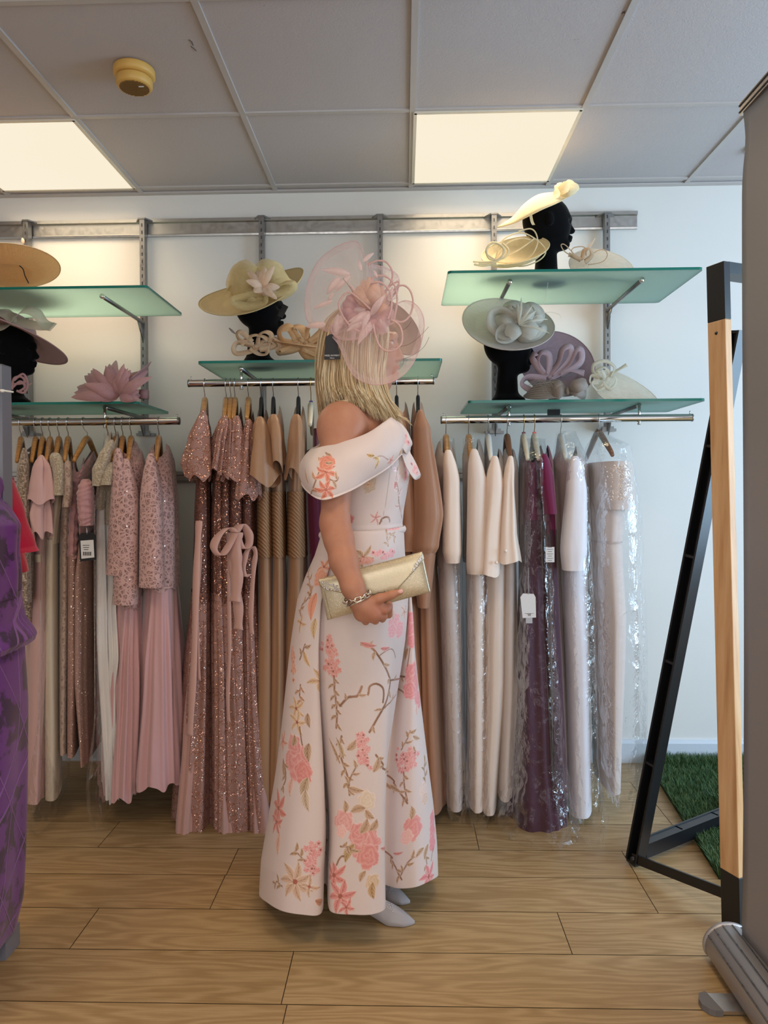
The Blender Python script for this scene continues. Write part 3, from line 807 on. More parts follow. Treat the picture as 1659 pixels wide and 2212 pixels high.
# silhouette rows: py -> (px left, px right)
SIL = np.array([(1140, 696, 872), (1165, 692, 873), (1200, 682, 875), (1250, 662, 882), (1300, 646, 890), (1400, 630, 900), (1500, 617, 908), (1600, 605, 918), (1700, 592, 928), (1800, 578, 937), (1900, 564, 944), (1975, 561, 946)])
zt = P(785, 1142, 2.05)[2]
rows_ = []
angs = np.arctan2(HEM[:, 1]-cy_, HEM[:, 0]-cx_)
ce = np.cos(np.linspace(pi, 3*pi, NS))
# angle of each column follows hem curve parameter; top ring is an ellipse in the same order
phi = np.unwrap(angs)
# remove local backtracking so that the waist ring stays clean
mono = np.linspace(phi[0], phi[0]+2*pi*np.sign(phi[-1]-phi[0]), NS, endpoint=False)
phs = smooth_ring((phi-mono)[:, None], 400)[:, 0]+mono
hx0, hx1 = HEM[:, 0].min(), HEM[:, 0].max()
HSm = smooth_ring(HEM.copy(), 500)     # hem with its folds ironed out
for i in range(NVv):
    f = i/(NVv-1); 
    zc = zt*(1-f)+HEM[:, 2]*f
    py = 1140+(1975-1140)*f
    xl = np.interp(py, SIL[:, 0], SIL[:, 1]); xr = np.interp(py, SIL[:, 0], SIL[:, 2])
    Yc = 2.05+.05*f
    x0 = P(xl, py, Yc)[0]; x1 = P(xr, py, Yc+.02)[0]; a = (x1-x0)/2; c = (x0+x1)/2
    k = sm(f*1.15)
    # normalised hem shape, folds fading in
    foldk = np.clip((f-.02)/.98, 0, 1)**.5
    hn = HEM*foldk+HSm*(1-foldk)
    m0, m1 = hn[:, 0].min(), hn[:, 0].max()
    nx_ = ((hn[:, 0]-m0)/(m1-m0)*2-1)
    ex, ey = np.cos(phs), np.sin(phs)
    X_ = c+a*(nx_*k+ex*(1-k))
    yb = .118*(1-f)**1.0+.0*f
    Ye = 2.05+.125*ey*(1)                        # waist ellipse half-depth
    wd = f**.62
    Y_ = Ye*(1-wd)+hn[:, 1]*wd
    rows_.append(np.stack([X_, Y_, zc], 1))
SK = np.array(rows_)
tz = np.linspace(0, 1, NVv)[:, None]; ta = np.linspace(0, 2*pi, NS, endpoint=False)[None, :]
wr_ = .0022*np.sin(ta*9+3*tz)*np.sin(tz*7+ta*2)*sm(tz*4)
cc = SK.mean(1, keepdims=True); dr = SK-cc; dr[..., 2] = 0; dr /= np.linalg.norm(dr, axis=2, keepdims=True)
SK = SK+dr*wr_[..., None]
br = Brocade(SK, True, iu0=int(NS*.30))
pk1, pk2 = srgb(214, 126, 126), srgb(240, 178, 172)
# right panel
br.stem([(780, 1392), (800, 1398), (820, 1420), (838, 1455), (842, 1480), (832, 1520), (810, 1560), (795, 1588)], 2.4, gold=.9, leaves=7)
br.stem([(842, 1470), (862, 1466), (885, 1455)], 2, gold=.9, leaves=2); br.stem([(830, 1530), (852, 1505), (862, 1490), (888, 1508), (900, 1500)], 1.6, gold=.6, leaves=3)
br.stem([(795, 1500), (800, 1482), (815, 1478), (828, 1490), (826, 1525)], 2.2, gold=.8); br.stem([(820, 1415), (846, 1402), (855, 1425)], 1.2)
br.leaf(778, 1388, 10, 36, 12, srgb(222, 130, 122), srgb(238, 170, 160), 0); br.leaf(822, 1400, 0, 26, 10, pk1, pk2, 0)
for x, y, r in ((893, 1455, 24), (897, 1480, 26), (884, 1492, 18), (903, 1510, 20)): br.rose(x, y, r, srgb(232, 138, 142), srgb(246, 182, 180))
br.leaf(900, 1520, 90, 26, 16, srgb(232, 190, 180), srgb(246, 214, 206), 0)
br.cluster([(858, 1625), (875, 1660), (888, 1625), (872, 1655)], (18, 18), 58)
br.stem([(872, 1668), (874, 1700), (882, 1735)], 1.8, leaves=4); br.stem([(812, 1630), (830, 1655), (850, 1690), (866, 1715), (884, 1740)], 2.2, gold=.6, leaves=6)
br.leaf(806, 1668, -70, 34, 16, gold=.5); br.leaf(832, 1672, -60, 30, 14, gold=.5); br.leaf(866, 1710, 190, 50, 12); br.leaf(845, 1705, 200, 38, 11, outline=True)
br.stem([(867, 1620), (880, 1595), (888, 1575)], 1.3, gold=.8, leaves=4); br.leaf(892, 1590, 20, 26, 11); br.leaf(893, 1612, 60, 16, 7)
br.rose(915, 1705, 16, srgb(226, 196, 184), srgb(246, 224, 214)); br.rose(918, 1725, 13, srgb(214, 180, 160), srgb(242, 218, 206)); br.stem([(918, 1690), (916, 1660), (918, 1640)], 1.3, gold=.8, leaves=5)
br.rose(892, 1790, 24, srgb(226, 140, 138), pk2); br.rose(878, 1808, 15, pk2, srgb(248, 208, 200)); br.leaf(888, 1770, -100, 30, 15)
for y in (1770, 1795, 1820): br.rose(934, y, 18, srgb(230, 130, 140), srgb(242, 170, 174))
br.stem([(918, 1845), (922, 1870), (918, 1892)], 1.4, leaves=3); br.stem([(935, 1830), (930, 1865)], 1.2); br.leaf(925, 1822, 110, 36, 16); br.leaf(915, 1830, 140, 28, 14)
br.stem([(830, 1828), (842, 1850), (856, 1876), (870, 1905)], 2, leaves=6); br.stem([(866, 1890), (880, 1865), (898, 1848)], 1.6, leaves=3); br.leaf(822, 1832, 15, 30, 9, pk1, pk2, 0); br.leaf(850, 1843, -12, 28, 8, pk1, pk2, 0)
br.lily(925, 1893, 34, srgb(230, 130, 138), srgb(242, 168, 170))
# upper right below the belt
br.cluster([(812, 1195), (840, 1200), (850, 1188)], (14, 10), 34, srgb(238, 150, 158), srgb(250, 196, 196)); br.stem([(838, 1180), (836, 1160), (842, 1150)], 1.6, gold=.9, leaves=4)
br.stem([(842, 1152), (856, 1162)], 1.4, leaves=2, gold=.8); br.lily(784, 1204, 26, srgb(178, 144, 112), srgb(224, 190, 160), 5); br.cluster([(775, 1210), (800, 1212)], (10, 10), 14, srgb(222, 140, 128), srgb(238, 180, 160))
for x, y, r in ((852, 1345, 20), (862, 1360, 17), (846, 1362, 14)): br.rose(x, y, r, srgb(238, 150, 160), srgb(252, 204, 204))
br.leaf(848, 1338, -110, 30, 16, srgb(216, 170, 150), srgb(240, 214, 200), .4)
for x, y, r in ((888, 1340, 18), (893, 1365, 20), (890, 1385, 14)): br.rose(x, y, r, srgb(236, 140, 148), srgb(246, 178, 180))
br.leaf(876, 1375, 60, 34, 14); br.leaf(882, 1400, 110, 30, 16); br.stem([(886, 1400), (880, 1445)], 1.3)
br.lily(873, 1322, 18, srgb(226, 176, 164), srgb(248, 218, 210), 5)
# middle panel
br.cluster([(712, 1372), (714, 1400), (716, 1430), (722, 1455)], (5, 20), 66, srgb(220, 134, 128), srgb(242, 184, 172))
br.stem([(722, 1460), (724, 1500), (728, 1535), (726, 1582)], 2.2, gold=.2, leaves=9); br.stem([(735, 1525), (750, 1508), (772, 1502), (784, 1478)], 2.6, gold=.9, leaves=2)
br.lily(690, 1470, 30, srgb(204, 160, 116), srgb(232, 204, 176), 5, 20); br.cluster([(698, 1390), (696, 1405)], (5, 5), 6, fr=5)
br.cluster([(782, 1585), (780, 1620), (790, 1655)], (9, 17), 56)
br.stem([(738, 1590), (736, 1630), (752, 1680), (756, 1725)], 2.2, gold=.25, leaves=9); br.leaf(742, 1640, -110, 46, 12, srgb(190, 158, 120), srgb(228, 204, 180)); br.leaf(750, 1620, -50, 30, 16)
br.stem([(752, 1700), (762, 1670), (775, 1650)], 1.5, leaves=3); br.leaf(735, 1650, 240, 60, 9); br.leaf(753, 1700, 10, 34, 14)
br.rose(792, 1728, 18, srgb(220, 196, 172), srgb(242, 224, 206)); br.leaf(790, 1745, 160, 34, 18); br.leaf(790, 1750, 40, 26, 16, gold=.9)
br.rose(742, 1775, 22, srgb(226, 150, 148), srgb(246, 200, 192)); br.leaf(745, 1755, -95, 26, 14); br.rose(738, 1795, 12, pk2, srgb(250, 214, 206))
br.rose(787, 1822, 33); br.rose(796, 1850, 24, srgb(218, 130, 126), srgb(240, 178, 170)); br.rose(775, 1800, 20); br.leaf(778, 1800, -70, 34, 20, gold=.9); br.leaf(798, 1795, -60, 28, 18, gold=.9)
br.leaf(765, 1822, 110, 42, 20, srgb(176, 144, 104), srgb(222, 192, 150)); br.leaf(790, 1880, 110, 26, 14); br.rose(805, 1905, 15, srgb(206, 172, 140), srgb(238, 210, 180)); br.leaf(805, 1905, 80, 36, 18, srgb(178, 134, 84), srgb(230, 196, 160))
br.stem([(735, 1828), (752, 1830), (764, 1842)], 1.5, leaves=3); br.stem([(725, 1872), (735, 1852), (745, 1850)], 1.8)
br.lily(722, 1890, 34, srgb(214, 118, 116), srgb(244, 176, 166), 6, 15); br.lily(735, 1935, 38, srgb(216, 120, 122), srgb(246, 182, 172), 6, 40); br.lily(748, 1960, 22, srgb(216, 120, 122), srgb(246, 182, 172), 5)
br.stem([(703, 1730), (712, 1790), (702, 1830), (712, 1865)], 1.8, gold=.1, leaves=8)
# left panel
br.cluster([(632, 1400), (634, 1430), (632, 1465)], (12, 10), 44, srgb(228, 144, 118), srgb(246, 190, 162)); br.stem([(648, 1425), (655, 1405), (660, 1388)], 1.6, leaves=2); br.leaf(656, 1405, 60, 36, 12, srgb(214, 170, 120), srgb(240, 208, 166))
br.stem([(650, 1478), (648, 1500), (652, 1520)], 1.5, leaves=4, lc=(srgb(206, 156, 120), srgb(242, 202, 176))); br.lily(640, 1530, 26, srgb(214, 176, 136), srgb(244, 212, 176), 5, 30); br.lily(642, 1560, 28, srgb(216, 178, 140), srgb(246, 214, 182), 5, 60)
br.leaf(665, 1540, 80, 30, 16, gold=.95); br.stem([(648, 1570), (652, 1600), (655, 1620)], 1.6)
br.rose(640, 1645, 36); br.rose(655, 1668, 22, srgb(216, 126, 122), srgb(238, 172, 164)); br.rose(636, 1610, 20); br.leaf(632, 1612, -80, 26, 18); br.leaf(668, 1605, 90, 40, 20, gold=.9)
br.lily(612, 1600, 24, srgb(226, 142, 124), srgb(246, 190, 170), 5); br.leaf(612, 1640, 70, 44, 16); br.stem([(612, 1640), (618, 1680), (606, 1710)], 1.8, leaves=3)
br.leaf(632, 1680, 100, 40, 20, srgb(222, 170, 158), srgb(244, 214, 204), 0); br.leaf(665, 1680, 100, 50, 22, srgb(176, 146, 112), srgb(232, 208, 184)); br.leaf(660, 1705, 80, 44, 20, srgb(190, 160, 128), srgb(240, 222, 206))
br.lily(602, 1745, 40, srgb(214, 118, 112), srgb(240, 170, 158), 6, 10); br.lily(598, 1775, 30, srgb(216, 122, 118), srgb(240, 170, 160), 5, 50); br.leaf(605, 1800, 90, 46, 20, srgb(222, 168, 152), srgb(242, 206, 192), 0)
br.cluster([(676, 1825), (672, 1860), (682, 1885)], (14, 18), 50); br.stem([(660, 1860), (645, 1845), (636, 1835)], 1.4, leaves=4)
br.lily(638, 1905, 42, srgb(198, 158, 130), srgb(238, 208, 188), 7, 20); br.stem([(610, 1915), (598, 1905), (594, 1912)], 1.5, leaves=4); br.lily(668, 1915, 24, srgb(204, 164, 136), srgb(240, 212, 192), 4, 0)
br.leaf(680, 1945, 10, 28, 16, srgb(190, 130, 110), srgb(224, 170, 140)); br.leaf(565, 1900, 90, 24, 10, srgb(226, 180, 140), srgb(244, 206, 176))
br.stem([(672, 1290), (668, 1250), (664, 1228)], 1.4, gold=.2, leaves=7, lc=(srgb(196, 148, 112), srgb(236, 196, 164))); br.stem([(650, 1330), (652, 1310), (668, 1290), (675, 1275)], 1.8, leaves=5, lc=(srgb(196, 148, 112), srgb(236, 196, 164)))
br.leaf(684, 1280, 95, 60, 22, srgb(232, 148, 120), srgb(246, 186, 158), 0); br.leaf(682, 1335, 90, 44, 16, srgb(206, 168, 120), srgb(240, 212, 176)); br.lily(650, 1345, 22, srgb(206, 160, 112), srgb(240, 206, 170), 4)
br.lily(700, 1225, 24, srgb(232, 150, 122), srgb(246, 190, 160), 5); br.rose(692, 1248, 18, srgb(230, 150, 124), srgb(246, 190, 160))
skirt = br.build('dress_skirt', M_broc, person)

# bodice ---------------------------------------------------------------------------------------------------------
BOD = np.array([(1148, 697, 871, .125), (1130, 697, 869, .124), (1100, 700, 872, .128), (1060, 702, 879, .135), (1030, 703, 884, .14), (1000, 702, 887, .142), (970, 700, 884, .14), (945, 708, 874, .135), (925, 716, 862, .125)])
nu, nv = 300, 170; G = np.zeros((nv, nu, 3))
for i in range(nv):
    an = np.linspace(pi*.5, pi*2.5, nu); pxc = 790+95*np.cos(an)
    tp = np.interp(pxc, [690, 735, 790, 828, 850], [1000, 982, 962, 936, 925]); py = 1148-(1148-tp)*i/(nv-1); b = BOD[::-1]
    xl, xr, dy = [np.interp(py, b[:, 0], b[:, k]) for k in (1, 2, 3)]
    XX = lambda a, b_: CAM[0]+np.array([P(a_, c_, YC)[0] for a_, c_ in zip(a, b_)])
    x0, x1 = XX(xl, py), XX(xr, py); z = np.array([P(780, c_, YC)[2] for c_ in py])
    ex = np.sign(np.cos(an))*np.abs(np.cos(an))**.85; ey = np.sign(np.sin(an))*np.abs(np.sin(an))**.9
    G[i] = np.stack([(x0+x1)/2+(x1-x0)/2*ex, YC+dy*ey, z], 1)
bb = Brocade(G, False)
bb.stem([(868, 1120), (862, 1090), (860, 1060), (856, 1035), (860, 1000)], 1.6, gold=.5, leaves=6, lc=(srgb(226, 180, 176), srgb(250, 232, 230)))
bb.cluster([(872, 985), (874, 1010), (876, 1030)], (9, 6), 22, srgb(236, 130, 142), srgb(250, 180, 184), fr=6)
bb.leaf(853, 1040, -95, 15, 8, srgb(226, 120, 134), srgb(244, 164, 168), 0); bb.rose(798, 1048, 16, srgb(196, 172, 146), srgb(226, 204, 184)); bb.leaf(800, 1052, 100, 16, 18, gold=1)
bb.leaf(836, 1008, 110, 16, 10, gold=.9); bb.rose(756, 1122, 10, srgb(206, 110, 116), srgb(230, 150, 150)); bb.lily(812, 1118, 14, srgb(216, 146, 150), srgb(242, 196, 194), 5); bb.stem([(820, 1132), (826, 1120), (838, 1118), (842, 1130)], 1.8, gold=.8)
bb.lily(880, 1050, 16, srgb(220, 170, 150), srgb(244, 210, 196), 5)
bb.stem([(846, 985), (840, 1040), (832, 1090), (824, 1136)], .7, srgb(190, 176, 176), 0)
bb.build('dress_bodice', M_broc, person)
# belt
nu = 200; G = np.zeros((10, nu, 3))
for i in range(10):
    py = 1137+13*i/9; an = np.linspace(pi*.5, pi*2.5, nu)
    x0, x1 = P(695, py, YC)[0]-.003, P(872, py, YC)[0]+.003; bulge = .0035*math.sin(pi*i/9)
    zz = P(780, py+5, YC)[2]+.008*np.cos(an)
    G[i] = np.stack([(x0+x1)/2+((x1-x0)/2+bulge)*np.cos(an), 2.06+(.127+bulge)*np.sin(an), zz], 1)
bl = Brocade(G, False); bl.cluster([(835, 1143), (860, 1140)], (6, 6), 14, srgb(238, 140, 150), srgb(250, 190, 190), fr=5)
bl.build('belt', M_broc, person)

# wide folded collar worn off the near shoulder --------------------------------------------------------------------
top = spline([P(840, 900, 2.14), P(846, 900, 2.00), P(828, 914, 1.94), P(790, 938, 1.892), P(735, 957, 1.862), P(694, 966, 1.875), P(678, 970, 1.93), P(676, 968, 2.02), P(690, 960, 2.14), P(720, 930, 2.26)], 420)
bot = spline([P(884, 978, 2.14), P(872, 981, 1.962), P(842, 1008, 1.918), P(800, 1036, 1.875), P(755, 1062, 1.825), P(700, 1080, 1.80), P(664, 1064, 1.84), P(652, 1045, 1.93), P(668, 1030, 2.08), P(715, 985, 2.28)], 420)
nv = 170; G = np.zeros((nv, 420, 3)); cen = P(760, 990, YC)
for i in range(nv):
    f = i/(nv-1); base = top*(1-f)+bot*f
    out = base-cen; out[:, 2] = 0; out /= np.linalg.norm(out, axis=1)[:, None]
    u_ = np.linspace(0, 1, 420)
    bul = .024*math.sin(pi*min(1, f*1.05))**.8 + .006*np.sin(u_*22+f*2)*sm(f*1.5)*(1-f*.4)
    G[i] = base+out*np.asarray(bul)[:, None]
# rolled top edge folded inwards
roll = np.stack([top-(top-cen)*np.array([1, 1, 0])/np.linalg.norm((top-cen)[:, :2], axis=1)[:, None]*.014*math.cos(a)+np.array([0, 0, -.02+.02*math.sin(a)]) for a in np.linspace(-.2, pi/2, 8)])
G = np.concatenate([roll[:-1], G])
cb = Brocade(G, False)
cb.stem([(672, 1068), (690, 1020), (700, 980)], 1.5, gold=.2, leaves=4, lc=(srgb(206, 150, 120), srgb(240, 200, 170)))
cb.lily(705, 1020, 26, srgb(214, 120, 100), srgb(240, 160, 138), 6, 20); cb.rose(706, 1000, 17, srgb(220, 126, 104), srgb(242, 168, 146)); cb.lily(704, 1058, 24, srgb(214, 118, 98), srgb(240, 160, 138), 6, 50)
cb.stem([(712, 1035), (725, 1040), (732, 1030)], 1.3, leaves=2); cb.leaf(715, 985, -50, 18, 8, gold=.9); cb.leaf(720, 1000, -20, 18, 8, gold=.9); cb.leaf(668, 1045, -70, 36, 10, srgb(206, 160, 110), srgb(240, 206, 160))
cb.stem([(806, 990), (825, 985), (840, 995)], 1.2, gold=.9); cb.leaf(808, 988, 130, 24, 9, srgb(200, 160, 100), srgb(238, 206, 150), 1); cb.leaf(808, 985, -35, 24, 9, srgb(200, 160, 100), srgb(238, 206, 150), 1); cb.leaf(818, 990, 60, 22, 8, srgb(200, 160, 100), srgb(238, 206, 150), 1)
cb.leaf(862, 985, -115, 22, 12, srgb(214, 160, 110), srgb(244, 206, 166), .8); cb.lily(843, 994, 13, srgb(232, 140, 134), srgb(246, 186, 178), 5)
cb.build('dress_collar', M_broc, person, thick=.003)
# shoulder bow on the far shoulder: two loops falling forward
def bowloop(name, pts_a, pts_b, seed):
    A = spline(pts_a, 60); Bq = spline(pts_b, 60); G = np.array([A*(1-f)+Bq*f for f in np.linspace(0, 1, 30)])
    k = Brocade(G, False); 
    k.cluster([pts_px[seed], pts_px[seed+1]], (7, 7), 10, srgb(236, 150, 150), srgb(248, 196, 190), fr=6)
    k.build(name, M_broc, person, thick=.002)
pts_px = [(862, 930), (880, 955), (890, 1000), (898, 1020)]
bowloop('dress_bow', [P(848, 902, 1.99), P(872, 922, 1.98), P(888, 950, 1.98), P(889, 962, 2.0), P(880, 958, 2.03), P(852, 922, 2.05)], [P(840, 912, 1.96), P(858, 945, 1.945), P(872, 972, 1.95), P(878, 980, 1.97), P(880, 975, 2.01), P(858, 935, 2.03)], 0)
bowloop('dress_bow', [P(872, 960, 1.99), P(890, 985, 1.99), P(905, 1016, 2.0), P(908, 1028, 2.02), P(900, 1030, 2.06), P(874, 985, 2.08)], [P(866, 975, 1.96), P(878, 1010, 1.965), P(892, 1032, 1.975), P(897, 1036, 1.99), P(896, 1032, 2.03), P(874, 1000, 2.05)], 2)
# shoes
M_shoe = cloth('shoe_satin', srgb(164, 158, 160), .42, .3, 800, .1, .04, spec=.5)
def shoe(toe, heel, Y, idx, Yh=2.1):
    # toe, heel: pixel x,y on the sole line; sole z about 0
    a = P(toe[0], toe[1], Y); b = P(heel[0], heel[1], Yh); L = a[0]-b[0]; n = 26; m = 22; G = np.zeros((n, m, 3))
    for i in range(n):
        f = i/(n-1)
        wd = np.interp(f, [0, .1, .3, .65, .85, .97, 1], [.012, .026, .027, .037, .028, .009, .001])
        hh = np.interp(f, [0, .1, .35, .55, .75, .9, 1], [.055, .062, .050, .050, .036, .020, .006])
        sz = np.interp(f, [0, .3, .6, 1], [.042, .026, .004, .004])
        for j in range(m):
            an = 2*pi*j/m; cz = math.sin(an); zz = sz+ (hh*max(0, cz)**.9 if cz > 0 else -.002)
            G[i, j] = (b[0]+f*L, Yh+(Y-Yh)*f+wd*math.cos(an)*(.75 if cz > .3 else 1), zz)
    o = grid_obj('shoe', G, M_shoe, person, True)
    hm = MB().tube([(b[0]+.022, Yh, .045), (b[0]+.012, Yh, 0)], [.014, .006], 10); hm.build('heel', M_shoe, o)
    st = MB(); r2 = random.Random(idx)
    for k in range(34):
        f = r2.uniform(.50, .72); an = r2.uniform(.9, 2.6)
        wd = np.interp(f, [0, .1, .3, .65, .85], [.012, .026, .027, .037, .028]); hh = np.interp(f, [.35, .55, .75], [.05, .05, .036]); sz = np.interp(f, [.3, .6, 1], [.026, .004, .004])
        st.ball((b[0]+f*L, Yh+(Y-Yh)*f-wd*abs(math.cos(an))*.72, sz+hh*math.sin(an)**.9+.001), .0014, 4)
    st.build('crystal_trim', metal('crystal', srgb(235, 235, 240), .12), o)
shoe((896, 1978), (745, 1960), 2.0, 1, 2.06)
shoe((886, 1950), (760, 1925), 2.10, 2, 2.19)
# ------------------------------------------------------------------ hair
def skin_at(px, py, lift=.002):
    d = (pxs[:, 0]-px)**2+(pxs[:, 1]-py)**2; k = np.argmin(d+np.linalg.norm(V-np.array(CAM), axis=1)*80)
    p = V[k]; v_ = np.array(CAM)-p; return p+v_/np.linalg.norm(v_)*lift
GS = np.array([0, .14, .28, .45, .62, .8, 1.0])
# guide curves, near side: (px, py, Y) for root, upper, mid, low, tip
GUIDE = [
    [(742, 662, 2.07), (700, 700, 2.06), (687, 765, 2.06), (684, 835, 2.06), (691, 906, 2.08)],
    [(752, 658, 2.06), (712, 700, 2.00), (698, 765, 1.985), (694, 830, 1.99), (704, 892, 2.03)],
    [(765, 656, 2.05), (735, 700, 1.985), (722, 765, 1.965), (720, 825, 1.965), (730, 864, 1.955)],
    [(780, 657, 2.045), (762, 700, 1.98), (752, 765, 1.955), (752, 825, 1.955), (770, 870, 1.935)],
    [(795, 660, 2.045), (790, 700, 1.985), (784, 765, 1.965), (788, 830, 1.97), (813, 892, 1.955)],
    [(810, 668, 2.05), (815, 705, 2.00), (812, 765, 1.985), (810, 830, 1.99), (842, 908, 1.985)],
    [(822, 678, 2.055), (838, 712, 2.02), (834, 765, 2.005), (826, 835, 2.005), (868, 910, 2.0)]]
GA = np.array([[P(*p) for p in g] for g in GUIDE])
def hair_path(s, side, n=18, jit=None, ext=0.0):
    g = np.array([[np.interp(s, GS, GA[:, k, c]) for c in range(3)] for k in range(5)])
    if side < 0: g[:, 1] = 2*YC-g[:, 1]+.0
    if jit is not None: g = g+jit
    if ext: g[4] += (g[4]-g[3])*ext
    return spline(g, n)
hr = random.Random(21)
hv = []; hf = []; hc_ = []
def strand(path, r, shade):
    b = len(hv); m = len(path)
    for i, p in enumerate(path):
        t_ = path[min(i+1, m-1)]-path[max(i-1, 0)]; t_ = t_/np.linalg.norm(t_)
        a = np.cross(t_, (0, 1, 0)); a /= np.linalg.norm(a)+1e-9; c2 = np.cross(t_, a)
        rr = r*(1 if i < m-3 else [.75, .5, .12][i-m+3])
        for k in range(3):
            an = 2*pi*k/3+shade*6; hv.append(p+rr*(math.cos(an)*a+math.sin(an)*c2)); hc_.append((shade, i/(m-1), 0, 1))
    for i in range(m-1):
        for k in range(3): hf.append((b+i*3+k, b+i*3+(k+1) % 3, b+(i+1)*3+(k+1) % 3, b+(i+1)*3+k))
for side, cnt in ((1, 2300), (-1, 500)):
    for i in range(cnt):
        s_ = hr.random(); dp = hr.uniform(-.012, .006)*(1 if side > 0 else -1)
        j = np.zeros((5, 3)); base = np.array([hr.gauss(0, .0012), dp, hr.gauss(0, .001)])
        for k in range(5): j[k] = base+np.array([hr.gauss(0, .0016), 0, 0])*k*.6
        clump = math.sin(s_*38)*.004+math.sin(s_*91+1)*.002
        j[3:, 0] += clump*.5; j[4, 0] += clump
        j[4, 2] += hr.uniform(-.02, .022); j[:, 1] += .003*math.sin(s_*60+side)
        p = hair_path(s_, side, 16, j)
        strand(p, hr.uniform(.0009, .0016), hr.random())
# loose locks curling by the shoulder and in front
for i in range(60):
    e = hr.uniform(-6, 6)
    strand(spline([P(831+e*.4, 745, 2.0), P(830+e*.5, 800, 2.0), P(836+e, 850, 1.995), P(852+e, 888, 1.99), P(872+e*1.4, 905+e, 1.985), P(886+e, 912+e*1.5, 1.98)], 14), .001, hr.random())
for i in range(50):
    e = hr.uniform(-4, 4)
    strand(spline([P(722+e, 800, 1.96), P(720+e, 840, 1.955), P(722+e, 860, 1.95), P(738+e, 868+e*.6, 1.94), P(756+e, 863+e*.6, 1.935)], 14), .001, hr.random())
hm = mesh_np('hair', np.array(hv), np.array(hf)); set_col(hm, np.array(hc_))
t = NT('blonde_hair').set(Roughness=.38, Specular_IOR_Level=.4)
a_ = t.n('ShaderNodeVertexColor', layer_name='Col'); sp_ = t.n('ShaderNodeSeparateColor'); t.l(a_.outputs[0], sp_.inputs[0])
c0 = t.ramp(sp_.outputs[0], [(0, srgb(156, 124, 88)), (.3, srgb(210, 182, 138)), (.65, srgb(240, 220, 180)), (1, srgb(252, 242, 214))])
t.l(c0, t.b.inputs['Base Color']); M_hair = t.m
hair = link('hair', hm, M_hair, person)
# under-layer that keeps the scalp from showing
ss = np.linspace(0, 1, 40); near = np.array([hair_path(s, 1, 24, np.array([[0, .014, 0]]*5)) for s in ss]); far = np.array([hair_path(s, -1, 24, np.array([[0, -.014, 0]]*5)) for s in ss[::-1]])
G = np.concatenate([far, near], 0).transpose(1, 0, 2)
G = G*1.0; G[:, :, 0] -= 0.0
G[-4:, :, 2] += np.array([.002, .006, .012, .02])[:, None]
t2 = NT('blonde_underlayer').set(Base_Color=srgb(176, 144, 100), Roughness=.6); vs = t2.coord('Object', (1, 1, .08)); n1 = t2.noise(vs, 380, 3, .6)
t2.l(t2.ramp(n1.outputs[0], [(.3, srgb(140, 108, 72)), (.5, srgb(190, 158, 112)), (.7, srgb(222, 196, 150))]), t2.b.inputs['Base Color']); t2.bump(n1.outputs[0], .6, .002)
grid_obj('hair_volume', G, t2.m, hair)
cap = MB(); cap.ball(P(768, 742, YC), .1, 18, (1.0, .84, 1.02)); cap.build('hair_crown', t2.m, hair)

# ------------------------------------------------------------------ necklace, bracelet
M_pearl = NT('pearl').set(Base_Color=srgb(244, 228, 214), Roughness=.2, Coat_Weight=.5).m
M_silver = metal('silver', srgb(222, 214, 200), .16)
pts = spline([(738, 848), (748, 858), (760, 868), (778, 874), (795, 882), (812, 894), (822, 900)], 60)
path = [skin_at(a, b, .0025) for a, b in pts]
nk = MB().tube(path, .0006, 6)
for i in range(0, 60, 3): nk.ball(path[i], .0026 if i % 2 else .0018, 5)
nk.build('necklace', M_pearl, person)
ax = A3-np.array(P(762, 1268, 1.805)); ax /= np.linalg.norm(ax); cw = A3-ax*.012
e1 = np.cross(ax, (0, 1, 0)); e1 /= np.linalg.norm(e1); e2 = np.cross(ax, e1)
br_ = MB(); n = 17; ra = .0345
for i in range(n):
    th = 2*pi*i/n; c = cw+ra*(math.cos(th)*e1+math.sin(th)*e2)+ax*.006*math.sin(th*1.0+.5); tg = -math.sin(th)*e1+math.cos(th)*e2; rd = math.cos(th)*e1+math.sin(th)*e2
    w2 = ax if i % 2 == 0 else rd
    br_.tube([c+tg*.0098*math.cos(a)+w2*.0052*math.sin(a) for a in np.linspace(0, 2*pi, 14, endpoint=False)], .0017, 6, closed=True)
bb_ = br_.build('bracelet', M_silver, person)
bg = MB().tube([cw+ax*(.009+.003*math.sin(th))+(ra-.001)*(math.cos(th)*e1+math.sin(th)*e2) for th in np.linspace(0, 2*pi, 40, endpoint=False)], .0021, 8, closed=True)
bg.build('bangle', M_silver, bb_)
# ------------------------------------------------------------------ clutch bag
def cl(px, py, Y): return P(px, py, Y)
Yf, Yk = 1.838, 1.872
c_ = [(687, 1253), (912, 1193), (930, 1280), (706, 1341)]
t = NT('champagne_leather').set(Base_Color=srgb(206, 192, 164), Roughness=.36, Metallic=.35, Specular_IOR_Level=.6)
v = t.coord('Object'); vo = t.n('ShaderNodeTexVoronoi', Scale=520.0); t.l(v, vo.inputs['Vector']); vo2 = t.n('ShaderNodeTexVoronoi', Scale=900.0); t.l(v, vo2.inputs['Vector'])
sepc = t.n('ShaderNodeSeparateColor'); t.l(vo2.outputs['Color'], sepc.inputs[0])
t.l(t.mixc(t.ramp(sepc.outputs[0], [(.9, (0,0,0,1)), (.94, (1,1,1,1))]), srgb(204, 190, 162), srgb(246, 238, 214)), t.b.inputs['Base Color'])
t.bump(vo.outputs['Distance'], .16, .0005); M_cl = t.m
t = NT('champagne_shimmer').set(Base_Color=srgb(212, 198, 168), Roughness=.3, Metallic=.5)
v = t.coord('Object'); vo = t.n('ShaderNodeTexVoronoi', Scale=1400.0); t.l(v, vo.inputs['Vector']); se = t.n('ShaderNodeSeparateColor'); t.l(vo.outputs['Color'], se.inputs[0])
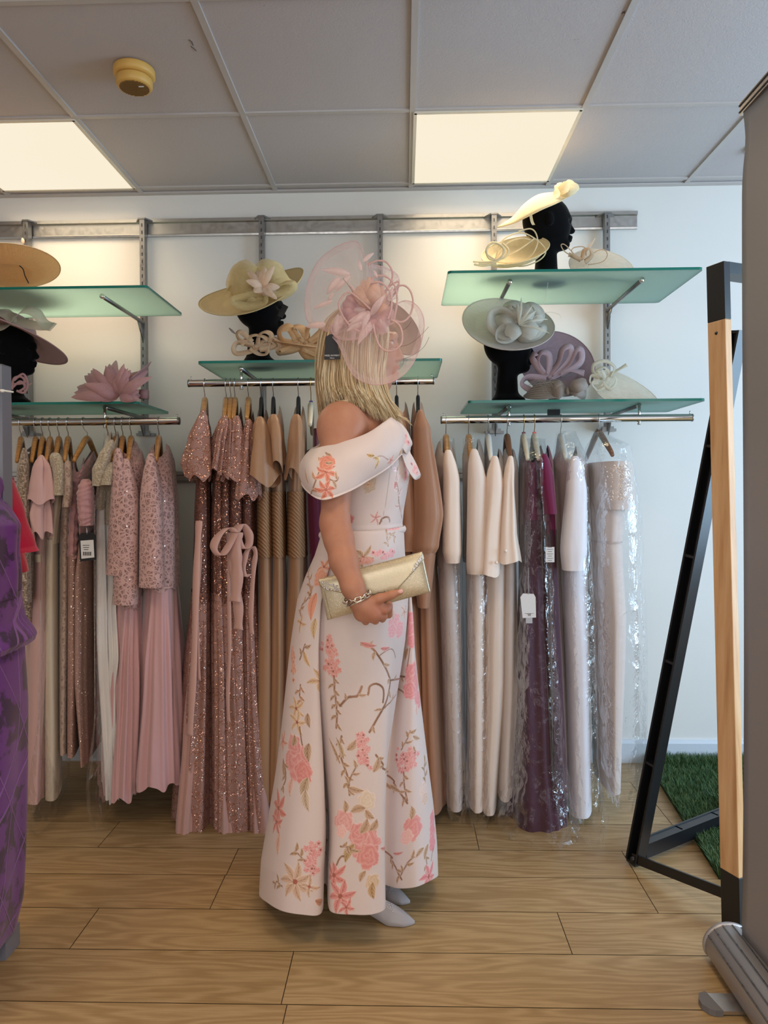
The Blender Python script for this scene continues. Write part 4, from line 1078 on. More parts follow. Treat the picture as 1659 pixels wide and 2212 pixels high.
t.l(t.ramp(se.outputs[0], [(0, (.5,)*3+(1,)), (1, (.22,)*3+(1,))]), t.b.inputs['Roughness']); t.bump(se.outputs[1], .12, .0005); M_cl2 = t.m
cc_ = P(808, 1268, 1.855); clutch = empty('clutch_bag', cc_, 'champagne metallic envelope clutch tucked under the woman\'s hand', 'handbag')
n, m = 40, 26; G = []
cor = [np.array(cl(a, b, Yf)) for a, b in c_]
for Yt, sgn in ((0, -1), (1, 1)):
    g = np.zeros((m, n, 3))
    for i in range(m):
        for j in range(n):
            u, w_ = j/(n-1), i/(m-1)
            p = (cor[0]*(1-u)+cor[1]*u)*(1-w_)+(cor[3]*(1-u)+cor[2]*u)*w_
            b_ = (1-abs(2*u-1)**8)*(1-abs(2*w_-1)**5)
            p = p.copy(); p[1] = Yf+.016 + sgn*(.006+.011*b_)
            g[i, j] = p
    G.append(g)
ring = np.concatenate([G[0], G[1][::-1]], 0)
mbf = MB(); nv_ = 2*m
mbf.add(ring.reshape(-1, 3), grid_faces(nv_, n).tolist()+[(((nv_-1)*n+j), ((nv_-1)*n+j+1), j+1, j) for j in range(n-1)]+
        [(i*n, (i+1)*n, (nv_-2-i)*n, (nv_-1-i)*n) for i in range(m-1)]+[(i*n+n-1, (nv_-1-i)*n+n-1, (nv_-2-i)*n+n-1, (i+1)*n+n-1) for i in range(m-1)])
mbf.build('body', M_cl, clutch)
def face_pt(px, py, lift=.0):
    p = cl(px, py, Yf); uv_ = np.array([px, py]); 
    # local bulge
    A = np.array(c_[0]); Bv = np.array(c_[1])-A; Dv = np.array(c_[3])-A; M_ = np.linalg.inv(np.stack([Bv, Dv], 1)); u, w_ = M_ @ (uv_-A)
    b_ = (1-abs(2*np.clip(u, 0, 1)-1)**8)*(1-abs(2*np.clip(w_, 0, 1)-1)**5)
    return P(px, py, Yf+.016-(.006+.011*b_)-lift)
flp = [(687, 1252), (912, 1192), (916, 1207), (905, 1222), (858, 1274), (800, 1287), (755, 1285), (702, 1273), (692, 1266)]
from mathutils.geometry import delaunay_2d_cdt
gp = []
for yy in np.linspace(1194, 1286, 24):
    for xx in np.linspace(690, 914, 60): gp.append((xx, yy))
from mathutils.geometry import tessellate_polygon
def inside(p, poly):
    c = False; j = len(poly)-1
    for i in range(len(poly)):
        if (poly[i][1] > p[1]) != (poly[j][1] > p[1]) and p[0] < (poly[j][0]-poly[i][0])*(p[1]-poly[i][1])/(poly[j][1]-poly[i][1])+poly[i][0]: c = not c
        j = i
    return c
edge = []
for i in range(len(flp)):
    a, b = flp[i], flp[(i+1) % len(flp)]; k = max(1, int(math.dist(a, b)/5))
    edge += [(a[0]+(b[0]-a[0])*t_/k, a[1]+(b[1]-a[1])*t_/k) for t_ in range(k)]
ins = [p for p in gp if inside(p, flp) and min(math.dist(p, e) for e in edge) > 2.5]
allp = [Vector(p) for p in edge+ins]; ne = len(edge)
vs_, _, fs_, *_r = delaunay_2d_cdt(allp, [(i, (i+1) % ne) for i in range(ne)], [], 1, 1e-6)
o = MB().add([face_pt(p[0], p[1], .0022) for p in vs_], [tuple(f) for f in fs_]).build('flap', M_cl2, clutch); solid(o, .0022, 0)
st = MB(); sr = random.Random(4)
for k in range(75):
    u = sr.random(); px = 694+u*52; py = 1252+u*14+sr.random()*(18-u*8) + 3
    if inside((px, py), flp): st.ball(face_pt(px, py, .004), sr.uniform(.0013, .0026), 4)
for k in range(46):
    u = sr.random(); px = 911-u*18; py = 1203+u*24+sr.uniform(-4, 6)
    if inside((px, py), flp): st.ball(face_pt(px, py, .004), sr.uniform(.0013, .0026), 4)
st.build('crystal_trim', metal('crystal', srgb(235, 235, 240), .12), clutch)
sm_ = MB().tube([face_pt(x, y, .0025) for x, y in ((700, 1276), (716, 1336))], .0006, 5).tube([face_pt(x, y, .0025) for x, y in ((913, 1215), (927, 1278))], .0006, 5)
sm_.build('stitching', paint('taupe_thread', srgb(150, 136, 112), .7), clutch)

# ------------------------------------------------------------------ millinery helpers
def sheer(name, col, alpha, weave=420, rough=.6):
    t = NT(name).set(Base_Color=col, Roughness=rough, Sheen_Weight=.3)
    v = t.coord('Object'); n1 = t.noise(v, weave, 2); vs = t.coord('Object', (1, 1, 1), (.4, .3, .7)); wv = t.n('ShaderNodeTexWave', Scale=weave*.6, Distortion=1.5); t.l(vs, wv.inputs[0])
    wv2 = t.n('ShaderNodeTexWave', Scale=weave*.6, Distortion=1.5, bands_direction='Z'); t.l(vs, wv2.inputs[0])
    f = t.math('MULTIPLY', t.math('ADD', wv.outputs['Fac'], wv2.outputs['Fac']), .5)
    tr = t.n('ShaderNodeBsdfTransparent'); tl = t.n('ShaderNodeBsdfTranslucent'); tl.inputs[0].default_value = col
    m1 = t.n('ShaderNodeMixShader'); m1.inputs[0].default_value = .4; t.l(t.b.outputs[0], m1.inputs[1]); t.l(tl.outputs[0], m1.inputs[2])
    m2 = t.n('ShaderNodeMixShader'); al = t.math('MULTIPLY', t.math('ADD', t.math('MULTIPLY', f, .5), .75), alpha); t.l(al, m2.inputs[0])
    t.l(tr.outputs[0], m2.inputs[1]); t.l(m1.outputs[0], m2.inputs[2]); t.l(m2.outputs[0], t.out.inputs[0]); t.bump(f, .3, .0006)
    return t.m
def sinamay(name, col, alpha=1.0, shine=0):
    t = NT(name).set(Base_Color=col, Roughness=.55 if not shine else .38, Sheen_Weight=.2, Metallic=shine)
    v = t.coord('Object', (1, 1, 1), (.5, .2, .8)); outs = []
    for d in ('X', 'Y', 'Z'):
        wv = t.n('ShaderNodeTexWave', Scale=210.0, Distortion=5.0, bands_direction=d); wv.inputs['Detail'].default_value = 2; wv.inputs['Detail Scale'].default_value = .6; t.l(v, wv.inputs[0]); outs.append(wv.outputs['Fac'])
    f = t.math('MAXIMUM', outs[0], t.math('MAXIMUM', outs[1], outs[2])); n1 = t.noise(v, 18, 3); vl = t.coord('Object', (1, 6, 1), (.3, .2, .5)); n2 = t.noise(vl, 60, 3)
    c1 = t.mixc(f, dim(col, .72), dim(col, 1.06)); c1 = t.mixc(t.ramp(n2.outputs[0], [(.4, (0,0,0,1)), (.7, (.5,.5,.5,1))]), c1, dim(col, 1.2))
    t.l(c1, t.b.inputs['Base Color']); t.bump(f, .5, .001)
    tl = t.n('ShaderNodeBsdfTranslucent'); t.l(c1, tl.inputs[0]); m1 = t.n('ShaderNodeMixShader'); m1.inputs[0].default_value = .28
    t.l(t.b.outputs[0], m1.inputs[1]); t.l(tl.outputs[0], m1.inputs[2])
    if alpha < 1:
        tr = t.n('ShaderNodeBsdfTransparent'); m2 = t.n('ShaderNodeMixShader'); m2.inputs[0].default_value = alpha; t.l(tr.outputs[0], m2.inputs[1]); t.l(m1.outputs[0], m2.inputs[2]); t.l(m2.outputs[0], t.out.inputs[0])
    else: t.l(m1.outputs[0], t.out.inputs[0])
    return t.m
def feathermat(name, col, alpha=.9):
    t = NT(name).set(Base_Color=col, Roughness=.6, Sheen_Weight=.5); v = t.coord('Object', (1, 1, 1)); n1 = t.noise(v, 140, 3)
    t.l(t.mixc(n1.outputs[0], dim(col, .8), dim(col, 1.1)), t.b.inputs['Base Color'])
    tl = t.n('ShaderNodeBsdfTranslucent'); tl.inputs[0].default_value = col; m1 = t.n('ShaderNodeMixShader'); m1.inputs[0].default_value = .4
    t.l(t.b.outputs[0], m1.inputs[1]); t.l(tl.outputs[0], m1.inputs[2]); tr = t.n('ShaderNodeBsdfTransparent'); m2 = t.n('ShaderNodeMixShader'); m2.inputs[0].default_value = alpha
    t.l(tr.outputs[0], m2.inputs[1]); t.l(m1.outputs[0], m2.inputs[2]); t.l(m2.outputs[0], t.out.inputs[0]); return t.m
def petal(mb, base, tip, wd, bulge=.15, side=None, tipw=0.0, n=10, m=7, cup=.3, ragged=0, seed=0):
    """curved leaf-shaped sheet from base to tip"""
    a, b = np.array(base, float), np.array(tip, float); d = b-a; L = np.linalg.norm(d); d /= L
    view = np.array([0., -1., 0.]) if side is None else np.array(side, float)
    up = view-d*view.dot(d); up /= np.linalg.norm(up)+1e-9; s_ = np.cross(d, up); rr = random.Random(seed)
    v = []
    for i in range(n):
        f = i/(n-1); prof = max(.02, math.sin(pi*f**.75)**.75*(1-tipw)+tipw*min(1, f*2.2)*(1 if f < .97 else .6)); w_ = wd/2*prof
        if ragged: w_ *= 1-ragged*rr.random()
        c = a+d*L*f+up*L*bulge*math.sin(pi*f)
        for j in range(m):
            u = j/(m-1)*2-1; v.append(c+s_*w_*u+up*(-abs(u)**2*w_*cup))
    mb.add(v, grid_faces(n, m).tolist()); return mb
def ribbonloop(mb, pts, wd, nrm=(0, 1, .2), n=40, taper=None):
    sp = spline(pts, n); ws = [wd*(taper(i/(n-1)) if taper else 1) for i in range(n)]
    if nrm == 'face':    # ribbon standing partly face-on, twisting a little along the loop
        tg = np.gradient(sp, axis=0); tg /= np.linalg.norm(tg, axis=1)[:, None]+1e-9; vw = np.array([0, 1., 0])
        cr_ = np.cross(tg, vw); nl = []
        for i in range(n):
            a = .55+.35*math.sin(i*.22+len(pts)); nl.append(cr_[i]*math.cos(a)+vw*math.sin(a))
        for i in range(1, n):
            if np.dot(nl[i], nl[i-1]) < 0: nl[i] = -nl[i]
        mb.ribbon(sp, nl, ws); return mb
    mb.ribbon(sp, [nrm]*n, ws); return mb
PX = lambda l, Y: [P(p[0], p[1], p[2] if len(p) > 2 else Y) for p in l]
def text_mesh(s_, size, font_extrude=0.0003, align='CENTER'):
    cu = bpy.data.curves.new('txt', 'FONT'); cu.body = s_; cu.size = size; cu.extrude = font_extrude; cu.align_x = align
    o = bpy.data.objects.new('txt', cu); C.objects.link(o); dg = bpy.context.evaluated_depsgraph_get(); me = bpy.data.meshes.new_from_object(o.evaluated_get(dg))
    bpy.data.objects.remove(o); return me
def place_text(name, s_, size, loc, mat, parent, rot=(pi/2, 0, 0), sx=1.0):
    me = text_mesh(s_, size); R_ = Euler(rot).to_matrix(); 
    for v_ in me.vertices: v_.co = R_ @ Vector((v_.co.x*sx, v_.co.y, v_.co.z)) + Vector(loc)
    me.materials.clear(); return link(name, me, mat, parent, smooth=False)

# ------------------------------------------------------------------ pink net fascinator she wears
fpos = P(795, 668, 1.96)
fas = MB().lathe([(.001, .012), (.03, .010), (.06, .002), (.066, -.004)], (0, 0, 0), 32, R=Euler((math.radians(75), math.radians(-10), 0)).to_matrix())
M_pinks = sinamay('pink_sinamay', srgb(232, 198, 197))
v0 = [(p[0]+P(785, 672, 1.955)[0], p[1]+1.958, p[2]+P(785, 672, 1.955)[2]) for p in fas.v]; fas.v = v0
fasc = fas.build('fascinator', M_pinks, person); fasc['label'] = 'blush pink fascinator with net brim, feather flower and looped quills'
M_net = sheer('pink_crinoline', srgb(246, 220, 218), .32, 900); M_net2 = sheer('pink_crinoline_edge', srgb(242, 206, 208), .6, 900)
def netlobe(name, center, outline, Yfun, rings=16, curl=.02):
    ol = spline([P(p[0], p[1], p[2]) for p in outline], 90); c = np.array(P(*center)); G = np.zeros((rings, 90, 3))
    for i in range(rings):
        f = i/(rings-1)
        for j in range(90):
            p = c*(1-f)+ol[j]*f; p[1] += Yfun*math.sin(pi*f)+.006*math.sin(j*.35+f*3)*f; G[i, j] = p
    o = grid_obj(name, G, M_net, fasc)
    MB().tube(list(ol), .0014, 6, cap=True).build('net_edge', M_net2, fasc)
    # folded band just inside the edge
    G2 = np.array([ol*(1-f)+(c*.10+ol*.90)*f + np.array([0, -.001-.0015*math.sin(pi*f), 0]) for f in np.linspace(0, 1, 4)])
    grid_obj('net_band', G2, M_net, fasc)
netlobe('net_brim', (790, 665, 1.97), [(708, 717, 1.96), (684, 706, 1.97), (664, 692, 1.98), (659, 668, 1.99), (660, 640, 2.0), (667, 604, 2.02), (680, 576, 2.03), (697, 554, 2.04), (718, 538, 2.05), (735, 529, 2.05), (752, 523, 2.05), (767, 521, 2.04), (776, 526, 2.02), (783, 541, 2.0), (790, 558, 1.98), (797, 572, 1.97), (800, 600, 1.97)], -.02)
netlobe('net_brim', (800, 655, 1.99), [(798, 570, 2.0), (812, 573, 2.01), (829, 577, 2.02), (843, 583, 2.03), (855, 590, 2.04), (862, 603, 2.04), (861, 620, 2.03), (856, 645, 2.02)], .01)
netlobe('net_brim', (800, 690, 1.93), [(840, 655, 1.95), (858, 655, 1.94), (872, 650, 1.93), (888, 652, 1.93), (904, 664, 1.93), (914, 684, 1.93), (916, 706, 1.93), (912, 732, 1.93), (903, 762, 1.93), (890, 788, 1.93), (876, 805, 1.92), (856, 820, 1.915), (832, 829, 1.91), (808, 831, 1.905), (785, 825, 1.90), (767, 814, 1.90), (753, 795, 1.90), (742, 770, 1.905), (731, 744, 1.91), (716, 724, 1.93), (712, 700, 1.95)], -.022)
netlobe('net_brim', (785, 690, 1.915), [(716, 700, 1.93), (718, 720, 1.92), (735, 733, 1.91), (760, 734, 1.905), (785, 728, 1.90), (800, 715, 1.90)], -.008, 8)
# petals
M_pe = feathermat('peach_silk', srgb(240, 206, 190), .97); M_pf = feathermat('pink_feather', srgb(246, 222, 220), .93); M_pd = feathermat('dusky_pink_silk', srgb(228, 190, 192), .97)
fl = MB(); c0 = (803, 667)
for i, (x, y, w_, b) in enumerate([(783, 604, .035, .25), (797, 598, .04, .2), (812, 606, .04, .25), (826, 616, .036, .2), (772, 618, .04, .25), (762, 628, .034, .3), (836, 632, .036, .2), (790, 615, .036, .3), (805, 614, .036, .35), (842, 650, .034, .2), (846, 668, .03, .2), (778, 636, .03, .35), (820, 630, .03, .35)]):
    petal(fl, P(c0[0], c0[1], 1.925), P(x, y, 1.935-.012*(i % 3)), w_, b, cup=.5, seed=i, tipw=.25)
fl.build('silk_flower', M_pe, fasc)
rs = MB()
for i, (bx, by, x, y, w_) in enumerate([(770, 668, 742, 652, .04), (768, 672, 738, 676, .04), (775, 676, 752, 706, .04), (785, 682, 778, 715, .04), (800, 684, 806, 718, .045), (815, 682, 838, 706, .045), (822, 672, 852, 682, .04), (790, 670, 765, 645, .034), (815, 690, 828, 722, .04), (778, 660, 748, 640, .03)]):
    petal(rs, P(bx, by, 1.925), P(x, y, 1.93), w_, .3, cup=.5, tipw=.35, seed=i)
rs.build('silk_rose', M_pd, fasc)
ft = [((800, 682), (832, 636), .019), ((798, 672), (752, 706), .022), ((792, 690), (748, 716), .02), ((798, 672), (782, 712), .018), ((800, 694), (772, 746), .02), ((806, 700), (774, 742), .016), ((795, 682), (752, 695), .02),
      ((730, 678), (724, 735), .018), ((738, 680), (728, 722), .02), ((718, 650), (676, 668), .013), ((757, 593), (694, 583), .022), ((735, 598), (705, 636), .022), ((757, 595), (722, 632), .016), ((784, 565), (808, 546), .012), ((780, 585), (774, 560), .01),
      ((768, 690), (762, 742), .016), ((820, 690), (838, 720), .02), ((840, 650), (848, 620), .014), ((720, 632), (708, 655), .01), ((790, 668), (757, 672), .02), ((704, 700), (660, 706), .02), ((815, 600), (806, 582), .008), ((772, 640), (752, 616), .008), ((776, 642), (750, 606), .006)]
for i, (a, b, w_) in enumerate(ft):
    mb = petal(MB(), P(*a, 1.915), P(*b, 1.90 if i < 7 else 1.93), w_, .16, cup=.55, seed=i, ragged=.10, n=22)
    mb.tube([P(*a, 1.914), P(*b, (1.90 if i < 7 else 1.93))], .0003, 4); mb.build('feather', M_pf, fasc)
M_quill = sinamay('pink_quill', srgb(234, 198, 194))
for pts, Y in (([(795, 572), (812, 564), (832, 565), (845, 580), (848, 598), (842, 615), (832, 632), (815, 655)], 1.95), ([(800, 606), (815, 596), (835, 598), (852, 616), (858, 645), (854, 676), (846, 700), (820, 690)], 1.92),
               ([(830, 650), (848, 630), (862, 618), (876, 618), (888, 632), (892, 655), (885, 682), (870, 695), (852, 692), (838, 680)], 1.93), ([(845, 690), (862, 702), (869, 722), (866, 744), (850, 757), (832, 757), (818, 744), (810, 720), (806, 700)], 1.89),
               ([(800, 668), (775, 645), (755, 632), (740, 640), (732, 660), (745, 690), (765, 710), (790, 720)], 1.90), ([(800, 612), (822, 610), (842, 630), (846, 660), (838, 690)], 1.905), ([(815, 655), (835, 625), (855, 610), (862, 612), (852, 635), (825, 662)], 1.94)):
    MB().tube(spline(PX(pts, Y), 46), .0026, 7, flat_=.45, up=(0, 1, 0)).build('quill_loop', M_quill, fasc)
qd = MB()
for pts in ([(840, 752), (880, 745), (905, 728), (926, 706)], [(855, 700), (868, 712), (880, 706), (888, 694)], [(855, 780), (890, 768), (915, 750), (927, 728)], [(770, 640), (755, 620), (740, 600)], [(800, 660), (780, 640), (772, 655)], [(862, 775), (867, 788), (872, 782), (871, 775)]):
    qd.tube(spline(PX(pts, 1.91), 16), .00045, 4)
qd.build('stripped_quills', paint('brown_quill', srgb(96, 74, 70), .6), fasc)
tg = MB().prism([(a[0], a[2]) for a in PX([(703, 728), (712, 722), (726, 722), (735, 776), (700, 777)], 1.925)], 1.925, 1.9262, 'y').build('brand_tag', paint('black_card', srgb(18, 18, 20), .5), fasc, smooth=False)
M_wt = paint('white_print', srgb(225, 225, 225), .6)
me_ = text_mesh('NIGEL RAYMENT', .0060); R_ = Euler((pi/2, 0, 0)).to_matrix(); q0 = P(717.5, 769.5, 1.9245)
for v_ in me_.vertices: v_.co = R_ @ Vector((v_.co.x*.88, v_.co.y, v_.co.z)) + Vector(q0)
me_.materials.clear(); me_.materials.append(M_wt)
me2 = text_mesh('Milliner', .0042); q1 = P(717.5, 774.5, 1.9245)
for v_ in me2.vertices: v_.co = R_ @ Vector((v_.co.x, v_.co.y, v_.co.z)) + Vector(q1)
me2.materials.clear(); me2.materials.append(M_wt)
import bmesh
bm = bmesh.new(); bm.from_mesh(me_); bm.from_mesh(me2); bm.to_mesh(me_); bm.free()
tg_t = link('tag_print', me_, None, fasc, smooth=False)
# ------------------------------------------------------------------ garment fabrics
def sequin(name, base, seq, dens=330, cover=.62, size=.42, net=0):
    t = NT(name); v = t.coord('Object'); vo = t.n('ShaderNodeTexVoronoi', Scale=float(dens)); t.l(v, vo.inputs['Vector'])
    se = t.n('ShaderNodeSeparateColor'); t.l(vo.outputs['Color'], se.inputs[0])
    has = t.math('LESS_THAN', se.outputs[0], cover); disc = t.math('LESS_THAN', vo.outputs['Distance'], size); f = t.math('MULTIPLY', has, disc)
    if net:      # meandering sequin lines on a mesh ground
        vn = t.n('ShaderNodeTexVoronoi', Scale=float(net), feature='DISTANCE_TO_EDGE'); t.l(v, vn.inputs['Vector'])
        f = t.math('MULTIPLY', f, t.math('LESS_THAN', vn.outputs['Distance'], .17))
    n2 = t.noise(t.coord('Object', (1, 1, .3)), 10, 3)
    t.l(t.mixc(n2.outputs[0], dim(base, .8), dim(base, 1.1)), t.b.inputs['Base Color']); t.b.inputs['Roughness'].default_value = .8
    ge = t.n('ShaderNodeNewGeometry'); cm = t.n('ShaderNodeVectorMath', operation='SUBTRACT'); t.l(vo.outputs['Color'], cm.inputs[0]); cm.inputs[1].default_value = (.5, .5, .5)
    sc_ = t.n('ShaderNodeVectorMath', operation='SCALE'); t.l(cm.outputs[0], sc_.inputs[0]); sc_.inputs['Scale'].default_value = 1.5
    ad = t.n('ShaderNodeVectorMath', operation='ADD'); t.l(ge.outputs['Normal'], ad.inputs[0]); t.l(sc_.outputs[0], ad.inputs[1]); nm = t.n('ShaderNodeVectorMath', operation='NORMALIZE'); t.l(ad.outputs[0], nm.inputs[0])
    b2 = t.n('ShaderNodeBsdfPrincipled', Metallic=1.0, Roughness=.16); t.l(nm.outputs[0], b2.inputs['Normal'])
    t.l(t.ramp(se.outputs[1], [(0, dim(seq, .8)), (.6, dim(seq, 1.35)), (.80, dim(seq, 1.5)), (.84, (1, .9, .8, 1)), (1, (1, .94, .86, 1))]), b2.inputs['Base Color']); b2.inputs['Metallic'].default_value = .8  # palest cells put the sparkle of catching sequins into the colour
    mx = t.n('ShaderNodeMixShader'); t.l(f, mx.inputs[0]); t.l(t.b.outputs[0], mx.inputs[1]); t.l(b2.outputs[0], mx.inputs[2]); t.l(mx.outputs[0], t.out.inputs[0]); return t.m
def lace(name, top, under, scale=55, spark=True):
    t = NT(name).set(Roughness=.75, Sheen_Weight=.3); v = t.coord('Object'); n0 = t.noise(v, 30, 2); ad = t.n('ShaderNodeVectorMath', operation='ADD'); t.l(v, ad.inputs[0])
    sc_ = t.n('ShaderNodeVectorMath', operation='SCALE'); t.l(n0.outputs['Color'], sc_.inputs[0]); sc_.inputs['Scale'].default_value = .022; t.l(sc_.outputs[0], ad.inputs[1])
    vo = t.n('ShaderNodeTexVoronoi', Scale=float(scale), feature='DISTANCE_TO_EDGE'); t.l(ad.outputs[0], vo.inputs['Vector']); vo2 = t.n('ShaderNodeTexVoronoi', Scale=scale*2.3, feature='DISTANCE_TO_EDGE'); t.l(ad.outputs[0], vo2.inputs['Vector'])
    a = t.ramp(vo.outputs['Distance'], [(.10, (1,1,1,1)), (.16, (0,0,0,1))]); b = t.ramp(vo2.outputs['Distance'], [(.10, (1,1,1,1)), (.18, (0,0,0,1))])
    f = t.math('MAXIMUM', a, t.math('MULTIPLY', b, .75)); c1 = t.mixc(f, under, top)
    vs = t.n('ShaderNodeTexVoronoi', Scale=120.0); t.l(v, vs.inputs['Vector']); se = t.n('ShaderNodeSeparateColor'); t.l(vs.outputs['Color'], se.inputs[0])
    sp = t.math('MULTIPLY', t.math('GREATER_THAN', se.outputs[0], .95), t.math('LESS_THAN', vs.outputs['Distance'], .25))
    t.l(t.mixc(sp, c1, srgb(255, 250, 246)), t.b.inputs['Base Color']); t.l(sp, t.b.inputs['Metallic']); t.l(t.math('SUBTRACT', .75, t.math('MULTIPLY', sp, .6)), t.b.inputs['Roughness'])
    t.bump(f, .7, .002); return t.m
def tweed(name, a, b, c, scale=160):
    t = NT(name).set(Roughness=.9, Sheen_Weight=.4); v = t.coord('Object', (1, 1, .5)); v2 = t.coord('Object', (.4, .4, 1.4)); n1 = t.noise(v, scale, 3, .7); n2 = t.noise(v2, scale, 3, .7)
    c1 = t.mixc(t.ramp(n1.outputs[0], [(.42, (0,0,0,1)), (.55, (1,1,1,1))]), a, b); t.l(t.mixc(t.ramp(n2.outputs[0], [(.55, (0,0,0,1)), (.63, (1,1,1,1))]), c1, c), t.b.inputs['Base Color'])
    t.bump(t.math('ADD', n1.outputs[0], n2.outputs[0]), .8, .003); return t.m
M_cream = cloth('cream_crepe', srgb(232, 214, 200), .7, .3, 600, .12, .03, wrinkle=.25)
M_blush = cloth('blush_crepe', srgb(240, 220, 204), .68, .3, 600, .12, .03, wrinkle=.2)
M_taup = cloth('taupe_crepe', srgb(208, 194, 186), .7, .3, 600, .12, .04, wrinkle=.25)
M_ivory = cloth('ivory_crepe', srgb(236, 232, 228), .6, .3, 600, .1, .03, wrinkle=.25)
M_white = cloth('white_crepe', srgb(226, 222, 226), .65, .3, 600, .1, .02, wrinkle=.2)
M_csat = cloth('cream_satin', srgb(222, 208, 186), .4, .2, 600, .05, .03, wrinkle=.3)
M_pcrep = cloth('pale_pink_crepe', srgb(212, 172, 168), .55, .3, 600, .1, .03, wrinkle=.25)
M_chif = cloth('pink_chiffon', srgb(208, 164, 164), .7, .6, 900, .1, .05, wrinkle=.3)
M_mauv = cloth('mauve_chiffon', srgb(176, 140, 142), .7, .6, 900, .1, .05, wrinkle=.3)
M_drape = cloth('draped_pink_chiffon', srgb(192, 144, 144), .6, .6, 700, .1, .06, wrinkle=.9, stretch=(1, 1, 1.6))
M_tan = cloth('tan_satin', srgb(176, 134, 100), .38, .25, 600, .06, .03, wrinkle=.3)
t = NT('pleated_tan_satin').set(Base_Color=srgb(178, 136, 98), Roughness=.42); wv = t.n('ShaderNodeTexWave', Scale=44.0, Distortion=1.2, bands_direction='DIAGONAL'); t.l(t.coord('Object', (1, .35, 1)), wv.inputs[0]); t.bump(wv.outputs['Fac'], .8, .003); t.l(t.mixc(wv.outputs['Fac'], srgb(152, 114, 80), srgb(186, 144, 106)), t.b.inputs['Base Color']); M_tanp = t.m
M_brown = cloth('brown_satin', srgb(168, 122, 94), .42, .25, 600, .06, .03, wrinkle=.25)
M_mesh = cloth('dusty_pink_mesh', srgb(190, 146, 134), .75, .5, 800, .1, .05, wrinkle=.3)
M_rib = cloth('dusty_satin_ribbon', srgb(204, 162, 150), .36, .2, 500, .05, .03, wrinkle=.3)
M_burg = cloth('burgundy_crepe', srgb(92, 22, 52), .6, .4, 600, .1, .04, wrinkle=.2)
M_egg = cloth('aubergine_crepe', srgb(70, 34, 50), .62, .4, 600, .1, .05, wrinkle=.3)
M_mag = cloth('magenta_crepe', srgb(110, 22, 66), .6, .4, 600, .1, .04)
M_blk = cloth('black_cloth', srgb(26, 24, 26), .8, .3, 600, .1, .04)
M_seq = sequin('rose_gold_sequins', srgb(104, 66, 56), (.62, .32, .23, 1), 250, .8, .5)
M_seqn = sequin('rose_gold_sequin_lines', srgb(168, 126, 114), (.54, .27, .19, 1), 270, .9, .5, net=30)
M_seqb = sequin('blush_sequin_beads', srgb(170, 134, 122), (.84, .68, .60, 1), 230, .55, .38)
M_lace = lace('pink_lace', srgb(208, 168, 162), srgb(134, 98, 94), 56)
M_broc2 = lace('beige_lace', srgb(186, 160, 142), srgb(150, 122, 106), 38)
M_tweed = tweed('tweed', srgb(176, 154, 132), srgb(112, 92, 76), srgb(214, 200, 180))
M_champ = tweed('champagne_boucle', srgb(198, 182, 156), srgb(164, 146, 120), srgb(222, 210, 188), 220)
t = NT('hanger_beech').set(Roughness=.35, Coat_Weight=.3); v = t.coord('Object', (1, 1, 6)); n1 = t.noise(v, 30, 3)
t.l(t.ramp(n1.outputs[0], [(.3, srgb(164, 108, 48)), (.7, srgb(200, 146, 78))]), t.b.inputs['Base Color']); M_wood = t.m
M_wood2 = cloth('dark_hanger_wood', srgb(120, 82, 56), .4, 0, 200, .05, .1)
M_velv = cloth('black_flocking', srgb(9, 9, 11), .95, .15, 900, .2, .02, spec=.1)
M_ivp = paint('ivory_plastic', srgb(226, 220, 200), .35, .02)
t = NT('clear_polythene')
v = t.coord('Object', (1, 1, .75)); n1 = t.noise(v, 11, 2, .5); n2 = t.noise(v, 48, 2, .6); n0 = t.noise(v, 4, 2)
rid = lambda o_: t.math('POWER', t.math('SUBTRACT', 1.0, t.math('MULTIPLY', t.math('ABSOLUTE', t.math('SUBTRACT', o_, .5)), 4.0)), 3.0)
gl = t.n('ShaderNodeBsdfGlossy', Roughness=.09, Color=(1, 1, 1, 1)); tr = t.n('ShaderNodeBsdfTransparent', Color=(.985, .985, .99, 1)); df = t.n('ShaderNodeBsdfTranslucent', Color=(.9, .93, .97, 1))
bp = t.n('ShaderNodeBump', Strength=.8, Distance=.006); t.l(rid(n1.outputs[0]), bp.inputs['Height']); bp2 = t.n('ShaderNodeBump', Strength=.6, Distance=.003); t.l(t.math('MULTIPLY', rid(n2.outputs[0]), n0.outputs[0]), bp2.inputs['Height']); t.l(bp.outputs[0], bp2.inputs['Normal'])
t.l(bp2.outputs[0], gl.inputs['Normal']); lw = t.n('ShaderNodeLayerWeight', Blend=.28); t.l(bp2.outputs[0], lw.inputs['Normal'])
m1 = t.n('ShaderNodeMixShader'); m1.inputs[0].default_value = .02; t.l(tr.outputs[0], m1.inputs[1]); t.l(df.outputs[0], m1.inputs[2])
m2 = t.n('ShaderNodeMixShader'); t.l(t.math('ADD', t.math('MULTIPLY', lw.outputs['Fresnel'], .27), .010), m2.inputs[0]); t.l(m1.outputs[0], m2.inputs[1]); t.l(gl.outputs[0], m2.inputs[2]); t.l(m2.outputs[0], t.out.inputs[0]); M_poly = t.m

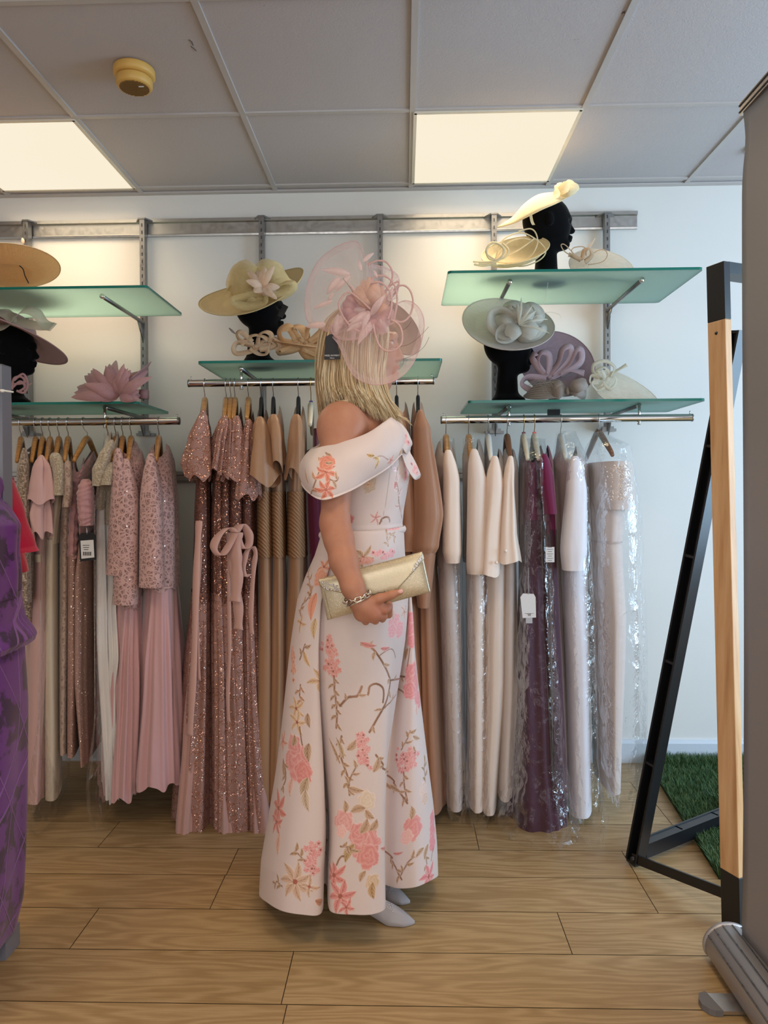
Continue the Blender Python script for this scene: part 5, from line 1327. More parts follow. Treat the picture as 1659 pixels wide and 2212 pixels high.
# ------------------------------------------------------------------ garments: lofts hung edge-on below the rails
def ell_fit(xL, xR, py, Yc, wa, side, k=0.0):
    """centre and half-thickness of an upright slab whose outline runs from pixel xL to xR"""
    a, b = P(xL, py, Yc), P(xR, py, Yc); mL, mR = a[0]/Yc, b[0]/Yc
    eL, eR = mL-k, mR-k; f = lambda tb: math.sqrt(tb*tb+eL*eL*wa*wa)+math.sqrt(tb*tb+eR*eR*wa*wa)
    tgt = (mR-mL)*Yc; lo_, hi_ = .012, .5
    if f(lo_) >= tgt:
        tb = lo_
        xc = (mR*Yc-math.sqrt(tb*tb+eR*eR*wa*wa)) if side > 0 else (mL*Yc+math.sqrt(tb*tb+eL*eL*wa*wa))
        return xc, tb
    for _ in range(30):
        mid = (lo_+hi_)/2
        if f(mid) < tgt: lo_ = mid
        else: hi_ = mid
    return mL*Yc+math.sqrt(lo_*lo_+eL*eL*wa*wa), lo_
def loft(name, rows, Yc, mat, parent, waves=5, amp=.0025, seed=0, nv=70, nu=150, sq=.8, hemwave=0, thick=0, drape=0, closetop=False, crumple=0, yaw=0.0, top=None, slope=None):
    top = (.12 if name in ('bodice', 'sleeve') else 0) if top is None else top; slope = (1 if name == 'bodice' else 0) if slope is None else slope
    """rows: (py, xL, xR, wa[, ampscale])"""
    rows = sorted(rows); pys = np.array([r[0] for r in rows], float); rr = random.Random(seed)
    side = 1 if (rows[0][1]+rows[0][2])/2 > 872 else -1
    fit = [ell_fit(r[1], r[2], r[0], Yc, r[3], side, yaw) for r in rows]
    xc = np.array([f[0] for f in fit]); tb = np.array([f[1] for f in fit]); wa = np.array([r[3] for r in rows]); am = np.array([(r[4] if len(r) > 4 else 1) for r in rows])
    an = np.linspace(0, 2*pi, nu, endpoint=False); ph = [rr.uniform(0, 6) for _ in range(6)]
    G = np.zeros((nv, nu, 3))
    def cr(y, arr):   # smooth interpolation along the height
        k = np.clip(np.searchsorted(pys, y)-1, 0, len(pys)-2); t_ = (y-pys[k])/(pys[k+1]-pys[k]); t_ = t_*.5+sm(t_)*.5; return arr[k]*(1-t_)+arr[k+1]*t_
    zs0, zs1 = P(872, pys[0], Yc)[2], P(872, pys[-1], Yc)[2]
    roll_ = math.radians(.37)
    for i in range(nv):
        f = i/(nv-1); py = pys[0]+(pys[-1]-pys[0])*f
        X_, T_, W_, A_ = cr(py, xc), cr(py, tb), cr(py, wa), cr(py, am)
        z = P(872+X_*1560/Yc, py, Yc)[2]
        c, s_ = np.cos(an), np.sin(an); ex = np.sign(c)*np.abs(c)**sq; ey = np.sign(s_)*np.abs(s_)**.9
        aw = an+.35*np.sin(an*2+ph[4])+.2*np.sin(an*3+ph[5]+f); wv = np.sin(aw*waves+ph[0]+f*1.2)*(.6+.4*np.sin(an*2+ph[3]))+.35*np.sin(aw*(waves*1.6//1)+ph[1]-f)+.5*np.sin(an*3+ph[2]+f*2)
        k = min(1, f*2.5+.1); d = wv*amp*A_*k
        if drape: d = d+drape*np.sin(f*55+3*np.sin(an+ph[3])+2*np.sin(an*2+f*9))
        if crumple: d = d+crumple*(.6+3.5*max(0, f-.8)/.2)*(np.sin(an*7+f*31+ph[1])*np.sin(f*47+an*3)+.7*np.sin(an*17-f*63+ph[2])*np.sin(an*5+f*23)+.5*np.sin(an*29+f*90))
        if top: q_ = .42+.58*math.sqrt(min(1, f/top)); T_ *= q_; W_ = W_*(q_ if name != 'bodice' else .8+.2*q_); d = d*q_
        G[i, :, 0] = X_+(T_+d)*ex; G[i, :, 1] = Yc+(W_+d*.8)*ey; G[i, :, 0] += yaw*(G[i, :, 1]-Yc)
        G[i, :, 2] = z+(slope*(.03-.42*np.abs(G[i, :, 1]-Yc))*max(0, 1-f/.3) if slope else 0)+(hemwave*np.sin(an*waves+ph[0]+1.2)*f**6)
    if closetop: G[0, :, 0] = G[0, :, 0]*.15+xc[0]*.85
    o = grid_obj(name, G, mat, parent, True)
    if thick: solid(o, thick, 0)
    return o
HOOKM = metal('hook_steel', srgb(200, 200, 200), .15); HOOKG = metal('hook_brass', srgb(206, 176, 110), .2)
def hanger(hx, zr, kind, where, tilt=0, drop=.062, cube=None, yaw=0.0):
    x = P(hx, 900, YR)[0]; names = dict(wood='varnished wooden hanger', black='black velvet hanger', ivory='ivory plastic hanger', white='white plastic hanger', dark='dark wooden hanger')
    mt = dict(wood=M_wood, black=M_velv, ivory=M_ivp, white=paint('white_plastic', srgb(230, 230, 225), .4), dark=M_wood2)[kind]
    zt_ = zr-drop; r = empty('coat_hanger', (x, YR, zt_), names[kind]+' '+where, 'hanger', 'hangers on the chrome rails')
    R_ = .0172; pts = [(x, YR+R_*math.cos(a), zr+R_*math.sin(a)) for a in np.linspace(math.radians(-35), math.radians(200), 16)]
    pts += [(x+tilt*.5, YR-.010, zr-.030), (x+tilt, YR, zr-.042), (x+tilt, YR, zt_-.004)]
    pts = [(p[0], p[1]-.0, p[2]) for p in pts]
    MB().tube(pts, .0017, 6).build('hook', HOOKM if kind != 'ivory' else HOOKG, r)
    xs = x+tilt; arm = [(xs, YR-.205, zt_-.098), (xs, YR-.18, zt_-.082), (xs, YR-.12, zt_-.052), (xs, YR-.06, zt_-.022), (xs, YR-.02, zt_-.006), (xs, YR+.02, zt_-.006), (xs, YR+.06, zt_-.022), (xs, YR+.12, zt_-.052), (xs, YR+.18, zt_-.082), (xs, YR+.205, zt_-.098)]
    sp = spline(arm, 34); rs_ = [.0075+.0055*math.sin(pi*i/33) for i in range(34)]
    th = .0095 if kind in ('wood', 'dark', 'ivory', 'white') else .006
    mb = MB().tube(sp, rs_, 12, flat_=1.0, up=(0, 0, 1)); b0 = []
    mb.v = [(xs+(p[0]-xs)*(th/.0105)+yaw*(p[1]-YR), p[1], p[2]*1.0) for p in mb.v]
    mb.build('arms', mt, r)
    if cube: MB().box((x+tilt, YR, zt_+.008), (.012, .012, .011)).build('size_cube', paint('cube_'+cube[0], cube[1], .4), r, smooth=False)
    return r, x+tilt
def garment(name, label, cat, hx, zr, hk, parts, group=None, tilt=0, hlab=None, cube=None, drop=.062, kap=None):
    kap = kap if kap is not None else (.85 if hx < 872 else .6); yaw = kap*P(hx, 900, YR)[0]/YR
    _, x = hanger(hx, zr, hk, hlab or 'holding the '+' '.join(label.split()[:10]), tilt, drop, cube, yaw)
    y0 = min(p[1][0][0] for p in parts); r = empty(name, (x, YR, P(hx, y0, YR)[2]), label, cat, group)
    for i, p in enumerate(parts):
        nm, rows, mat = p[0], p[1], p[2]; kw = dict(p[3]) if len(p) > 3 else {}
        far = kw.pop('far', nm == 'sleeve'); Yc = kw.pop('Yc', YR-.205 if nm in ('sleeve', 'cuff') else YR)
        kw.setdefault('seed', hx+i); kw['yaw'] = yaw
        loft(nm, rows, Yc, mat, r, **kw)
        if far:    # the matching sleeve on the far side
            k_ = Yc/(YR+.205); rw = [(q_[0], *q_[1:]) for q_ in rows]; q2 = []
            for q_ in rw:
                def mv(px): 
                    X_ = P(px, q_[0], Yc)[0]+yaw*.41; return 872+(X_/(YR+.205))*1560
                zz = P(872, q_[0], Yc)[2]; py2 = 1060-(zz-1.206)/(YR+.205)*1560
                q2.append((py2, mv(q_[1]), mv(q_[2]), *q_[3:]))
            loft(nm, q2, YR+.205, mat, r, **kw)
    return r
def bag(hx, rows, label, group='clear garment bags', seed=0, crumple=.0012):
    r0 = rows[0]; rows = [(q_[0], q_[1], q_[2], q_[3]+(.07 if i > 0 else .02)) for i, q_ in enumerate(rows)]; o = loft('garment_bag', rows, YR, M_poly, None, waves=5, amp=.006, seed=seed, nv=110, nu=120, crumple=crumple, yaw=.6*P(hx, 900, YR)[0]/YR)
    return tag(o, label, 'garment bag', group)
s_ = 'sleeve'; b_ = 'bodice'; k_ = 'skirt'
F1 = dict(waves=7, amp=.007); FS = dict(waves=3, amp=.0022, nu=80, nv=46)
FCH = dict(waves=10, amp=.017, hemwave=.012, nu=260)
GRP = 'dresses on the rails'
# --- left rail
garment('tweed_dress', 'fawn tweed dress peeping out past the red jacket', 'dress', 45, zRL, 'wood', [(b_, [(975, 34, 84, .17), (1080, 40, 86, .17), (1360, 42, 84, .16)], M_tweed), (s_, [(968, 44, 62, .03), (1020, 36, 64, .045), (1150, 36, 66, .045), (1300, 40, 68, .05)], M_tweed, FS)], GRP)
garment('black_top', 'black top squeezed in beside the tweed dress', 'top', 77, zRL, 'wood', [(b_, [(965, 72, 104, .15), (1000, 72, 104, .16), (1120, 76, 104, .16)], M_blk, dict(closetop=True))], GRP)
garment('flutter_sleeve_gown', 'plain pale pink gown with tiered flutter sleeve', 'dress', 92, zRL, 'wood', [(b_, [(985, 84, 118, .17), (1150, 76, 112, .16), (1195, 74, 108, .15)], M_pcrep), (k_, [(1190, 74, 108, .155), (1400, 62, 112, .18), (1690, 50, 104, .20)], M_pcrep, F1),
        (s_, [(983, 82, 96, .02), (1010, 72, 108, .04), (1060, 64, 114, .055), (1084, 58, 116, .06)], M_pcrep, dict(waves=4, amp=.008, hemwave=.01, nu=90, nv=40)), ('sleeve_tier', [(1070, 70, 108, .04), (1110, 60, 112, .055), (1155, 72, 112, .06)], M_pcrep, dict(Yc=YR-.2, waves=5, amp=.01, hemwave=.014, nu=90, nv=30)), ('waistband', [(1190, 72, 106, .16), (1206, 72, 106, .16)], M_csat, dict(nv=8, amp=.001))], GRP)
garment('cream_gown', 'cream satin gown with gold weave shoulder in a clear bag', 'dress', 108, zRL, 'wood', [(b_, [(982, 106, 142, .17), (1060, 112, 144, .16), (1170, 102, 132, .15)], M_csat), (k_, [(1160, 100, 130, .155), (1400, 92, 132, .16), (1690, 94, 136, .17)], M_csat, dict(waves=4, amp=.0025)),
        (s_, [(978, 106, 132, .03), (1020, 112, 143, .045), (1070, 112, 142, .05)], M_champ, FS)], GRP)
garment('lace_gown', 'beige patterned lace gown behind the cream satin one', 'dress', 127, zRL, 'wood', [(b_, [(1000, 134, 162, .16), (1200, 130, 156, .15), (1600, 128, 152, .16)], M_broc2), (s_, [(995, 138, 154, .03), (1060, 138, 156, .04), (1095, 134, 152, .04)], M_broc2, FS)], GRP)
garment('sequin_gown', 'blush beaded gown with draped pink top, darker of the two', 'dress', 147, zRL, 'wood', [(b_, [(1005, 152, 190, .16), (1060, 152, 186, .16), (1130, 144, 178, .15), (1200, 142, 176, .15)], M_drape, dict(drape=.004)), (k_, [(1190, 142, 176, .15), (1400, 142, 176, .15), (1605, 144, 172, .16)], M_seqb)], GRP)
r = garment('sequin_gown', 'blush beaded gown with draped pink top and black price tag', 'dress', 180, zRL, 'wood', [(b_, [(990, 176, 206, .16), (1040, 166, 208, .17), (1090, 166, 208, .16), (1160, 172, 210, .14)], M_drape, dict(drape=.0025, nv=120)), (k_, [(1150, 172, 212, .145), (1250, 162, 212, .16), (1450, 162, 212, .16), (1622, 174, 214, .17)], M_seqb),
        (s_, [(1035, 172, 200, .03), (1070, 163, 204, .045), (1115, 168, 204, .045), (1135, 172, 202, .04)], M_drape, dict(waves=4, amp=.004, drape=.0018, nu=80, nv=60))], GRP, tilt=.015, kap=.45)
Yt = 2.47
tb_ = MB().prism([(a[0], a[2]) for a in PX([(170, 1158), (176, 1151), (200, 1150), (207, 1156), (208, 1209), (173, 1213)], Yt)], Yt, Yt+.001, 'y').build('price_tag', paint('black_card', srgb(18, 18, 20), .5), r, smooth=False)
MB().prism([(a[0], a[2]) for a in PX([(174, 1168), (202, 1166), (204, 1204), (176, 1207)], Yt)], Yt-.001, Yt-.0003, 'y').build('sticker', paint('white_card', srgb(222, 222, 222), .6), tb_, smooth=False)
bc = MB(); br2 = random.Random(3)
for k in range(11): bc.box(P(180+k*1.7, 1196, Yt-.0014), (.0011 if k % 3 else .002, .0004, .013))
for k in range(3): bc.box(P(186, 1178+k*4.6, Yt-.0014), (.024-.004*k, .0004, .0018))
bc.build('barcode', paint('black_card', srgb(18, 18, 20), .5), tb_, smooth=False)
MB().tube([P(187, 1140, Yt+.03), P(188, 1153, Yt)], .0012, 5).build('tag_loop', paint('white_card', srgb(222, 222, 222), .6), r)
garment('boucle_dress', 'ivory dress under a shimmering champagne jacket, wrapped in film', 'dress', 233, zRL, 'ivory', [(b_, [(948, 232, 262, .16), (1010, 212, 250, .17), (1100, 206, 236, .16)], M_champ), (k_, [(1080, 208, 238, .15), (1350, 208, 246, .16), (1690, 228, 262, .16)], M_ivory, dict(waves=6, amp=.009)),
        (s_, [(950, 234, 246, .02), (985, 212, 240, .04), (1015, 199, 232, .05), (1050, 200, 222, .045)], M_champ, FS)], GRP)
garment('waterfall_dress', 'white dress with rippling waterfall edge beside the pink lace jacket', 'dress', 250, zRL, 'wood', [(b_, [(1000, 228, 260, .16), (1130, 226, 262, .16)], M_champ), (k_, [(1125, 226, 262, .15), (1240, 228, 270, .17), (1300, 222, 262, .15), (1400, 226, 268, .17), (1470, 224, 258, .15), (1565, 226, 262, .16), (1690, 230, 262, .15)], M_ivory, dict(waves=7, amp=.012, hemwave=.02)),
        (s_, [(998, 232, 244, .02), (1020, 218, 248, .04), (1048, 214, 246, .05)], M_champ, FS)], GRP)
LR = dict(waves=7, amp=.003, hemwave=.008, nu=140)
garment('lace_jacket', 'pink lace jacket tucked behind another like it', 'jacket', 265, zRL, 'wood', [(b_, [(968, 250, 306, .16), (1100, 250, 308, .17), (1240, 246, 306, .18)], M_lace, LR), (s_, [(968, 244, 266, .03), (1050, 240, 274, .045), (1240, 228, 280, .05)], M_lace, FS)], 'pink lace jackets')
garment('lace_jacket', 'pink lace jacket with scalloped hem, lower hung of the pair together', 'jacket', 283, zRL, 'wood', [(b_, [(985, 266, 316, .16), (1100, 262, 316, .17), (1300, 256, 312, .18)], M_lace, LR), (s_, [(990, 260, 284, .03), (1080, 246, 300, .048), (1303, 243, 298, .055)], M_lace, FS),
        ('skirt', [(1280, 252, 312, .17), (1450, 240, 312, .19), (1680, 230, 306, .21)], M_chif, FCH)], 'pink lace jackets')
garment('lace_jacket', 'pink lace jacket over pleated chiffon, last on its rail with space beside it', 'jacket', 343, zRL, 'wood', [(b_, [(975, 316, 376, .16), (1100, 312, 386, .18), (1262, 306, 388, .19)], M_lace, LR), (s_, [(980, 314, 338, .03), (1080, 302, 352, .05), (1266, 300, 356, .06)], M_lace, FS),
        ('skirt', [(1250, 312, 384, .18), (1450, 300, 394, .20), (1655, 284, 402, .22)], M_chif, FCH), ('underskirt', [(1300, 318, 384, .15), (1500, 318, 392, .16), (1640, 300, 398, .18)], M_mauv, FCH)], 'pink lace jackets')
bag(108, [(955, 104, 142, .15), (1100, 92, 146, .19), (1500, 84, 142, .19), (1660, 66, 150, .2), (1720, 62, 148, .2), (1755, 84, 132, .15)], 'clear bag trailing below the cream satin gown', seed=2)
bag(233, [(940, 226, 262, .1), (1100, 204, 256, .18), (1500, 204, 256, .19), (1660, 188, 262, .2), (1705, 190, 268, .2), (1735, 205, 255, .15)], 'clear bag bunched under the ivory dress in champagne jacket', seed=3)
# --- middle rail
def seqgown(hx, hk, body, skirt, slv, label, tilt=0):
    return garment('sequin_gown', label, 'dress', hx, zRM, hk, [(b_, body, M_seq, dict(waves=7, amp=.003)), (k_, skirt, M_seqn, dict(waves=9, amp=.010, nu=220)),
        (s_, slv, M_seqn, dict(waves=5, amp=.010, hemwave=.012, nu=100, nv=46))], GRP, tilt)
def godet(g, rows, seed):
    loft('mesh_godet', rows, YR, M_mesh, g, waves=8, amp=.010, nu=200, nv=50, seed=seed, yaw=-.2)
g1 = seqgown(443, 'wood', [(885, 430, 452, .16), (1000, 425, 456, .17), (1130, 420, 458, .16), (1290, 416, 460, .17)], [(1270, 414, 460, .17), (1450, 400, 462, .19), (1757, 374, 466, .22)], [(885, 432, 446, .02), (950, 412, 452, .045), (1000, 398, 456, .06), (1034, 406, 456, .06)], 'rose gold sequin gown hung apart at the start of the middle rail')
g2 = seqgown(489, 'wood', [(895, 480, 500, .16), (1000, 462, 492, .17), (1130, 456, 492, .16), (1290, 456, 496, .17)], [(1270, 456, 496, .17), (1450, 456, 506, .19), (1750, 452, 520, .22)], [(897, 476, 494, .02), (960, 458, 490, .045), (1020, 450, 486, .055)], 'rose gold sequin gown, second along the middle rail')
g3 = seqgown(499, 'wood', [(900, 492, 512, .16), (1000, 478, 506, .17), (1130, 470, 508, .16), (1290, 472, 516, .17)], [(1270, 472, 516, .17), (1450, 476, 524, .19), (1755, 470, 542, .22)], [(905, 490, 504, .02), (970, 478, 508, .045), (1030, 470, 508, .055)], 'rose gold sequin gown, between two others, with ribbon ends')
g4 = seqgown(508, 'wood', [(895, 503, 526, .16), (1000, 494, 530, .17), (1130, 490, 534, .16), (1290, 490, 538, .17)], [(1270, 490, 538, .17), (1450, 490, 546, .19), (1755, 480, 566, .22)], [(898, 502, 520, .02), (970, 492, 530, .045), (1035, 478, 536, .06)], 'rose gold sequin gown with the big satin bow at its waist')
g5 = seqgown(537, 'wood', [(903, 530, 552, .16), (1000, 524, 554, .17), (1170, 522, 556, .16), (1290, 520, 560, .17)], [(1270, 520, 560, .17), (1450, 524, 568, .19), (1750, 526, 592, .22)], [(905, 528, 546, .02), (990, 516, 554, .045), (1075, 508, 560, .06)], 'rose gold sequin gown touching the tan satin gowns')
godet(g1, [(1340, 416, 446, .13), (1550, 392, 450, .19), (1752, 376, 440, .235)], 1); godet(g3, [(1400, 478, 506, .13), (1600, 470, 516, .19), (1754, 468, 524, .235)], 2); godet(g5, [(1440, 534, 560, .13), (1600, 536, 578, .19), (1752, 532, 590, .235)], 3)
def sash(g, pts, Y, wd, nrm=(1, -.3, 0)):
    o = MB(); sp = spline(PX(pts, Y), 40); o.ribbon(sp, [(nrm[0], nrm[1], .1*math.sin(i*.3)) for i in range(40)], [wd*(1+.12*math.sin(i*.5)) for i in range(40)]); o = o.build('sash', M_rib, g); solid(o, .001)
sash(g1, [(430, 1125), (428, 1160), (424, 1250), (420, 1400), (414, 1520), (410, 1590)], 2.53, .026)
sash(g1, [(430, 1125), (432, 1200), (426, 1340), (430, 1470)], 2.54, .014)
sash(g4, [(512, 1150), (509, 1190), (512, 1240), (508, 1300)], 2.49, .045)
sash(g4, [(500, 1150), (503, 1220), (514, 1300), (515, 1360)], 2.50, .036)
sash(g4, [(508, 1150), (492, 1140), (470, 1160), (462, 1185), (478, 1200), (498, 1172), (508, 1152)], 2.49, .03)
sash(g4, [(508, 1150), (522, 1132), (536, 1150), (538, 1175), (524, 1185), (512, 1158)], 2.49, .034)
sash(g3, [(496, 1150), (494, 1240), (496, 1400), (492, 1500), (494, 1560)], 2.53, .014)
sash(g5, [(546, 1180), (534, 1190), (526, 1220), (528, 1245), (538, 1240)], 2.5, .022); sash(g5, [(546, 1180), (552, 1195), (548, 1230), (542, 1320), (544, 1370)], 2.5, .018)
def tangown(hx, body, skirt, slv, label):
    g = garment('satin_gown', label, 'dress', hx, zRM, 'black', [(b_, body, M_tan, dict(waves=6, amp=.003)), (k_, skirt, M_tan, dict(waves=5, amp=.008, nu=200)), (s_, slv, M_tan, dict(waves=3, amp=.009, hemwave=.022, nu=100, nv=46))], GRP)
    # pleated midriff
    y0, y1 = 1062, 1196; xl = np.interp(1120, [r_[0] for r_ in skirt+body], [r_[1] for r_ in skirt+body])
    loft('pleated_midriff', [(1062, body[1][1]-2, body[1][2]+2, .172), (1196, body[-1][1]-2, body[-1][2]+2, .172)], YR, M_tanp, g, waves=3, amp=.001, nv=60, nu=140, seed=4, yaw=.85*P(hx, 900, YR)[0]/YR)
tangown(565, [(898, 552, 582, .16), (1060, 556, 590, .16), (1196, 556, 592, .16)], [(1190, 556, 592, .16), (1400, 552, 600, .18), (1688, 540, 606, .2)], [(900, 550, 572, .025), (950, 544, 588, .05), (1000, 536, 596, .06), (1040, 534, 602, .065)], 'tan satin gown with pleated midriff, touching the sequin gowns')
tangown(591, [(893, 582, 612, .16), (1060, 586, 616, .16), (1196, 588, 618, .16)], [(1190, 588, 618, .16), (1400, 584, 624, .18), (1694, 570, 628, .2)], [(895, 580, 602, .025), (950, 580, 612, .05), (1010, 586, 616, .055)], 'tan satin gown with pleated midriff, middle one of three')
tangown(645, [(893, 632, 662, .16), (1060, 622, 662, .16), (1196, 622, 664, .16)], [(1190, 622, 664, .16), (1400, 614, 664, .18), (1690, 600, 660, .2)], [(895, 628, 652, .025), (960, 620, 656, .05), (1025, 612, 654, .055)], 'tan satin gown with pleated midriff, close behind the woman')
garment('burgundy_dress', 'dark burgundy dress half hidden by the woman\'s shoulder', 'dress', 672, zRM, 'ivory', [(b_, [(985, 656, 700, .15), (1100, 660, 704, .16), (1190, 664, 704, .15)], M_burg, dict(closetop=True)), (k_, [(1180, 664, 704, .15), (1600, 650, 704, .18)], M_burg, F1), ('strap', [(930, 676, 679, .10), (990, 676, 680, .14)], M_burg, dict(nv=10, amp=.0005))], GRP, cube=('purple', srgb(70, 30, 130)), drop=.085)
garment('long_sleeve_gown', 'brown satin gown mostly behind the woman\'s bow', 'dress', 857, zRM, 'black', [(b_, [(884, 852, 884, .16), (1190, 864, 902, .16)], M_brown), (k_, [(1180, 864, 902, .16), (1700, 872, 926, .2)], M_brown, F1), (s_, [(886, 850, 872, .03), (1000, 858, 890, .045), (1150, 864, 900, .05), (1190, 864, 896, .04)], M_brown, FS)], GRP)
garment('long_sleeve_gown', 'brown satin gown with full bishop sleeve beside the clutch', 'dress', 903, zRM, 'black', [(b_, [(884, 886, 918, .16), (1190, 898, 940, .16)], M_brown), (k_, [(1180, 898, 940, .16), (1450, 904, 948, .18), (1712, 906, 960, .2)], M_brown, dict(waves=6, amp=.012)), (s_, [(886, 898, 918, .03), (930, 893, 930, .05), (1110, 892, 957, .075), (1180, 888, 948, .07), (1192, 890, 942, .06)], M_brown, dict(waves=5, amp=.006, nu=110)),
        ('cuff', [(1192, 890, 942, .058), (1230, 893, 938, .052), (1310, 902, 928, .045)], M_brown, dict(amp=.001, far=True, nu=60, nv=20))], GRP)
# --- right rail
garment('textured_gown', 'taupe gown with rough knit shoulder in a clear bag, first on its rail', 'dress', 963, zRR, 'wood', [(b_, [(968, 938, 984, .16), (1080, 940, 986, .16), (1220, 944, 988, .16)], M_taup), (k_, [(1210, 946, 990, .16), (1450, 956, 996, .16), (1715, 962, 1000, .16)], M_taup, dict(waves=4, amp=.0028)), (s_, [(972, 956, 980, .025), (1040, 958, 994, .045), (1190, 956, 997, .05), (1215, 962, 994, .04)], M_blush, FS)], GRP)
garment('cream_gown', 'cream crepe gown in a clear bag, second on its rail', 'dress', 1012, zRR, 'wood', [(b_, [(965, 998, 1046, .16), (1200, 1002, 1048, .16)], M_taup), (k_, [(1190, 1006, 1048, .16), (1450, 1008, 1048, .16), (1716, 1008, 1048, .16)], M_cream, dict(waves=4, amp=.0025)), (s_, [(970, 1012, 1036, .025), (1040, 1010, 1050, .045), (1225, 1008, 1052, .055), (1238, 1010, 1048, .05)], M_cream, FS)], GRP)
rp = garment('bell_sleeve_gown', 'blush gown with bell sleeve closed by one pearl, longer sleeved', 'dress', 1054, zRR, 'white', [(b_, [(985, 1046, 1090, .16), (1220, 1046, 1092, .16)], M_taup), (k_, [(1210, 1044, 1094, .16), (1450, 1040, 1092, .16), (1722, 1034, 1072, .16)], M_cream, dict(waves=4, amp=.0028)), (s_, [(985, 1058, 1080, .025), (1050, 1048, 1088, .045), (1190, 1038, 1082, .06), (1240, 1036, 1080, .065)], M_blush, dict(waves=3, amp=.004, nu=90, hemwave=.006))], GRP)
MB().ball(P(1072, 1215, 2.475), .006, 8).build('pearl_button', M_pearl, rp)
rp = garment('bell_sleeve_gown', 'blush gown with wide bell sleeve next to the aubergine gown', 'dress', 1095, zRR, 'dark', [(b_, [(985, 1082, 1118, .16), (1190, 1082, 1118, .16)], M_taup), (k_, [(1180, 1082, 1114, .15), (1450, 1080, 1116, .15), (1695, 1072, 1104, .16)], M_taup, dict(waves=4, amp=.004)), (s_, [(985, 1094, 1112, .025), (1050, 1086, 1112, .045), (1150, 1078, 1118, .06), (1212, 1074, 1128, .065)], M_blush, dict(waves=3, amp=.004, nu=90, hemwave=.006))], GRP)
MB().ball(P(1092, 1190, 2.475), .006, 8).build('pearl_button', M_pearl, rp)
rg5 = garment('aubergine_gown', 'aubergine gown in crinkled film with a white swing tag', 'dress', 1131, zRR, 'ivory', [(b_, [(985, 1122, 1168, .16), (1130, 1120, 1174, .16)], cloth('plum_crepe', srgb(98, 44, 72), .5, .4, 600, .1, .04)), (k_, [(1120, 1120, 1174, .16), (1300, 1118, 1182, .17), (1600, 1108, 1204, .19), (1748, 1098, 1226, .21)], M_egg, dict(waves=7, amp=.012, nu=200))], GRP, cube=('plum', srgb(110, 30, 70)))
garment('magenta_gown', 'magenta topped gown squeezed between aubergine and white ones', 'dress', 1154, zRR, 'ivory', [(b_, [(978, 1158, 1194, .16), (1150, 1168, 1204, .16)], M_mag), (k_, [(1140, 1168, 1204, .16), (1700, 1170, 1226, .19)], M_egg, F1), (s_, [(980, 1166, 1184, .025), (1040, 1168, 1196, .04), (1110, 1176, 1202, .045)], M_mag, FS)], GRP, cube=('coral', srgb(230, 90, 80)))
Yt = 2.46; wc = paint('white_card', srgb(222, 222, 222), .6)
tg2 = MB().prism([(a[0], a[2]) for a in PX([(1124, 1290), (1130, 1282), (1153, 1283), (1157, 1290), (1158, 1334), (1129, 1335)], Yt)], Yt, Yt+.001, 'y').build('swing_tag', wc, rg5, smooth=False)
MB().tube([P(1142, 1226, Yt+.02), P(1141, 1284, Yt)], .0012, 5).build('tag_string', paint('grey_string', srgb(150, 150, 150), .6), rg5)
me_ = text_mesh('VI', .0125); R_ = Euler((pi/2, 0, 0)).to_matrix(); q0 = P(1143.5, 1331, Yt-.0008)
for v_ in me_.vertices: v_.co = R_ @ v_.co + Vector(q0)
bm = bmesh.new(); bm.from_mesh(me_); xb = MB().box(P(1143.5, 1325.3, Yt-.0012), (.030, .0003, .0007)); tm = bpy.data.meshes.new('t'); tm.from_pydata(xb.v, [], xb.f); bm.from_mesh(tm); bm.to_mesh(me_); bm.free(); me_.materials.clear()
link('tag_logo', me_, paint('black_card', srgb(18, 18, 20), .5), tg2, smooth=False)
MB().box(P(1143, 1340, Yt+.002), (.022, .0008, .02)).build('tag_flap', paint('grey_card', srgb(180, 180, 184), .6), rg5, smooth=False)
rg7 = garment('white_gown', 'white crepe gown with elbow sleeve in a glossy clear bag', 'dress', 1211, zRR, 'white', [(b_, [(980, 1192, 1266, .16), (1220, 1196, 1266, .17)], M_taup), (k_, [(1210, 1200, 1266, .16), (1450, 1212, 1274, .16), (1728, 1216, 1278, .16)], M_white, dict(waves=4, amp=.0028)), (s_, [(985, 1228, 1256, .025), (1060, 1220, 1268, .05), (1190, 1210, 1268, .06), (1230, 1214, 1262, .055)], M_white, FS)], GRP)
tw = MB().box(P(1188, 1198, 2.47), (.03, .001, .052)).build('care_card', wc, rg7, smooth=False)
tx = MB()
for k in range(7): tx.box(P(1188, 1182+k*4.8, 2.469), (.02 if k % 2 else .014, .0004, .0014))
tx.build('card_print', paint('grey_print', srgb(90, 90, 90), .6), tw, smooth=False)
rg8 = garment('pearl_gown', 'pearl grey gown with beaded off-shoulder band, last on its rail', 'dress', 1292, zRR, 'dark', [(b_, [(1040, 1266, 1350, .16), (1168, 1268, 1342, .15)], M_taup), (k_, [(1160, 1268, 1342, .15), (1330, 1272, 1350, .17), (1682, 1282, 1338, .15)], M_taup, dict(waves=4, amp=.0028)),
        ('shoulder_band', [(1000, 1266, 1362, .18), (1020, 1264, 1368, .19), (1080, 1266, 1370, .19), (1098, 1268, 1366, .185)], M_taup, dict(amp=.004, waves=3)), ('waist_seam', [(1164, 1267, 1343, .153), (1168, 1267, 1343, .153)], paint('seam', srgb(190, 174, 166), .7), dict(nv=4, amp=.0005))], GRP, drop=.05, kap=.1)
bd = MB(); rq = random.Random(9)
for k in range(230):
    a, b = rq.gauss(1338, 13), rq.uniform(1005, 1082)
    if a > 1364 or a < 1306: continue
    bd.ball(P(a, b, 2.545+.0012*(1362-a)*.5), rq.uniform(.0016, .0034), 4)
bd.build('beading', M_pearl, rg8)
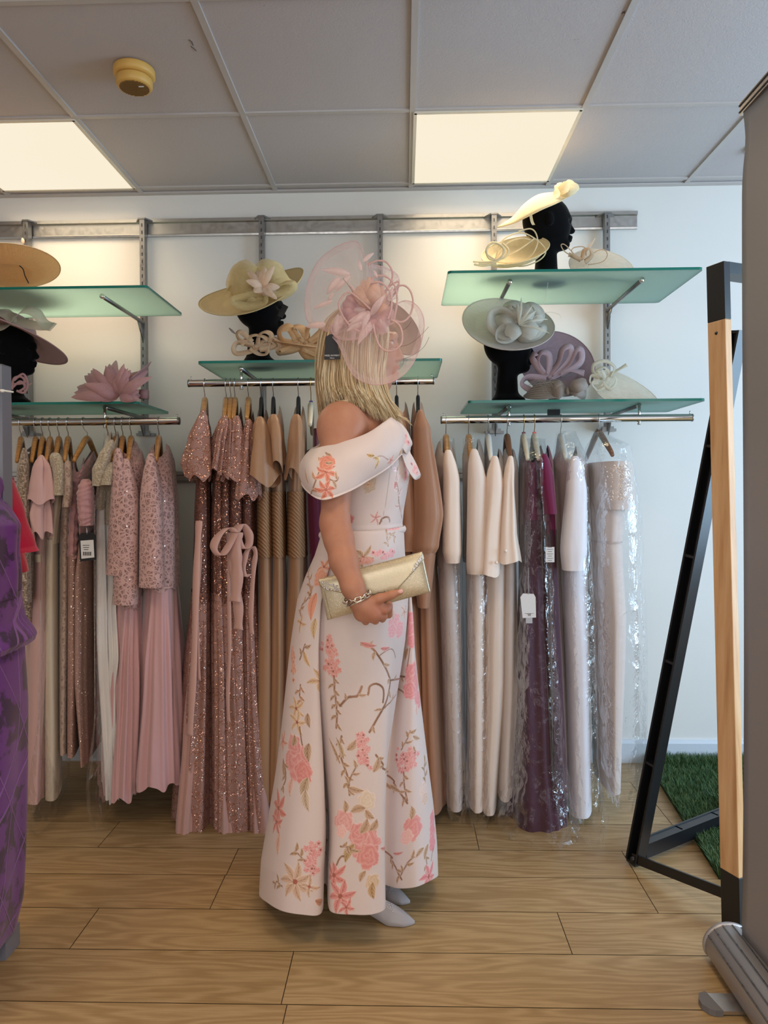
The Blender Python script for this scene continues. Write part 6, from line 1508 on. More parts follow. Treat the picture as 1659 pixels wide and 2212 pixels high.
bag(963, [(950, 950, 982, .1), (1100, 940, 998, .18), (1500, 950, 1004, .18), (1690, 954, 1012, .18), (1720, 964, 1008, .16)], 'clear bag over the taupe gown with knit shoulder', seed=5)
bag(1012, [(948, 1000, 1036, .1), (1040, 1000, 1054, .18), (1500, 1002, 1056, .18), (1690, 1000, 1054, .18), (1745, 1008, 1052, .14)], 'clear bag over the cream crepe gown', seed=6)
bag(1131, [(950, 1124, 1176, .07), (1000, 1118, 1184, .17), (1300, 1110, 1200, .19), (1600, 1092, 1222, .21), (1715, 1072, 1246, .25), (1760, 1066, 1262, .26), (1782, 1086, 1240, .22)], 'crumpled clear bag pooling on the floor under the aubergine gown', seed=7, crumple=.003)
bag(1211, [(935, 1202, 1244, .08), (1000, 1192, 1270, .18), (1300, 1206, 1282, .19), (1600, 1214, 1290, .19), (1700, 1214, 1300, .22), (1745, 1220, 1306, .22)], 'clear bag over the white crepe gown', seed=8, crumple=.0015)
bag(1292, [(935, 1282, 1306, .05), (970, 1264, 1364, .16), (1100, 1262, 1386, .21), (1400, 1270, 1396, .21), (1620, 1280, 1392, .2), (1690, 1300, 1376, .18)], 'wide clear bag over the pearl grey gown', seed=9, crumple=.0015)
# ------------------------------------------------------------------ display heads and millinery on the shelves
HB = Field((-.12, -.10, -.004), (.13, .10, .35), .0035)
HB.ell((0, 0, .010), (.066, .060, .026), .01); HB.cone((-.008, 0, .01), (-.004, 0, .15), .046, .036, .02)
HB.ell((-.008, 0, .235), (.088, .070, .092), .01); HB.ell((.035, 0, .205), (.048, .052, .078), .03); HB.cone((.0, 0, .15), (.052, 0, .142), .032, .022, .02)
HB.ell((.066, 0, .140), (.017, .018, .016), .014); HB.cone((.078, 0, .222), (.096, 0, .193), .007, .009, .008); HB.ell((.090, 0, .189), (.010, .012, .008), .004)
HB.cone((.082, -.014, .168), (.088, 0, .168), .005, .007, .004).cone((.082, .014, .168), (.088, 0, .168), .005, .007, .004).cone((.080, -.012, .157), (.085, 0, .157), .005, .007, .004).cone((.080, .012, .157), (.085, 0, .157), .005, .007, .004)
HB.ell((.084, -.03, .222), (.012, .016, .008), .01, cut=True); HB.ell((.084, .03, .222), (.012, .016, .008), .01, cut=True)
HB.cone((.070, -.026, .236), (.080, 0, .238), .01, .01, .012).cone((.070, .026, .236), (.080, 0, .238), .01, .01, .012)
HB.ell((-.005, -.070, .215), (.014, .008, .026), .005).ell((-.005, .070, .215), (.014, .008, .026), .005)
HV, HF_ = HB.mesh(); HV = relax(HV, HF_, 2, .4); HV[:, 2] -= HV[:, 2].min()
HM = mesh_np('mannequin_bust', HV, HF_); HM.polygons.foreach_set('use_smooth', [True]*len(HM.polygons)); HM.materials.append(M_velv)
def dhead(px, Y, z, label, sc=1.0, rz=0):
    x = P(px, 700, Y)[0]; o = bpy.data.objects.new('mannequin_bust', HM); C.objects.link(o); o.location = (x, Y, z+.0005); o.scale = (sc,)*3; o.rotation_euler = (0, 0, rz)
    return tag(o, label, 'mannequin head', 'black display heads')
dhead(1184, 2.80, zA, 'black display head under the cream swoosh hat, high by the ceiling')
dhead(1098, 2.84, zB, 'black display head under the silver sage brimmed hat', 1.0)
dhead(561, 2.82, zE, 'black display head under the yellow wide-brimmed hat', 1.0)
dhead(28, 2.84, zD, 'black display head under the pink brimmed hat, cut off by the grey post', 1.0)

S_straw = sinamay('natural_straw', srgb(206, 170, 116)); S_yel = sinamay('yellow_sinamay', srgb(216, 196, 140)); S_yels = sinamay('yellow_sheer', srgb(222, 204, 150), .72)
S_pink = sinamay('dusky_pink_sinamay', srgb(196, 152, 152)); S_crm = sinamay('cream_sinamay', srgb(240, 226, 184)); S_ivo = sinamay('ivory_sinamay', srgb(244, 234, 214), .94)
S_sage = sinamay('silver_sage_sinamay', srgb(220, 208, 196), 1, .2); S_mauv = sinamay('mauve_sinamay', srgb(168, 142, 148)); S_mauvl = sinamay('light_mauve_sinamay', srgb(196, 170, 176)); S_taup = sinamay('taupe_sinamay', srgb(164, 152, 142), 1, .35)
S_peach = sinamay('peach_sinamay', srgb(222, 180, 128)); S_sand = sinamay('sand_sinamay', srgb(216, 186, 150)); S_brown = sinamay('brown_sinamay', srgb(150, 112, 80))
S_shine = sinamay('silver_sheer', srgb(214, 210, 196), .75, .3); F_cr = feathermat('cream_feather', srgb(238, 214, 190)); F_pk = feathermat('rose_feather', srgb(214, 166, 166), .97); F_iv = feathermat('ivory_feather', srgb(238, 234, 216))
M_orgz = sheer('cream_organza', srgb(222, 216, 196), .62, 500)
def frame(px, py, Y, tx, ry, rz=0):
    R_ = (Matrix.Rotation(math.radians(ry), 3, 'Y') @ Matrix.Rotation(math.radians(tx), 3, 'X') @ Matrix.Rotation(math.radians(rz), 3, 'Z')); return np.array(P(px, py, Y)), np.array(R_)
def brim(name, fr_, R0, prof, mat, parent, oval=1.0, rf=None, warp=None, edge=None, n=96, inner=0.0, zmin=0):
    """disc of radius R0 along the profile [(r 0..1, height m)] in the tilted frame"""
    c, M_ = fr_; m = 26; th = np.linspace(0, 2*pi, n, endpoint=False); G = np.zeros((m, n, 3)); pr = np.array(prof)
    for i in range(m):
        f = inner+(1-inner)*i/(m-1); r = R0*f*(rf(th) if rf is not None else 1); h = np.interp(f, pr[:, 0], pr[:, 1])+(warp(f, th) if warp else 0)
        L_ = np.stack([r*np.cos(th), r*np.sin(th)*oval, h+0*th], 1); G[i] = c+L_ @ M_.T
    if zmin: G[..., 2] = np.maximum(G[..., 2], zmin+.003)
    o = grid_obj(name, G, mat, parent, True); solid(o, .0016, 0)
    MB().tube(list(G[-1]), .0022, 6, closed=True).build('wired_edge', edge or mat, o)
    return o
def hatroot(name, px, py, Y, label, cat='hat', grp='hats and fascinators on the shelves'):
    return empty(name, P(px, py, Y), label, cat, grp)
def loops(name, parent, mat, lst, Y, wd, nrm=(0, 1, .15), thick=.0008):
    for pts in lst:
        o = ribbonloop(MB(), PX(pts, Y), wd, nrm, 36).build(name, mat, parent); solid(o, thick)
def quills(parent, mat, lst, Y, r=.0022, name='quill_loop'):
    for pts in lst: MB().tube(spline(PX(pts, Y), 36), r, 6, flat_=.5, up=(0, 1, 0)).build(name, mat, parent)
def petals(name, parent, mat, c, tips, Y, wd, bulge=.25, tipw=.3, dY=.02, cup=.4, ragged=0):
    for i, (x, y) in enumerate(tips):
        petal(MB(), P(c[0], c[1], Y), P(x, y, Y+dY*(1+2.2*math.sin(i*2.4))-.008*(i % 3)), wd*(.85+.3*((i*37) % 10)/10), bulge, cup=cup, tipw=tipw, seed=i, ragged=ragged).build(name, mat, parent)

# yellow wide-brimmed hat (middle shelf)
r = hatroot('brimmed_hat', 548, 640, 2.80, 'yellow wide-brimmed hat with pale feather flower on a black head')
fr_ = frame(548, 636, 2.80, 34, -16)
brim('brim', fr_, .212, [(0, .100), (.2, .098), (.36, .075), (.44, 0), (.6, -.008), (.85, .0), (1, .014)], S_yel, r, .92, warp=lambda f, th: .016*f**3*np.cos(th*2))
loops('bow_loop', r, S_yels, [[(560, 630), (530, 612), (500, 614), (485, 640), (475, 655)]], 2.68, .03, (0, .8, .6))
for tips_, w9 in (([(500, 578), (490, 600), (508, 572)], .10), ([(600, 566), (618, 590), (588, 562)], .10), ([(505, 640), (520, 655), (560, 662)], .075), ([(636, 612), (625, 626)], .05)):
    petals('bow_loop', r, S_yels, (566, 624), tips_, 2.70, w9, .35, .75, dY=.0)
loops('bow_loop', r, S_yels, [[(566, 632), (535, 640), (505, 650), (530, 662), (568, 655), (572, 640)], [(576, 628), (610, 612), (632, 612), (628, 626), (600, 640), (576, 634)]], 2.66, .035, 'face')
petals('feather', r, F_cr, (568, 621), [(532, 582), (536, 596), (532, 606), (555, 580), (572, 578), (592, 574), (586, 586), (548, 630), (556, 634), (578, 643), (598, 646), (606, 632), (604, 620), (540, 612), (590, 640)], 2.64, .03, .2, .25)
tgh = MB().box(P(611, 672, 2.77), (.022, .0012, .05), Euler((0, .5, 0)).to_matrix()).build('hat_tag', paint('black_card', srgb(18, 18, 20), .5), r, smooth=False)
# silver sage hat (lower right shelf)
r = hatroot('brimmed_hat', 1097, 703, 2.80, 'silver sage brimmed hat with crumpled bow on a black head')
fr_ = frame(1097, 702, 2.80, 44, 5)
brim('brim', fr_, .176, [(0, .035), (.38, .03), (.46, .0), (.7, -.004), (1, .010)], S_sage, r, 1.05, warp=lambda f, th: .006*f**3*np.cos(th*2+1))
loops('bow_loop', r, S_shine, [[(1118, 700), (1085, 672), (1062, 680), (1064, 706), (1092, 726), (1116, 706)], [(1118, 700), (1095, 664), (1110, 655), (1130, 670), (1124, 696)], [(1120, 698), (1140, 660), (1158, 662), (1166, 684), (1140, 700)], [(1120, 704), (1150, 700), (1174, 706), (1158, 724), (1130, 728), (1118, 710)], [(1110, 702), (1080, 716), (1078, 732), (1100, 730), (1116, 712)]], 2.70, .04, 'face')
petals('feather', r, F_iv, (1120, 702), [(1126, 642), (1116, 650), (1150, 660), (1184, 690), (1160, 670), (1188, 720)], 2.68, .014, .2, .1, ragged=.4)
petals('bow_wing', r, S_shine, (1118, 702), [(1066, 690), (1072, 722), (1100, 728), (1084, 664), (1112, 656), (1148, 662), (1166, 684), (1160, 722), (1134, 728)], 2.71, .065, .35, .7)
quills(r, F_iv, [[(1130, 690), (1160, 670), (1176, 650), (1184, 610)], [(1140, 690), (1180, 675), (1205, 678), (1212, 686)]], 2.68, .0007, 'stripped_quill')
# pink hat with organza bow (left)
r = hatroot('brimmed_hat', 28, 725, 2.82, 'dusky pink wide-brimmed hat with cream organza bow, beside the grey post')
fr_ = frame(16, 724, 2.84, -13, 11)
brim('brim', fr_, .236, [(0, .085), (.25, .08), (.40, .05), (.46, .012), (.7, .008), (1, -.012)], S_pink, r, .95, warp=lambda f, th: -.018*f**2*np.cos(th))
loops('organza_bow', r, M_orgz, [[(28, 692), (10, 676), (-20, 680), (-20, 705), (10, 706), (28, 696)], [(30, 690), (50, 670), (78, 676), (96, 700), (116, 707)], [(30, 694), (60, 700), (90, 705), (112, 705)]], 2.72, .07, (0, .8, .6))
MB().ball(P(30, 692, 2.72), .012, 8, (1, .8, 1.3)).build('bow_knot', M_orgz, r)
# straw saucer (top left)
r = hatroot('saucer_hat', 30, 590, 2.78, 'natural straw saucer hat showing its underside and black elastic')
fr_ = frame(22, 592, 2.78, -8, -9)
brim('brim', fr_, .182, [(0, .012), (.3, .012), (.42, .004), (.7, .010), (1, .03)], S_straw, r, 1.0)
quills(r, S_sand, [[(2, 552), (4, 545), (16, 543), (26, 560)], [(8, 568), (2, 556), (-6, 548)]], 2.74, .004)
quills(r, S_sand, [[(42, 558), (48, 540), (52, 522)]], 2.74, .0012); petals('feather', r, F_cr, (52, 526), [(47, 514)], 2.74, .016, .1); petals('feather', r, F_cr, (64, 548), [(84, 549)], 2.74, .014, .1); petals('feather', r, F_cr, (30, 536), [(42, 530)], 2.74, .014, .1)
MB().tube(spline(PX([(42, 574), (50, 582), (54, 596), (62, 612)], 2.70), 14), .002, 6).build('elastic', M_blk, r)
# small mauve looped hair piece behind the post
r = hatroot('looped_headpiece', 40, 830, 2.76, 'small mauve looped headpiece peeking past the grey post')
quills(r, S_pink, [[(26, 842), (30, 818), (46, 814), (54, 826), (30, 830)], [(30, 822), (50, 808), (60, 830), (52, 848), (36, 844)], [(28, 836), (44, 824), (54, 836), (40, 846)]], 2.74, .005)
petals('feather', r, F_pk, (60, 834), [(70, 826)], 2.74, .008, .1)
# pink feather flower hat
r = hatroot('feather_hat', 240, 830, 2.78, 'rose pink saucer hat smothered in a large feather flower')
fr_ = frame(285, 832, 2.80, 20, -38); brim('brim', fr_, .115, [(0, .0), (.5, .0), (1, .022)], S_pink, r, .9)
fp = random.Random(8); tips = []
for k in range(54):
    a = fp.uniform(pi*.98, 2.12*pi); rr = fp.uniform(.45, 1.0); tips.append((262+math.cos(a)*88*rr*(1.15 if math.cos(a) < 0 else .62), 853+math.sin(a)*70*rr))
tips += [(154, 858), (160, 848), (176, 862), (190, 828), (182, 812), (200, 796), (228, 790), (250, 778), (276, 796), (300, 806), (320, 800), (328, 814), (210, 860), (196, 858), (282, 802), (236, 786), (268, 786), (166, 836)]
petals('feather', r, F_pk, (258, 856), tips, 2.72, .042, .22, .12, dY=.03, cup=.5, ragged=.06)
MB().box(P(311, 852, 2.80), (.03, .03, .035)).build('comb', S_pink, r)
# peach loops + peach saucer (middle shelf)
r = hatroot('looped_headpiece', 548, 745, 2.72, 'sand coloured looped ribbon headpiece at the neck of a display head')
loops('ribbon_loop', r, S_sand, [[(548, 745), (520, 736), (512, 722), (522, 718), (545, 738)], [(548, 748), (515, 740), (505, 752), (512, 764), (545, 758), (556, 750)], [(550, 750), (570, 736), (590, 738), (592, 748), (560, 756)], [(556, 748), (560, 724), (574, 717), (586, 724), (584, 744)], [(540, 752), (560, 765), (575, 764), (574, 752), (546, 752)], [(575, 752), (588, 730), (600, 736), (606, 750), (596, 758)], [(520, 745), (545, 725), (570, 728), (580, 742), (550, 752)]], 2.70, .020, 'face')
petals('feather', r, paint('grey_feather', srgb(140, 132, 126), .7), (509, 722), [(494, 708)], 2.70, .010, .1, .2)
r = hatroot('saucer_hat', 640, 745, 2.74, 'peach saucer fascinator with big loops touching the woman\'s hair')
fr_ = frame(645, 752, 2.76, 12, 9); brim('brim', fr_, .115, [(0, .0), (.5, .0), (1, .016)], S_peach, r, .8)
loops('ribbon_loop', r, S_peach, [[(648, 745), (612, 738), (604, 716), (625, 708), (642, 735)], [(652, 742), (630, 712), (645, 706), (660, 722), (654, 740)], [(655, 740), (664, 710), (682, 700), (700, 712), (670, 742)], [(655, 745), (690, 728), (705, 736), (690, 752), (660, 752)], [(648, 748), (620, 758), (602, 760), (615, 748), (645, 742)], [(655, 750), (676, 762), (690, 772), (665, 770), (650, 752)]], 2.70, .034, 'face')
# brown saucer behind the pink net
r = hatroot('saucer_hat', 868, 705, 2.80, 'brown saucer hat seen through the front lobe of pink net')
fr_ = frame(853, 711, 2.80, 70, 52); brim('brim', fr_, .125, [(0, .01), (.5, .0), (1, .016)], S_brown, r, .62, zmin=zE)
# cream swoosh hat
r = hatroot('swoosh_hat', 1165, 440, 2.80, 'cream swooping teardrop hat with rosette, tallest item near the ceiling')
top_ = spline([P(*p) for p in [(1075, 490, 2.78), (1104, 470, 2.74), (1122, 444, 2.72), (1150, 425, 2.72), (1184, 418, 2.74), (1216, 418, 2.78), (1250, 402, 2.80)]], 50)
bot_ = spline([P(*p) for p in [(1075, 491, 2.785), (1110, 482, 2.72), (1140, 468, 2.68), (1172, 452, 2.665), (1200, 440, 2.68), (1222, 428, 2.72), (1250, 404, 2.79)]], 50)
far_ = spline([P(*p) for p in [(1075, 490, 2.79), (1110, 474, 2.86), (1140, 450, 2.90), (1170, 430, 2.92), (1200, 425, 2.90), (1230, 418, 2.86), (1250, 402, 2.81)]], 50)
G = np.array([[(bot_*(1-f)**2+2*top_*1.0*f*(1-f)+far_*f**2)[i]+np.array([0, 0, .018*math.sin(pi*f)*math.sin(pi*i/49)]) for i in range(50)] for f in np.linspace(0, 1, 16)])
o = grid_obj('brim', G, S_crm, r); solid(o, .0016, 0); MB().tube(list(bot_), .0018, 6).build('wired_edge', S_crm, o)
petals('rosette_petal', r, S_crm, (1210, 422), [(1204, 398), (1214, 396), (1226, 393), (1238, 394), (1250, 400), (1246, 408), (1232, 410), (1198, 410)], 2.72, .042, .3, .5)
MB().ribbon(spline(PX([(1146, 462), (1149, 478), (1153, 486)], 2.725), 8), [(1, 0, .1)]*8, [.011]*8).build('comb_strap', S_crm, r)
# cream looped hat and ivory one on the same shelf
r = hatroot('looped_hat', 1100, 555, 2.72, 'cream looped fascinator between the shelf end and the black head')
fr_ = frame(1106, 562, 2.76, 42, -14); brim('brim', fr_, .128, [(0, .0), (.4, .0), (.8, .012), (1, .035)], S_crm, r, .8, zmin=zA, rf=lambda th: 1+.12*np.cos(th))
quills(r, S_crm, [[(1070, 560), (1085, 520), (1120, 503), (1150, 512), (1178, 538), (1168, 560), (1130, 575), (1090, 570)], [(1072, 560), (1095, 526), (1125, 515), (1145, 518)], [(1065, 565), (1100, 568), (1140, 560), (1160, 530), (1158, 505), (1145, 494), (1120, 500)], [(1070, 565), (1120, 540), (1155, 515)]], 2.70, .0028)
quills(r, S_crm, [[(1068, 560), (1050, 545), (1060, 525), (1080, 528), (1090, 545), (1072, 562)], [(1068, 562), (1090, 556), (1098, 540), (1086, 526)], [(1075, 562), (1056, 558), (1052, 536), (1070, 525), (1088, 538), (1080, 560), (1060, 568)], [(1070, 566), (1040, 566), (1022, 565)], [(1072, 568), (1045, 574), (1024, 571)], [(1100, 575), (1060, 572), (1034, 570)]], 2.68, .0042)
r = hatroot('saucer_hat', 1290, 565, 2.74, 'ivory saucer fascinator with pale loops beyond the black head')
fr_ = frame(1300, 578, 2.78, 58, 10); brim('brim', fr_, .125, [(0, .012), (.5, .012), (1, .0)], S_ivo, r, .8, zmin=zA)
quills(r, S_sand, [[(1255, 562), (1222, 545), (1212, 530), (1222, 530), (1250, 560)], [(1258, 562), (1236, 545), (1240, 535), (1262, 534), (1266, 552)], [(1262, 562), (1290, 542), (1306, 540), (1312, 552), (1300, 566), (1270, 572)]], 2.70, .002)
loops('ribbon_loop', r, S_sand, [[(1258, 560), (1262, 540), (1274, 538), (1278, 552), (1264, 568)], [(1255, 562), (1236, 552), (1228, 550)]], 2.69, .016, 'face'); petals('feather', r, F_cr, (1266, 545), [(1286, 514), (1275, 524)], 2.70, .008, .1)
# mauve hat, taupe bow, ivory teardrop (lower right shelf)
r = hatroot('saucer_hat', 1205, 795, 2.86, 'large mauve saucer hat standing on edge behind the taupe bow')
fr_ = frame(1200, 790, 2.88, 76, 20); brim('brim', fr_, .152, [(0, .0), (.6, .0), (1, .022)], S_mauv, r, .88)
loops('ribbon_loop', r, S_mauvl, [[(1180, 815), (1160, 785), (1168, 762), (1186, 768), (1186, 810)], [(1182, 815), (1205, 785), (1215, 755), (1232, 750), (1230, 778), (1195, 815)], [(1186, 815), (1225, 790), (1244, 756), (1256, 758), (1252, 785), (1210, 812)], [(1180, 818), (1140, 815), (1128, 830), (1150, 845)], [(1185, 818), (1225, 800), (1262, 806)], [(1178, 812), (1150, 775), (1158, 762)]], 2.78, .026, 'face')
r = hatroot('bow_hat', 1200, 840, 2.74, 'shiny taupe bow headpiece with veil netting lying on the glass')
fr_ = frame(1180, 845, 2.76, 20, -6); brim('base', fr_, .085, [(0, .035), (.5, .028), (.85, .0), (1, -.012)], S_taup, r, .8)
petals('bow_wing', r, S_taup, (1226, 843), [(1184, 828), (1182, 856), (1268, 826), (1266, 856), (1190, 842), (1262, 842)], 2.70, .052, .35, .8)
MB().ball(P(1226, 844, 2.69), .012, 8, (.7, .8, 1.3)).build('bow_knot', S_taup, r)
vn = MB()
for k in range(9):
    a = 1140+k*8; vn.tube(spline(PX([(a, 838-k*2), (a+10, 826), (a+24, 822+k), (a+36, 850)], 2.69), 8), .0005, 4); vn.tube(spline(PX([(1140, 828+k*4), (1165, 818+k*5), (1190, 824+k*4)], 2.69), 8), .0005, 4)
vn.build('veil_netting', paint('veil_thread', srgb(150, 140, 120), .7), r)
r = hatroot('teardrop_hat', 1345, 835, 2.74, 'ivory teardrop fascinator with coiled ribbon rosette, at the shelf\'s free end')
fr_ = frame(1338, 842, 2.77, 56, 24); brim('brim', fr_, .135, [(0, .012), (.5, .012), (1, .0)], S_ivo, r, .62, zmin=zB, rf=lambda th: 1+.22*np.cos(th)**3)
loops('ribbon_loop', r, F_iv, [[(1300, 818), (1282, 805), (1284, 786), (1308, 780), (1328, 794), (1320, 815)], [(1300, 818), (1290, 800), (1306, 794), (1316, 808), (1302, 820)], [(1302, 820), (1325, 812), (1332, 825), (1318, 840), (1300, 828)], [(1296, 820), (1280, 828), (1290, 842), (1306, 836)], [(1305, 818), (1330, 802), (1354, 788)], [(1296, 816), (1278, 812), (1276, 826), (1292, 826)]], 2.69, .014, 'face')
petals('feather', r, F_iv, (1305, 822), [(1290, 846), (1318, 838), (1300, 800), (1286, 812), (1320, 815)], 2.69, .018, .2)

# ------------------------------------------------------------------ grey rack, purple dress and red jacket at the left edge
M_rack = paint('grey_powder_coat', srgb(128, 132, 146), .35, .03)
xr0 = P(5, 900, 1.85)[0]; zt_ = P(12, 787, 1.85)[2]
r = empty('garment_rack', (xr0-.02, 1.87, 0), 'grey powder-coated rack post with a white cable tie near its top', 'rack')
MB().box((xr0-.0225, 1.8725, zt_/2+.02), (.045, .045, zt_-.04)).build('post', M_rack, r, smooth=False)
MB().box((xr0-.0225, 1.8725, zt_), (.045, .045, .002)).build('post_cap', paint('grey_cap', srgb(150, 152, 160), .4), r, smooth=False)
MB().box((xr0-.018, 1.86, .03), (.05, .07, .06)).build('foot', M_rack, r, smooth=False)
MB().box((xr0-.06, 1.45, .035), (.04, .9, .05)).box((xr0-.3, 1.87, .10), (.6, .03, .03)).build('base_bar', M_rack, r, smooth=False)
MB().tube([(xr0-.03, 1.83, P(10, 843, 1.85)[2]), (xr0+.002, 1.845, P(10, 844, 1.85)[2]), (xr0+.03, 1.85, P(10, 847, 1.85)[2])], .0025, 8).box((xr0+.004, 1.845, P(10, 845, 1.85)[2]), (.008, .006, .008)).build('cable_tie', paint('white_plastic', srgb(230, 230, 225), .4), r)
MB().tube([(xr0-.02, 1.87, zt_-.06), (xr0-.02, 1.2, zt_-.06)], .012, 12).build('hanging_bar', M_rack, r)
# purple dress
t = NT('purple_brocade').set(Roughness=.38, Sheen_Weight=.2); v = t.coord('Object'); n1 = t.noise(v, 11, 5, .62); n2 = t.noise(v, 900, 2)
cr_ = None
for sc9, rt, ds in ((1.5, (.2, .5, .3), .6), (1.9, (1.1, -.7, .4), .5), (1.3, (.3, 1.35, 1.0), .8), (2.3, (-.5, .15, 2.0), .4)):
    wv9 = t.n('ShaderNodeTexWave', Scale=sc9, Distortion=ds); wv9.inputs['Detail Scale'].default_value = .8; t.l(t.coord('Object', (1, 1, 1), rt), wv9.inputs[0])
    k9 = t.ramp(wv9.outputs['Fac'], [(.9975, (0,0,0,1)), (.9988, (1,1,1,1))]); cr_ = k9 if cr_ is None else t.math('MAXIMUM', cr_, k9)
c1 = t.mixc(t.ramp(n1.outputs[0], [(.50, (0,0,0,1)), (.55, (1,1,1,1))]), srgb(108, 48, 136), srgb(54, 22, 72)); t.l(t.mixc(cr_, c1, srgb(140, 84, 168)), t.b.inputs['Base Color'])
nb = t.bump(cr_, .8, .004); t.bump(n2.outputs[0], .15, .0005, nb); M_pur = t.m
r = empty('purple_dress', P(10, 1040, 1.72), 'purple crinkle brocade dress with zigzag stitching hanging at the picture edge', 'dress')
PY_ = 1.72
loft('bodice', [(1010, -150, -12, .15), (1075, -160, 12, .16), (1140, -160, 42, .17), (1200, -150, 40, .16), (1250, -150, 44, .16), (1300, -150, 44, .16)], PY_, M_pur, r, waves=4, amp=.004, seed=2)
loft('peplum', [(1290, -150, 44, .165), (1350, -155, 52, .175), (1395, -165, 74, .19), (1410, -165, 70, .192)], PY_, M_pur, r, waves=5, amp=.004, seed=3)
loft('skirt', [(1400, -150, 50, .17), (1550, -150, 57, .17), (1700, -150, 55, .17), (1900, -150, 50, .17), (2000, -150, 46, .17), (2075, -160, 30, .16), (2110, -160, 4, .15)], PY_, M_pur, r, waves=4, amp=.004, seed=4)
# red jacket
M_red = cloth('red_crepe', srgb(192, 8, 62), .55, .3, 700, .1, .04, wrinkle=.15)
r = empty('red_jacket', P(40, 1050, 1.95), 'bright red jacket corner poking out between post and tweed dress', 'jacket')
loft('sleeve', [(1020, -30, 24, .05), (1110, -20, 52, .06), (1180, -10, 76, .07), (1192, -10, 82, .07)], 1.93, M_red, r, waves=3, amp=.002, seed=1)
loft('body', [(1030, -60, 30, .10), (1180, -60, 50, .12), (1240, -60, 62, .12)], 1.98, M_red, r, waves=3, amp=.002, seed=2)

# ------------------------------------------------------------------ black and wood A-frame stand
M_bk = paint('black_metal', srgb(24, 25, 28), .32, .02); M_bkm = M_bk
t = NT('pine_post').set(Roughness=.45); v = t.coord('Object', (14, 14, 1)); n1 = t.noise(v, 3.2, 4, .6); n2 = t.noise(t.coord('Object', (60, 60, 1.2)), 4, 3)
c1 = t.ramp(n1.outputs[0], [(.3, srgb(186, 138, 90)), (.5, srgb(210, 166, 118)), (.75, srgb(224, 186, 140))]); t.l(t.mixc(t.math('MULTIPLY', n2.outputs[0], .25), c1, srgb(190, 140, 92)), t.b.inputs['Base Color']); t.bump(n2.outputs[0], .06, .0005); M_pine = t.m
al = math.radians(24); dx = np.array([math.cos(al), math.sin(al), 0]); dn = np.array([-math.sin(al), math.cos(al), 0])
top_p = P(1563, 563, 2.06); zt2 = top_p[2]; bot_xy = P(1597, 1985, 1.955)
def fpost(z): f = (zt2-z)/zt2; return np.array([top_p[0]*(1-f)+P(1599, 2010, 1.95)[0]*f, 2.06*(1-f)+1.95*f, z])
z1, z2 = P(1563, 688, 2.05)[2], P(1595, 1898, 1.96)[2]
def fseg(mb, za, zb, wl=.062, wr_=.024):
    v_ = []
    for z in (za, zb):
        a = fpost(z); v_ += [a, a+dx*wr_, a+dx*wr_+dn*wl, a+dn*wl]
    return mb.add(v_, [(0, 3, 2, 1), (4, 5, 6, 7), (0, 1, 5, 4), (1, 2, 6, 5), (2, 3, 7, 6), (3, 0, 4, 7)])
WF = .62
r = empty('easel_stand', (top_p[0], 2.0, 0), 'A-shaped display frame with pale wooden post and black metal ends', 'display stand')
def off(mb, d): mb.v = [tuple(np.array(p)+dx*d) for p in mb.v]; return mb
for d in (0, WF):
    o = off(fseg(MB(), z2, z1), d).build('wooden_post', M_pine, r, smooth=False); bevel(o, .002)
    o = off(fseg(MB(), z1, zt2), d).build('metal_end', M_bk, r, smooth=False); bevel(o, .0015)
    o = off(fseg(MB(), 0, z2), d).build('metal_end', M_bk, r, smooth=False); bevel(o, .0015)
    MB().tube([fpost(z1-.035)+dn*.031+dx*(d-.001), fpost(z1-.035)+dn*.031+dx*(d+.001) if d else fpost(z1-.035)+dn*.031+dx*.001], .005, 12).build('bolt', M_bk, r)
a = fpost(zt2)-np.array([0, 0, .016]); MB().bar(a+dn*.031+dx*.02, a+dn*.031+dx*WF, .062, .032).build('top_bar', M_bk, r, smooth=False)
ft_ = P(1372, 1866, 2.33); ft_[2] = .015; hd = P(1592, 716, 2.14)
back = r
def slotted(name, a, b, wd, th_, dep, n_br=4):
    """U-shaped steel channel with cross webs"""
    a, b = np.array(a), np.array(b); d = (b-a)/np.linalg.norm(b-a); s1 = dep-d*d.dot(dep); s1 /= np.linalg.norm(s1); s2 = np.cross(d, s1); mb = MB()
    mb.bar(a+s2*wd/2, b+s2*wd/2, th_, .045, tuple(s1)); mb.bar(a-s2*wd/2, b-s2*wd/2, th_, .045, tuple(s1))
    for k in range(n_br+1):
        p = a+(b-a)*(k/n_br); mb.bar(p-d*.004-s2*wd/2, p-d*.004+s2*wd/2, .008, .04, tuple(s1))
    mb.bar(a+s1*.018, b+s1*.018, wd, .004, tuple(s1))
    return mb.build(name, M_bk, r, smooth=False)
dxb = np.array([math.cos(math.radians(33)), math.sin(math.radians(33)), 0])
slotted('back_leg', ft_, hd, .036, .006, dxb, 5); slotted('back_leg', ft_+dxb*.62, hd+dxb*.62, .036, .006, dxb, 5)
slotted('bottom_rail', ft_+np.array([0, 0, .028])+dxb*.03, ft_+np.array([0, 0, .028])+dxb*.62, .036, .006, np.array([0, 0, 1.]), 3)
MB().bar(hd-np.array([0, 0, .02]), hd-np.array([0, 0, .02])+dxb*.62, .02, .045).build('back_top_bar', M_bk, r, smooth=False)
fb = fpost(.05)+dn*.03; fb2 = P(1566, 1942, 2.0)
MB().bar(ft_+np.array([-.01, -.01, .012]), (fb2[0]+.02, fb2[1]+.02, fb2[2]), .006, .03).build('floor_strut', M_bk, r, smooth=False)
MB().tube([ft_+np.array([-.01, -.022, .01]), ft_+np.array([-.01, -.008, .01])], .011, 14).build('pivot_bolt', M_bk, r)

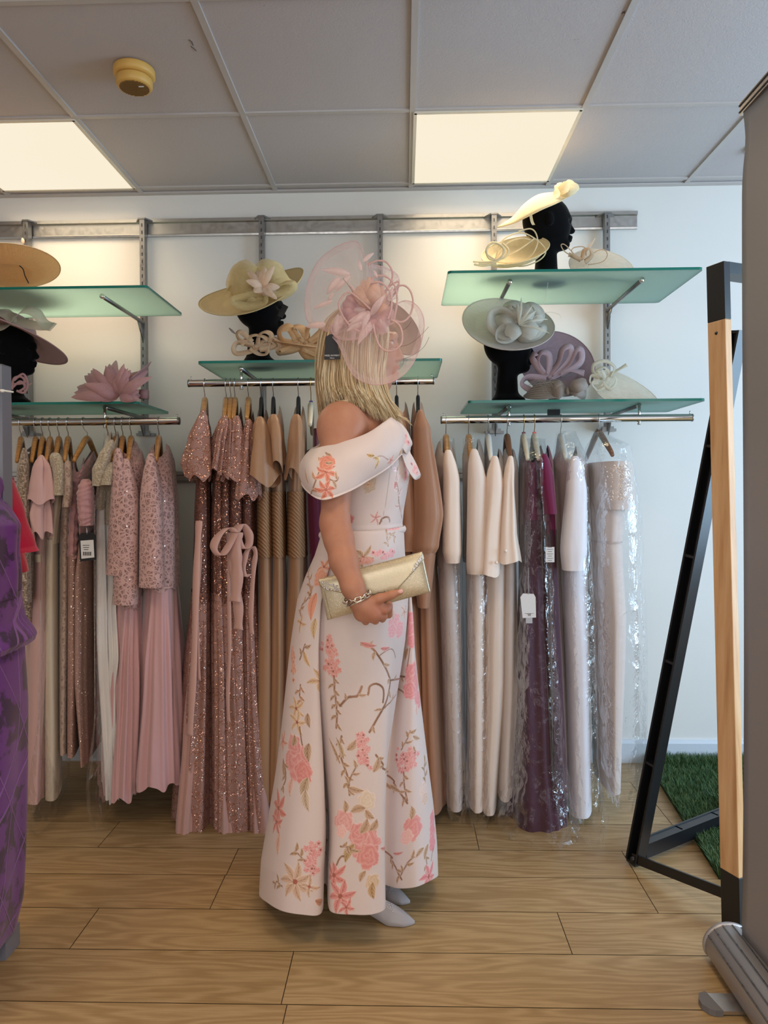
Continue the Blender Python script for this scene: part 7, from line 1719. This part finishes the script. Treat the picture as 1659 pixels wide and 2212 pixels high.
# ------------------------------------------------------------------ roll-up banner
M_ban = paint('banner_grey', srgb(142, 139, 140), .42, .01, 40, .02)
r = empty('roller_banner', (.87, 1.45, 0), 'roll-up banner stand showing its plain grey back', 'banner stand')
xb = P(1606, 2000, 1.80)[0]; y1b, y0b = 1.81, .98; ztb = P(1630, 242, 1.81)[2]
G = []
for z in np.linspace(.085, ztb-.0, 60):
    f = z/ztb; edge = y1b-.0-.018*math.exp(-((f-.965)/.03)**2)
    G.append([(xb+.012*math.sin(pi*(y-y0b)/(edge-y0b))+.004*math.sin(f*5)+.010*f, y, z) for y in np.linspace(y0b, edge, 30)])
o = grid_obj('banner_sheet', np.array(G), M_ban, r); solid(o, .0012, 0)
xt = xb+.010
tb2 = MB().box((xt+.001, (y0b+y1b)/2+.004, ztb+.012), (.014, y1b-y0b+.012, .030)); tb2.build('top_rail', metal('banner_rail', srgb(214, 196, 178), .3), r, smooth=False)
MB().box((xt-.007, (y0b+y1b)/2+.004, ztb+.004), (.002, y1b-y0b+.014, .003)).box((xt-.007, (y0b+y1b)/2+.004, ztb+.020), (.002, y1b-y0b+.014, .004)).build('rail_groove', M_dk, r, smooth=False)
M_bal = NT('banner_aluminium').set(Base_Color=srgb(178, 174, 174), Metallic=.45, Roughness=.36).m
pr_ = []
for a in np.linspace(-20, 200, 24):
    rr = .060; pr_.append((xb-.012+math.cos(math.radians(a))*.062, .042+math.sin(math.radians(a))*.055))
pr_ += [(xb-.058, .012), (xb-.048, .004), (xb+.04, .004), (xb+.048, .02)]
MB().prism(pr_, y0b-.0, y1b+.04, 'y').build('cassette', M_bal, r)
cg = MB()
for a in (40, 62, 84, 106, 128, 150):
    cx2, cz2 = xb-.012+math.cos(math.radians(a))*.0622, .042+math.sin(math.radians(a))*.0552; cg.box((cx2, (y0b+y1b+.04)/2, cz2), (.003, y1b-y0b+.04, .003))
cg.build('ribbing', metal('banner_rib', srgb(160, 158, 158), .3), r)
pe = [(xb-.012+(p[0]-xb+.012)*1.04, .042+(p[1]-.042)*1.04) for p in pr_]; pe = [(a, max(.002, b)) for a, b in pe]
MB().prism(pe, y1b+.039, y1b+.050, 'y').build('end_cap', M_bal, r)
# swivelling foot
ftY = 1.69; fx0, fx1 = P(1512, 2165, ftY)[0], xb
MB().prism([(fx0+.022, ftY-.030), (fx1, ftY-.030), (fx1, ftY+.030), (fx0+.022, ftY+.030)], .004, .012, 'z').build('foot', metal('foot_metal', srgb(196, 190, 184), .4), r, smooth=False)
cp_ = [(fx0+.022, ftY+.032), (fx0+.008, ftY+.026), (fx0, ftY+.008), (fx0, ftY-.010), (fx0+.010, ftY-.026), (fx0+.022, ftY-.032), (fx0+.040, ftY-.032), (fx0+.026, ftY+.032)]
MB().prism(cp_, .001, .015, 'z').build('foot_cap', paint('grey_rubber', srgb(112, 110, 112), .6), r, smooth=False)

# ------------------------------------------------------------------ artificial grass
t = NT('artificial_turf').set(Roughness=.6); v = t.coord('Object'); n1 = t.noise(v, 9, 3); a_ = t.n('ShaderNodeVertexColor', layer_name='Col')
t.l(t.mixc(t.math('MULTIPLY', n1.outputs[0], .5), a_.outputs[0], srgb(28, 66, 22)), t.b.inputs['Base Color']); M_turf = t.m
e0, e1 = P(1408, 1650, 3.17), P(1560, 1900, 2.19)
ga = np.array([P(1396, 1640, 3.20)[0], 3.20]); gb = np.array([P(1553, 1895, 2.245)[0], 2.245])
mb = MB().prism([(ga[0], ga[1]), (gb[0], gb[1]), (2.6, gb[1]-.35), (2.6, 3.20)], .001, .008, 'z')
o = mb.build('turf_backing', cloth('turf_base', srgb(22, 40, 18), .9, 0), smooth=False); 
n = 62000; gu = RNG.random(n)**1.3; gv = RNG.random(n); xx = None
L0 = ga[None, :]*(1-gv[:, None])+gb[None, :]*gv[:, None]; Xr = L0[:, 0]+gu*1.15; Yr_ = L0[:, 1]
keep = Yr_ < 3.195; Xr, Yr_ = Xr[keep], Yr_[keep]; n = len(Xr)
hgt = RNG.uniform(.022, .040, n)+np.where(Yr_ > 3.1, .012, 0); azi = RNG.uniform(0, 2*pi, n); lean = RNG.uniform(.1, .9, n)*hgt; wdt = RNG.uniform(.0007, .0013, n)
wx, wy = -np.sin(azi)*wdt, np.cos(azi)*wdt; lx, ly = np.cos(azi)*lean, np.sin(azi)*lean
bV = np.stack([np.stack([Xr-wx, Yr_-wy, np.full(n, .006)], 1), np.stack([Xr+wx, Yr_+wy, np.full(n, .006)], 1), np.stack([Xr+wx*.9+lx*.4, Yr_+wy*.9+ly*.4, .006+hgt*.65], 1), np.stack([Xr-wx*.9+lx*.4, Yr_-wy*.9+ly*.4, .006+hgt*.65], 1), np.stack([Xr+lx+wx*.2, Yr_+ly, .006+hgt], 1), np.stack([Xr+lx-wx*.2, Yr_+ly, .006+hgt], 1)], 1).reshape(-1, 3)
bi = np.arange(n)[:, None]*6; bF = np.concatenate([bi+np.array([[0, 1, 2, 3]]), bi+np.array([[3, 2, 4, 5]])])
gm = mesh_np('artificial_grass', bV, bF); pal = np.array([srgb(52, 88, 38), srgb(74, 110, 52), srgb(38, 70, 28), srgb(104, 126, 72)]); set_col(gm, np.repeat(pal[RNG.integers(0, 4, n)], 6, 0))
g_ = link('artificial_grass', gm, M_turf, None, smooth=False); tag(g_, 'dark green artificial grass mat lying between wall and wooden post', 'grass', kind='stuff')
o.parent = g_
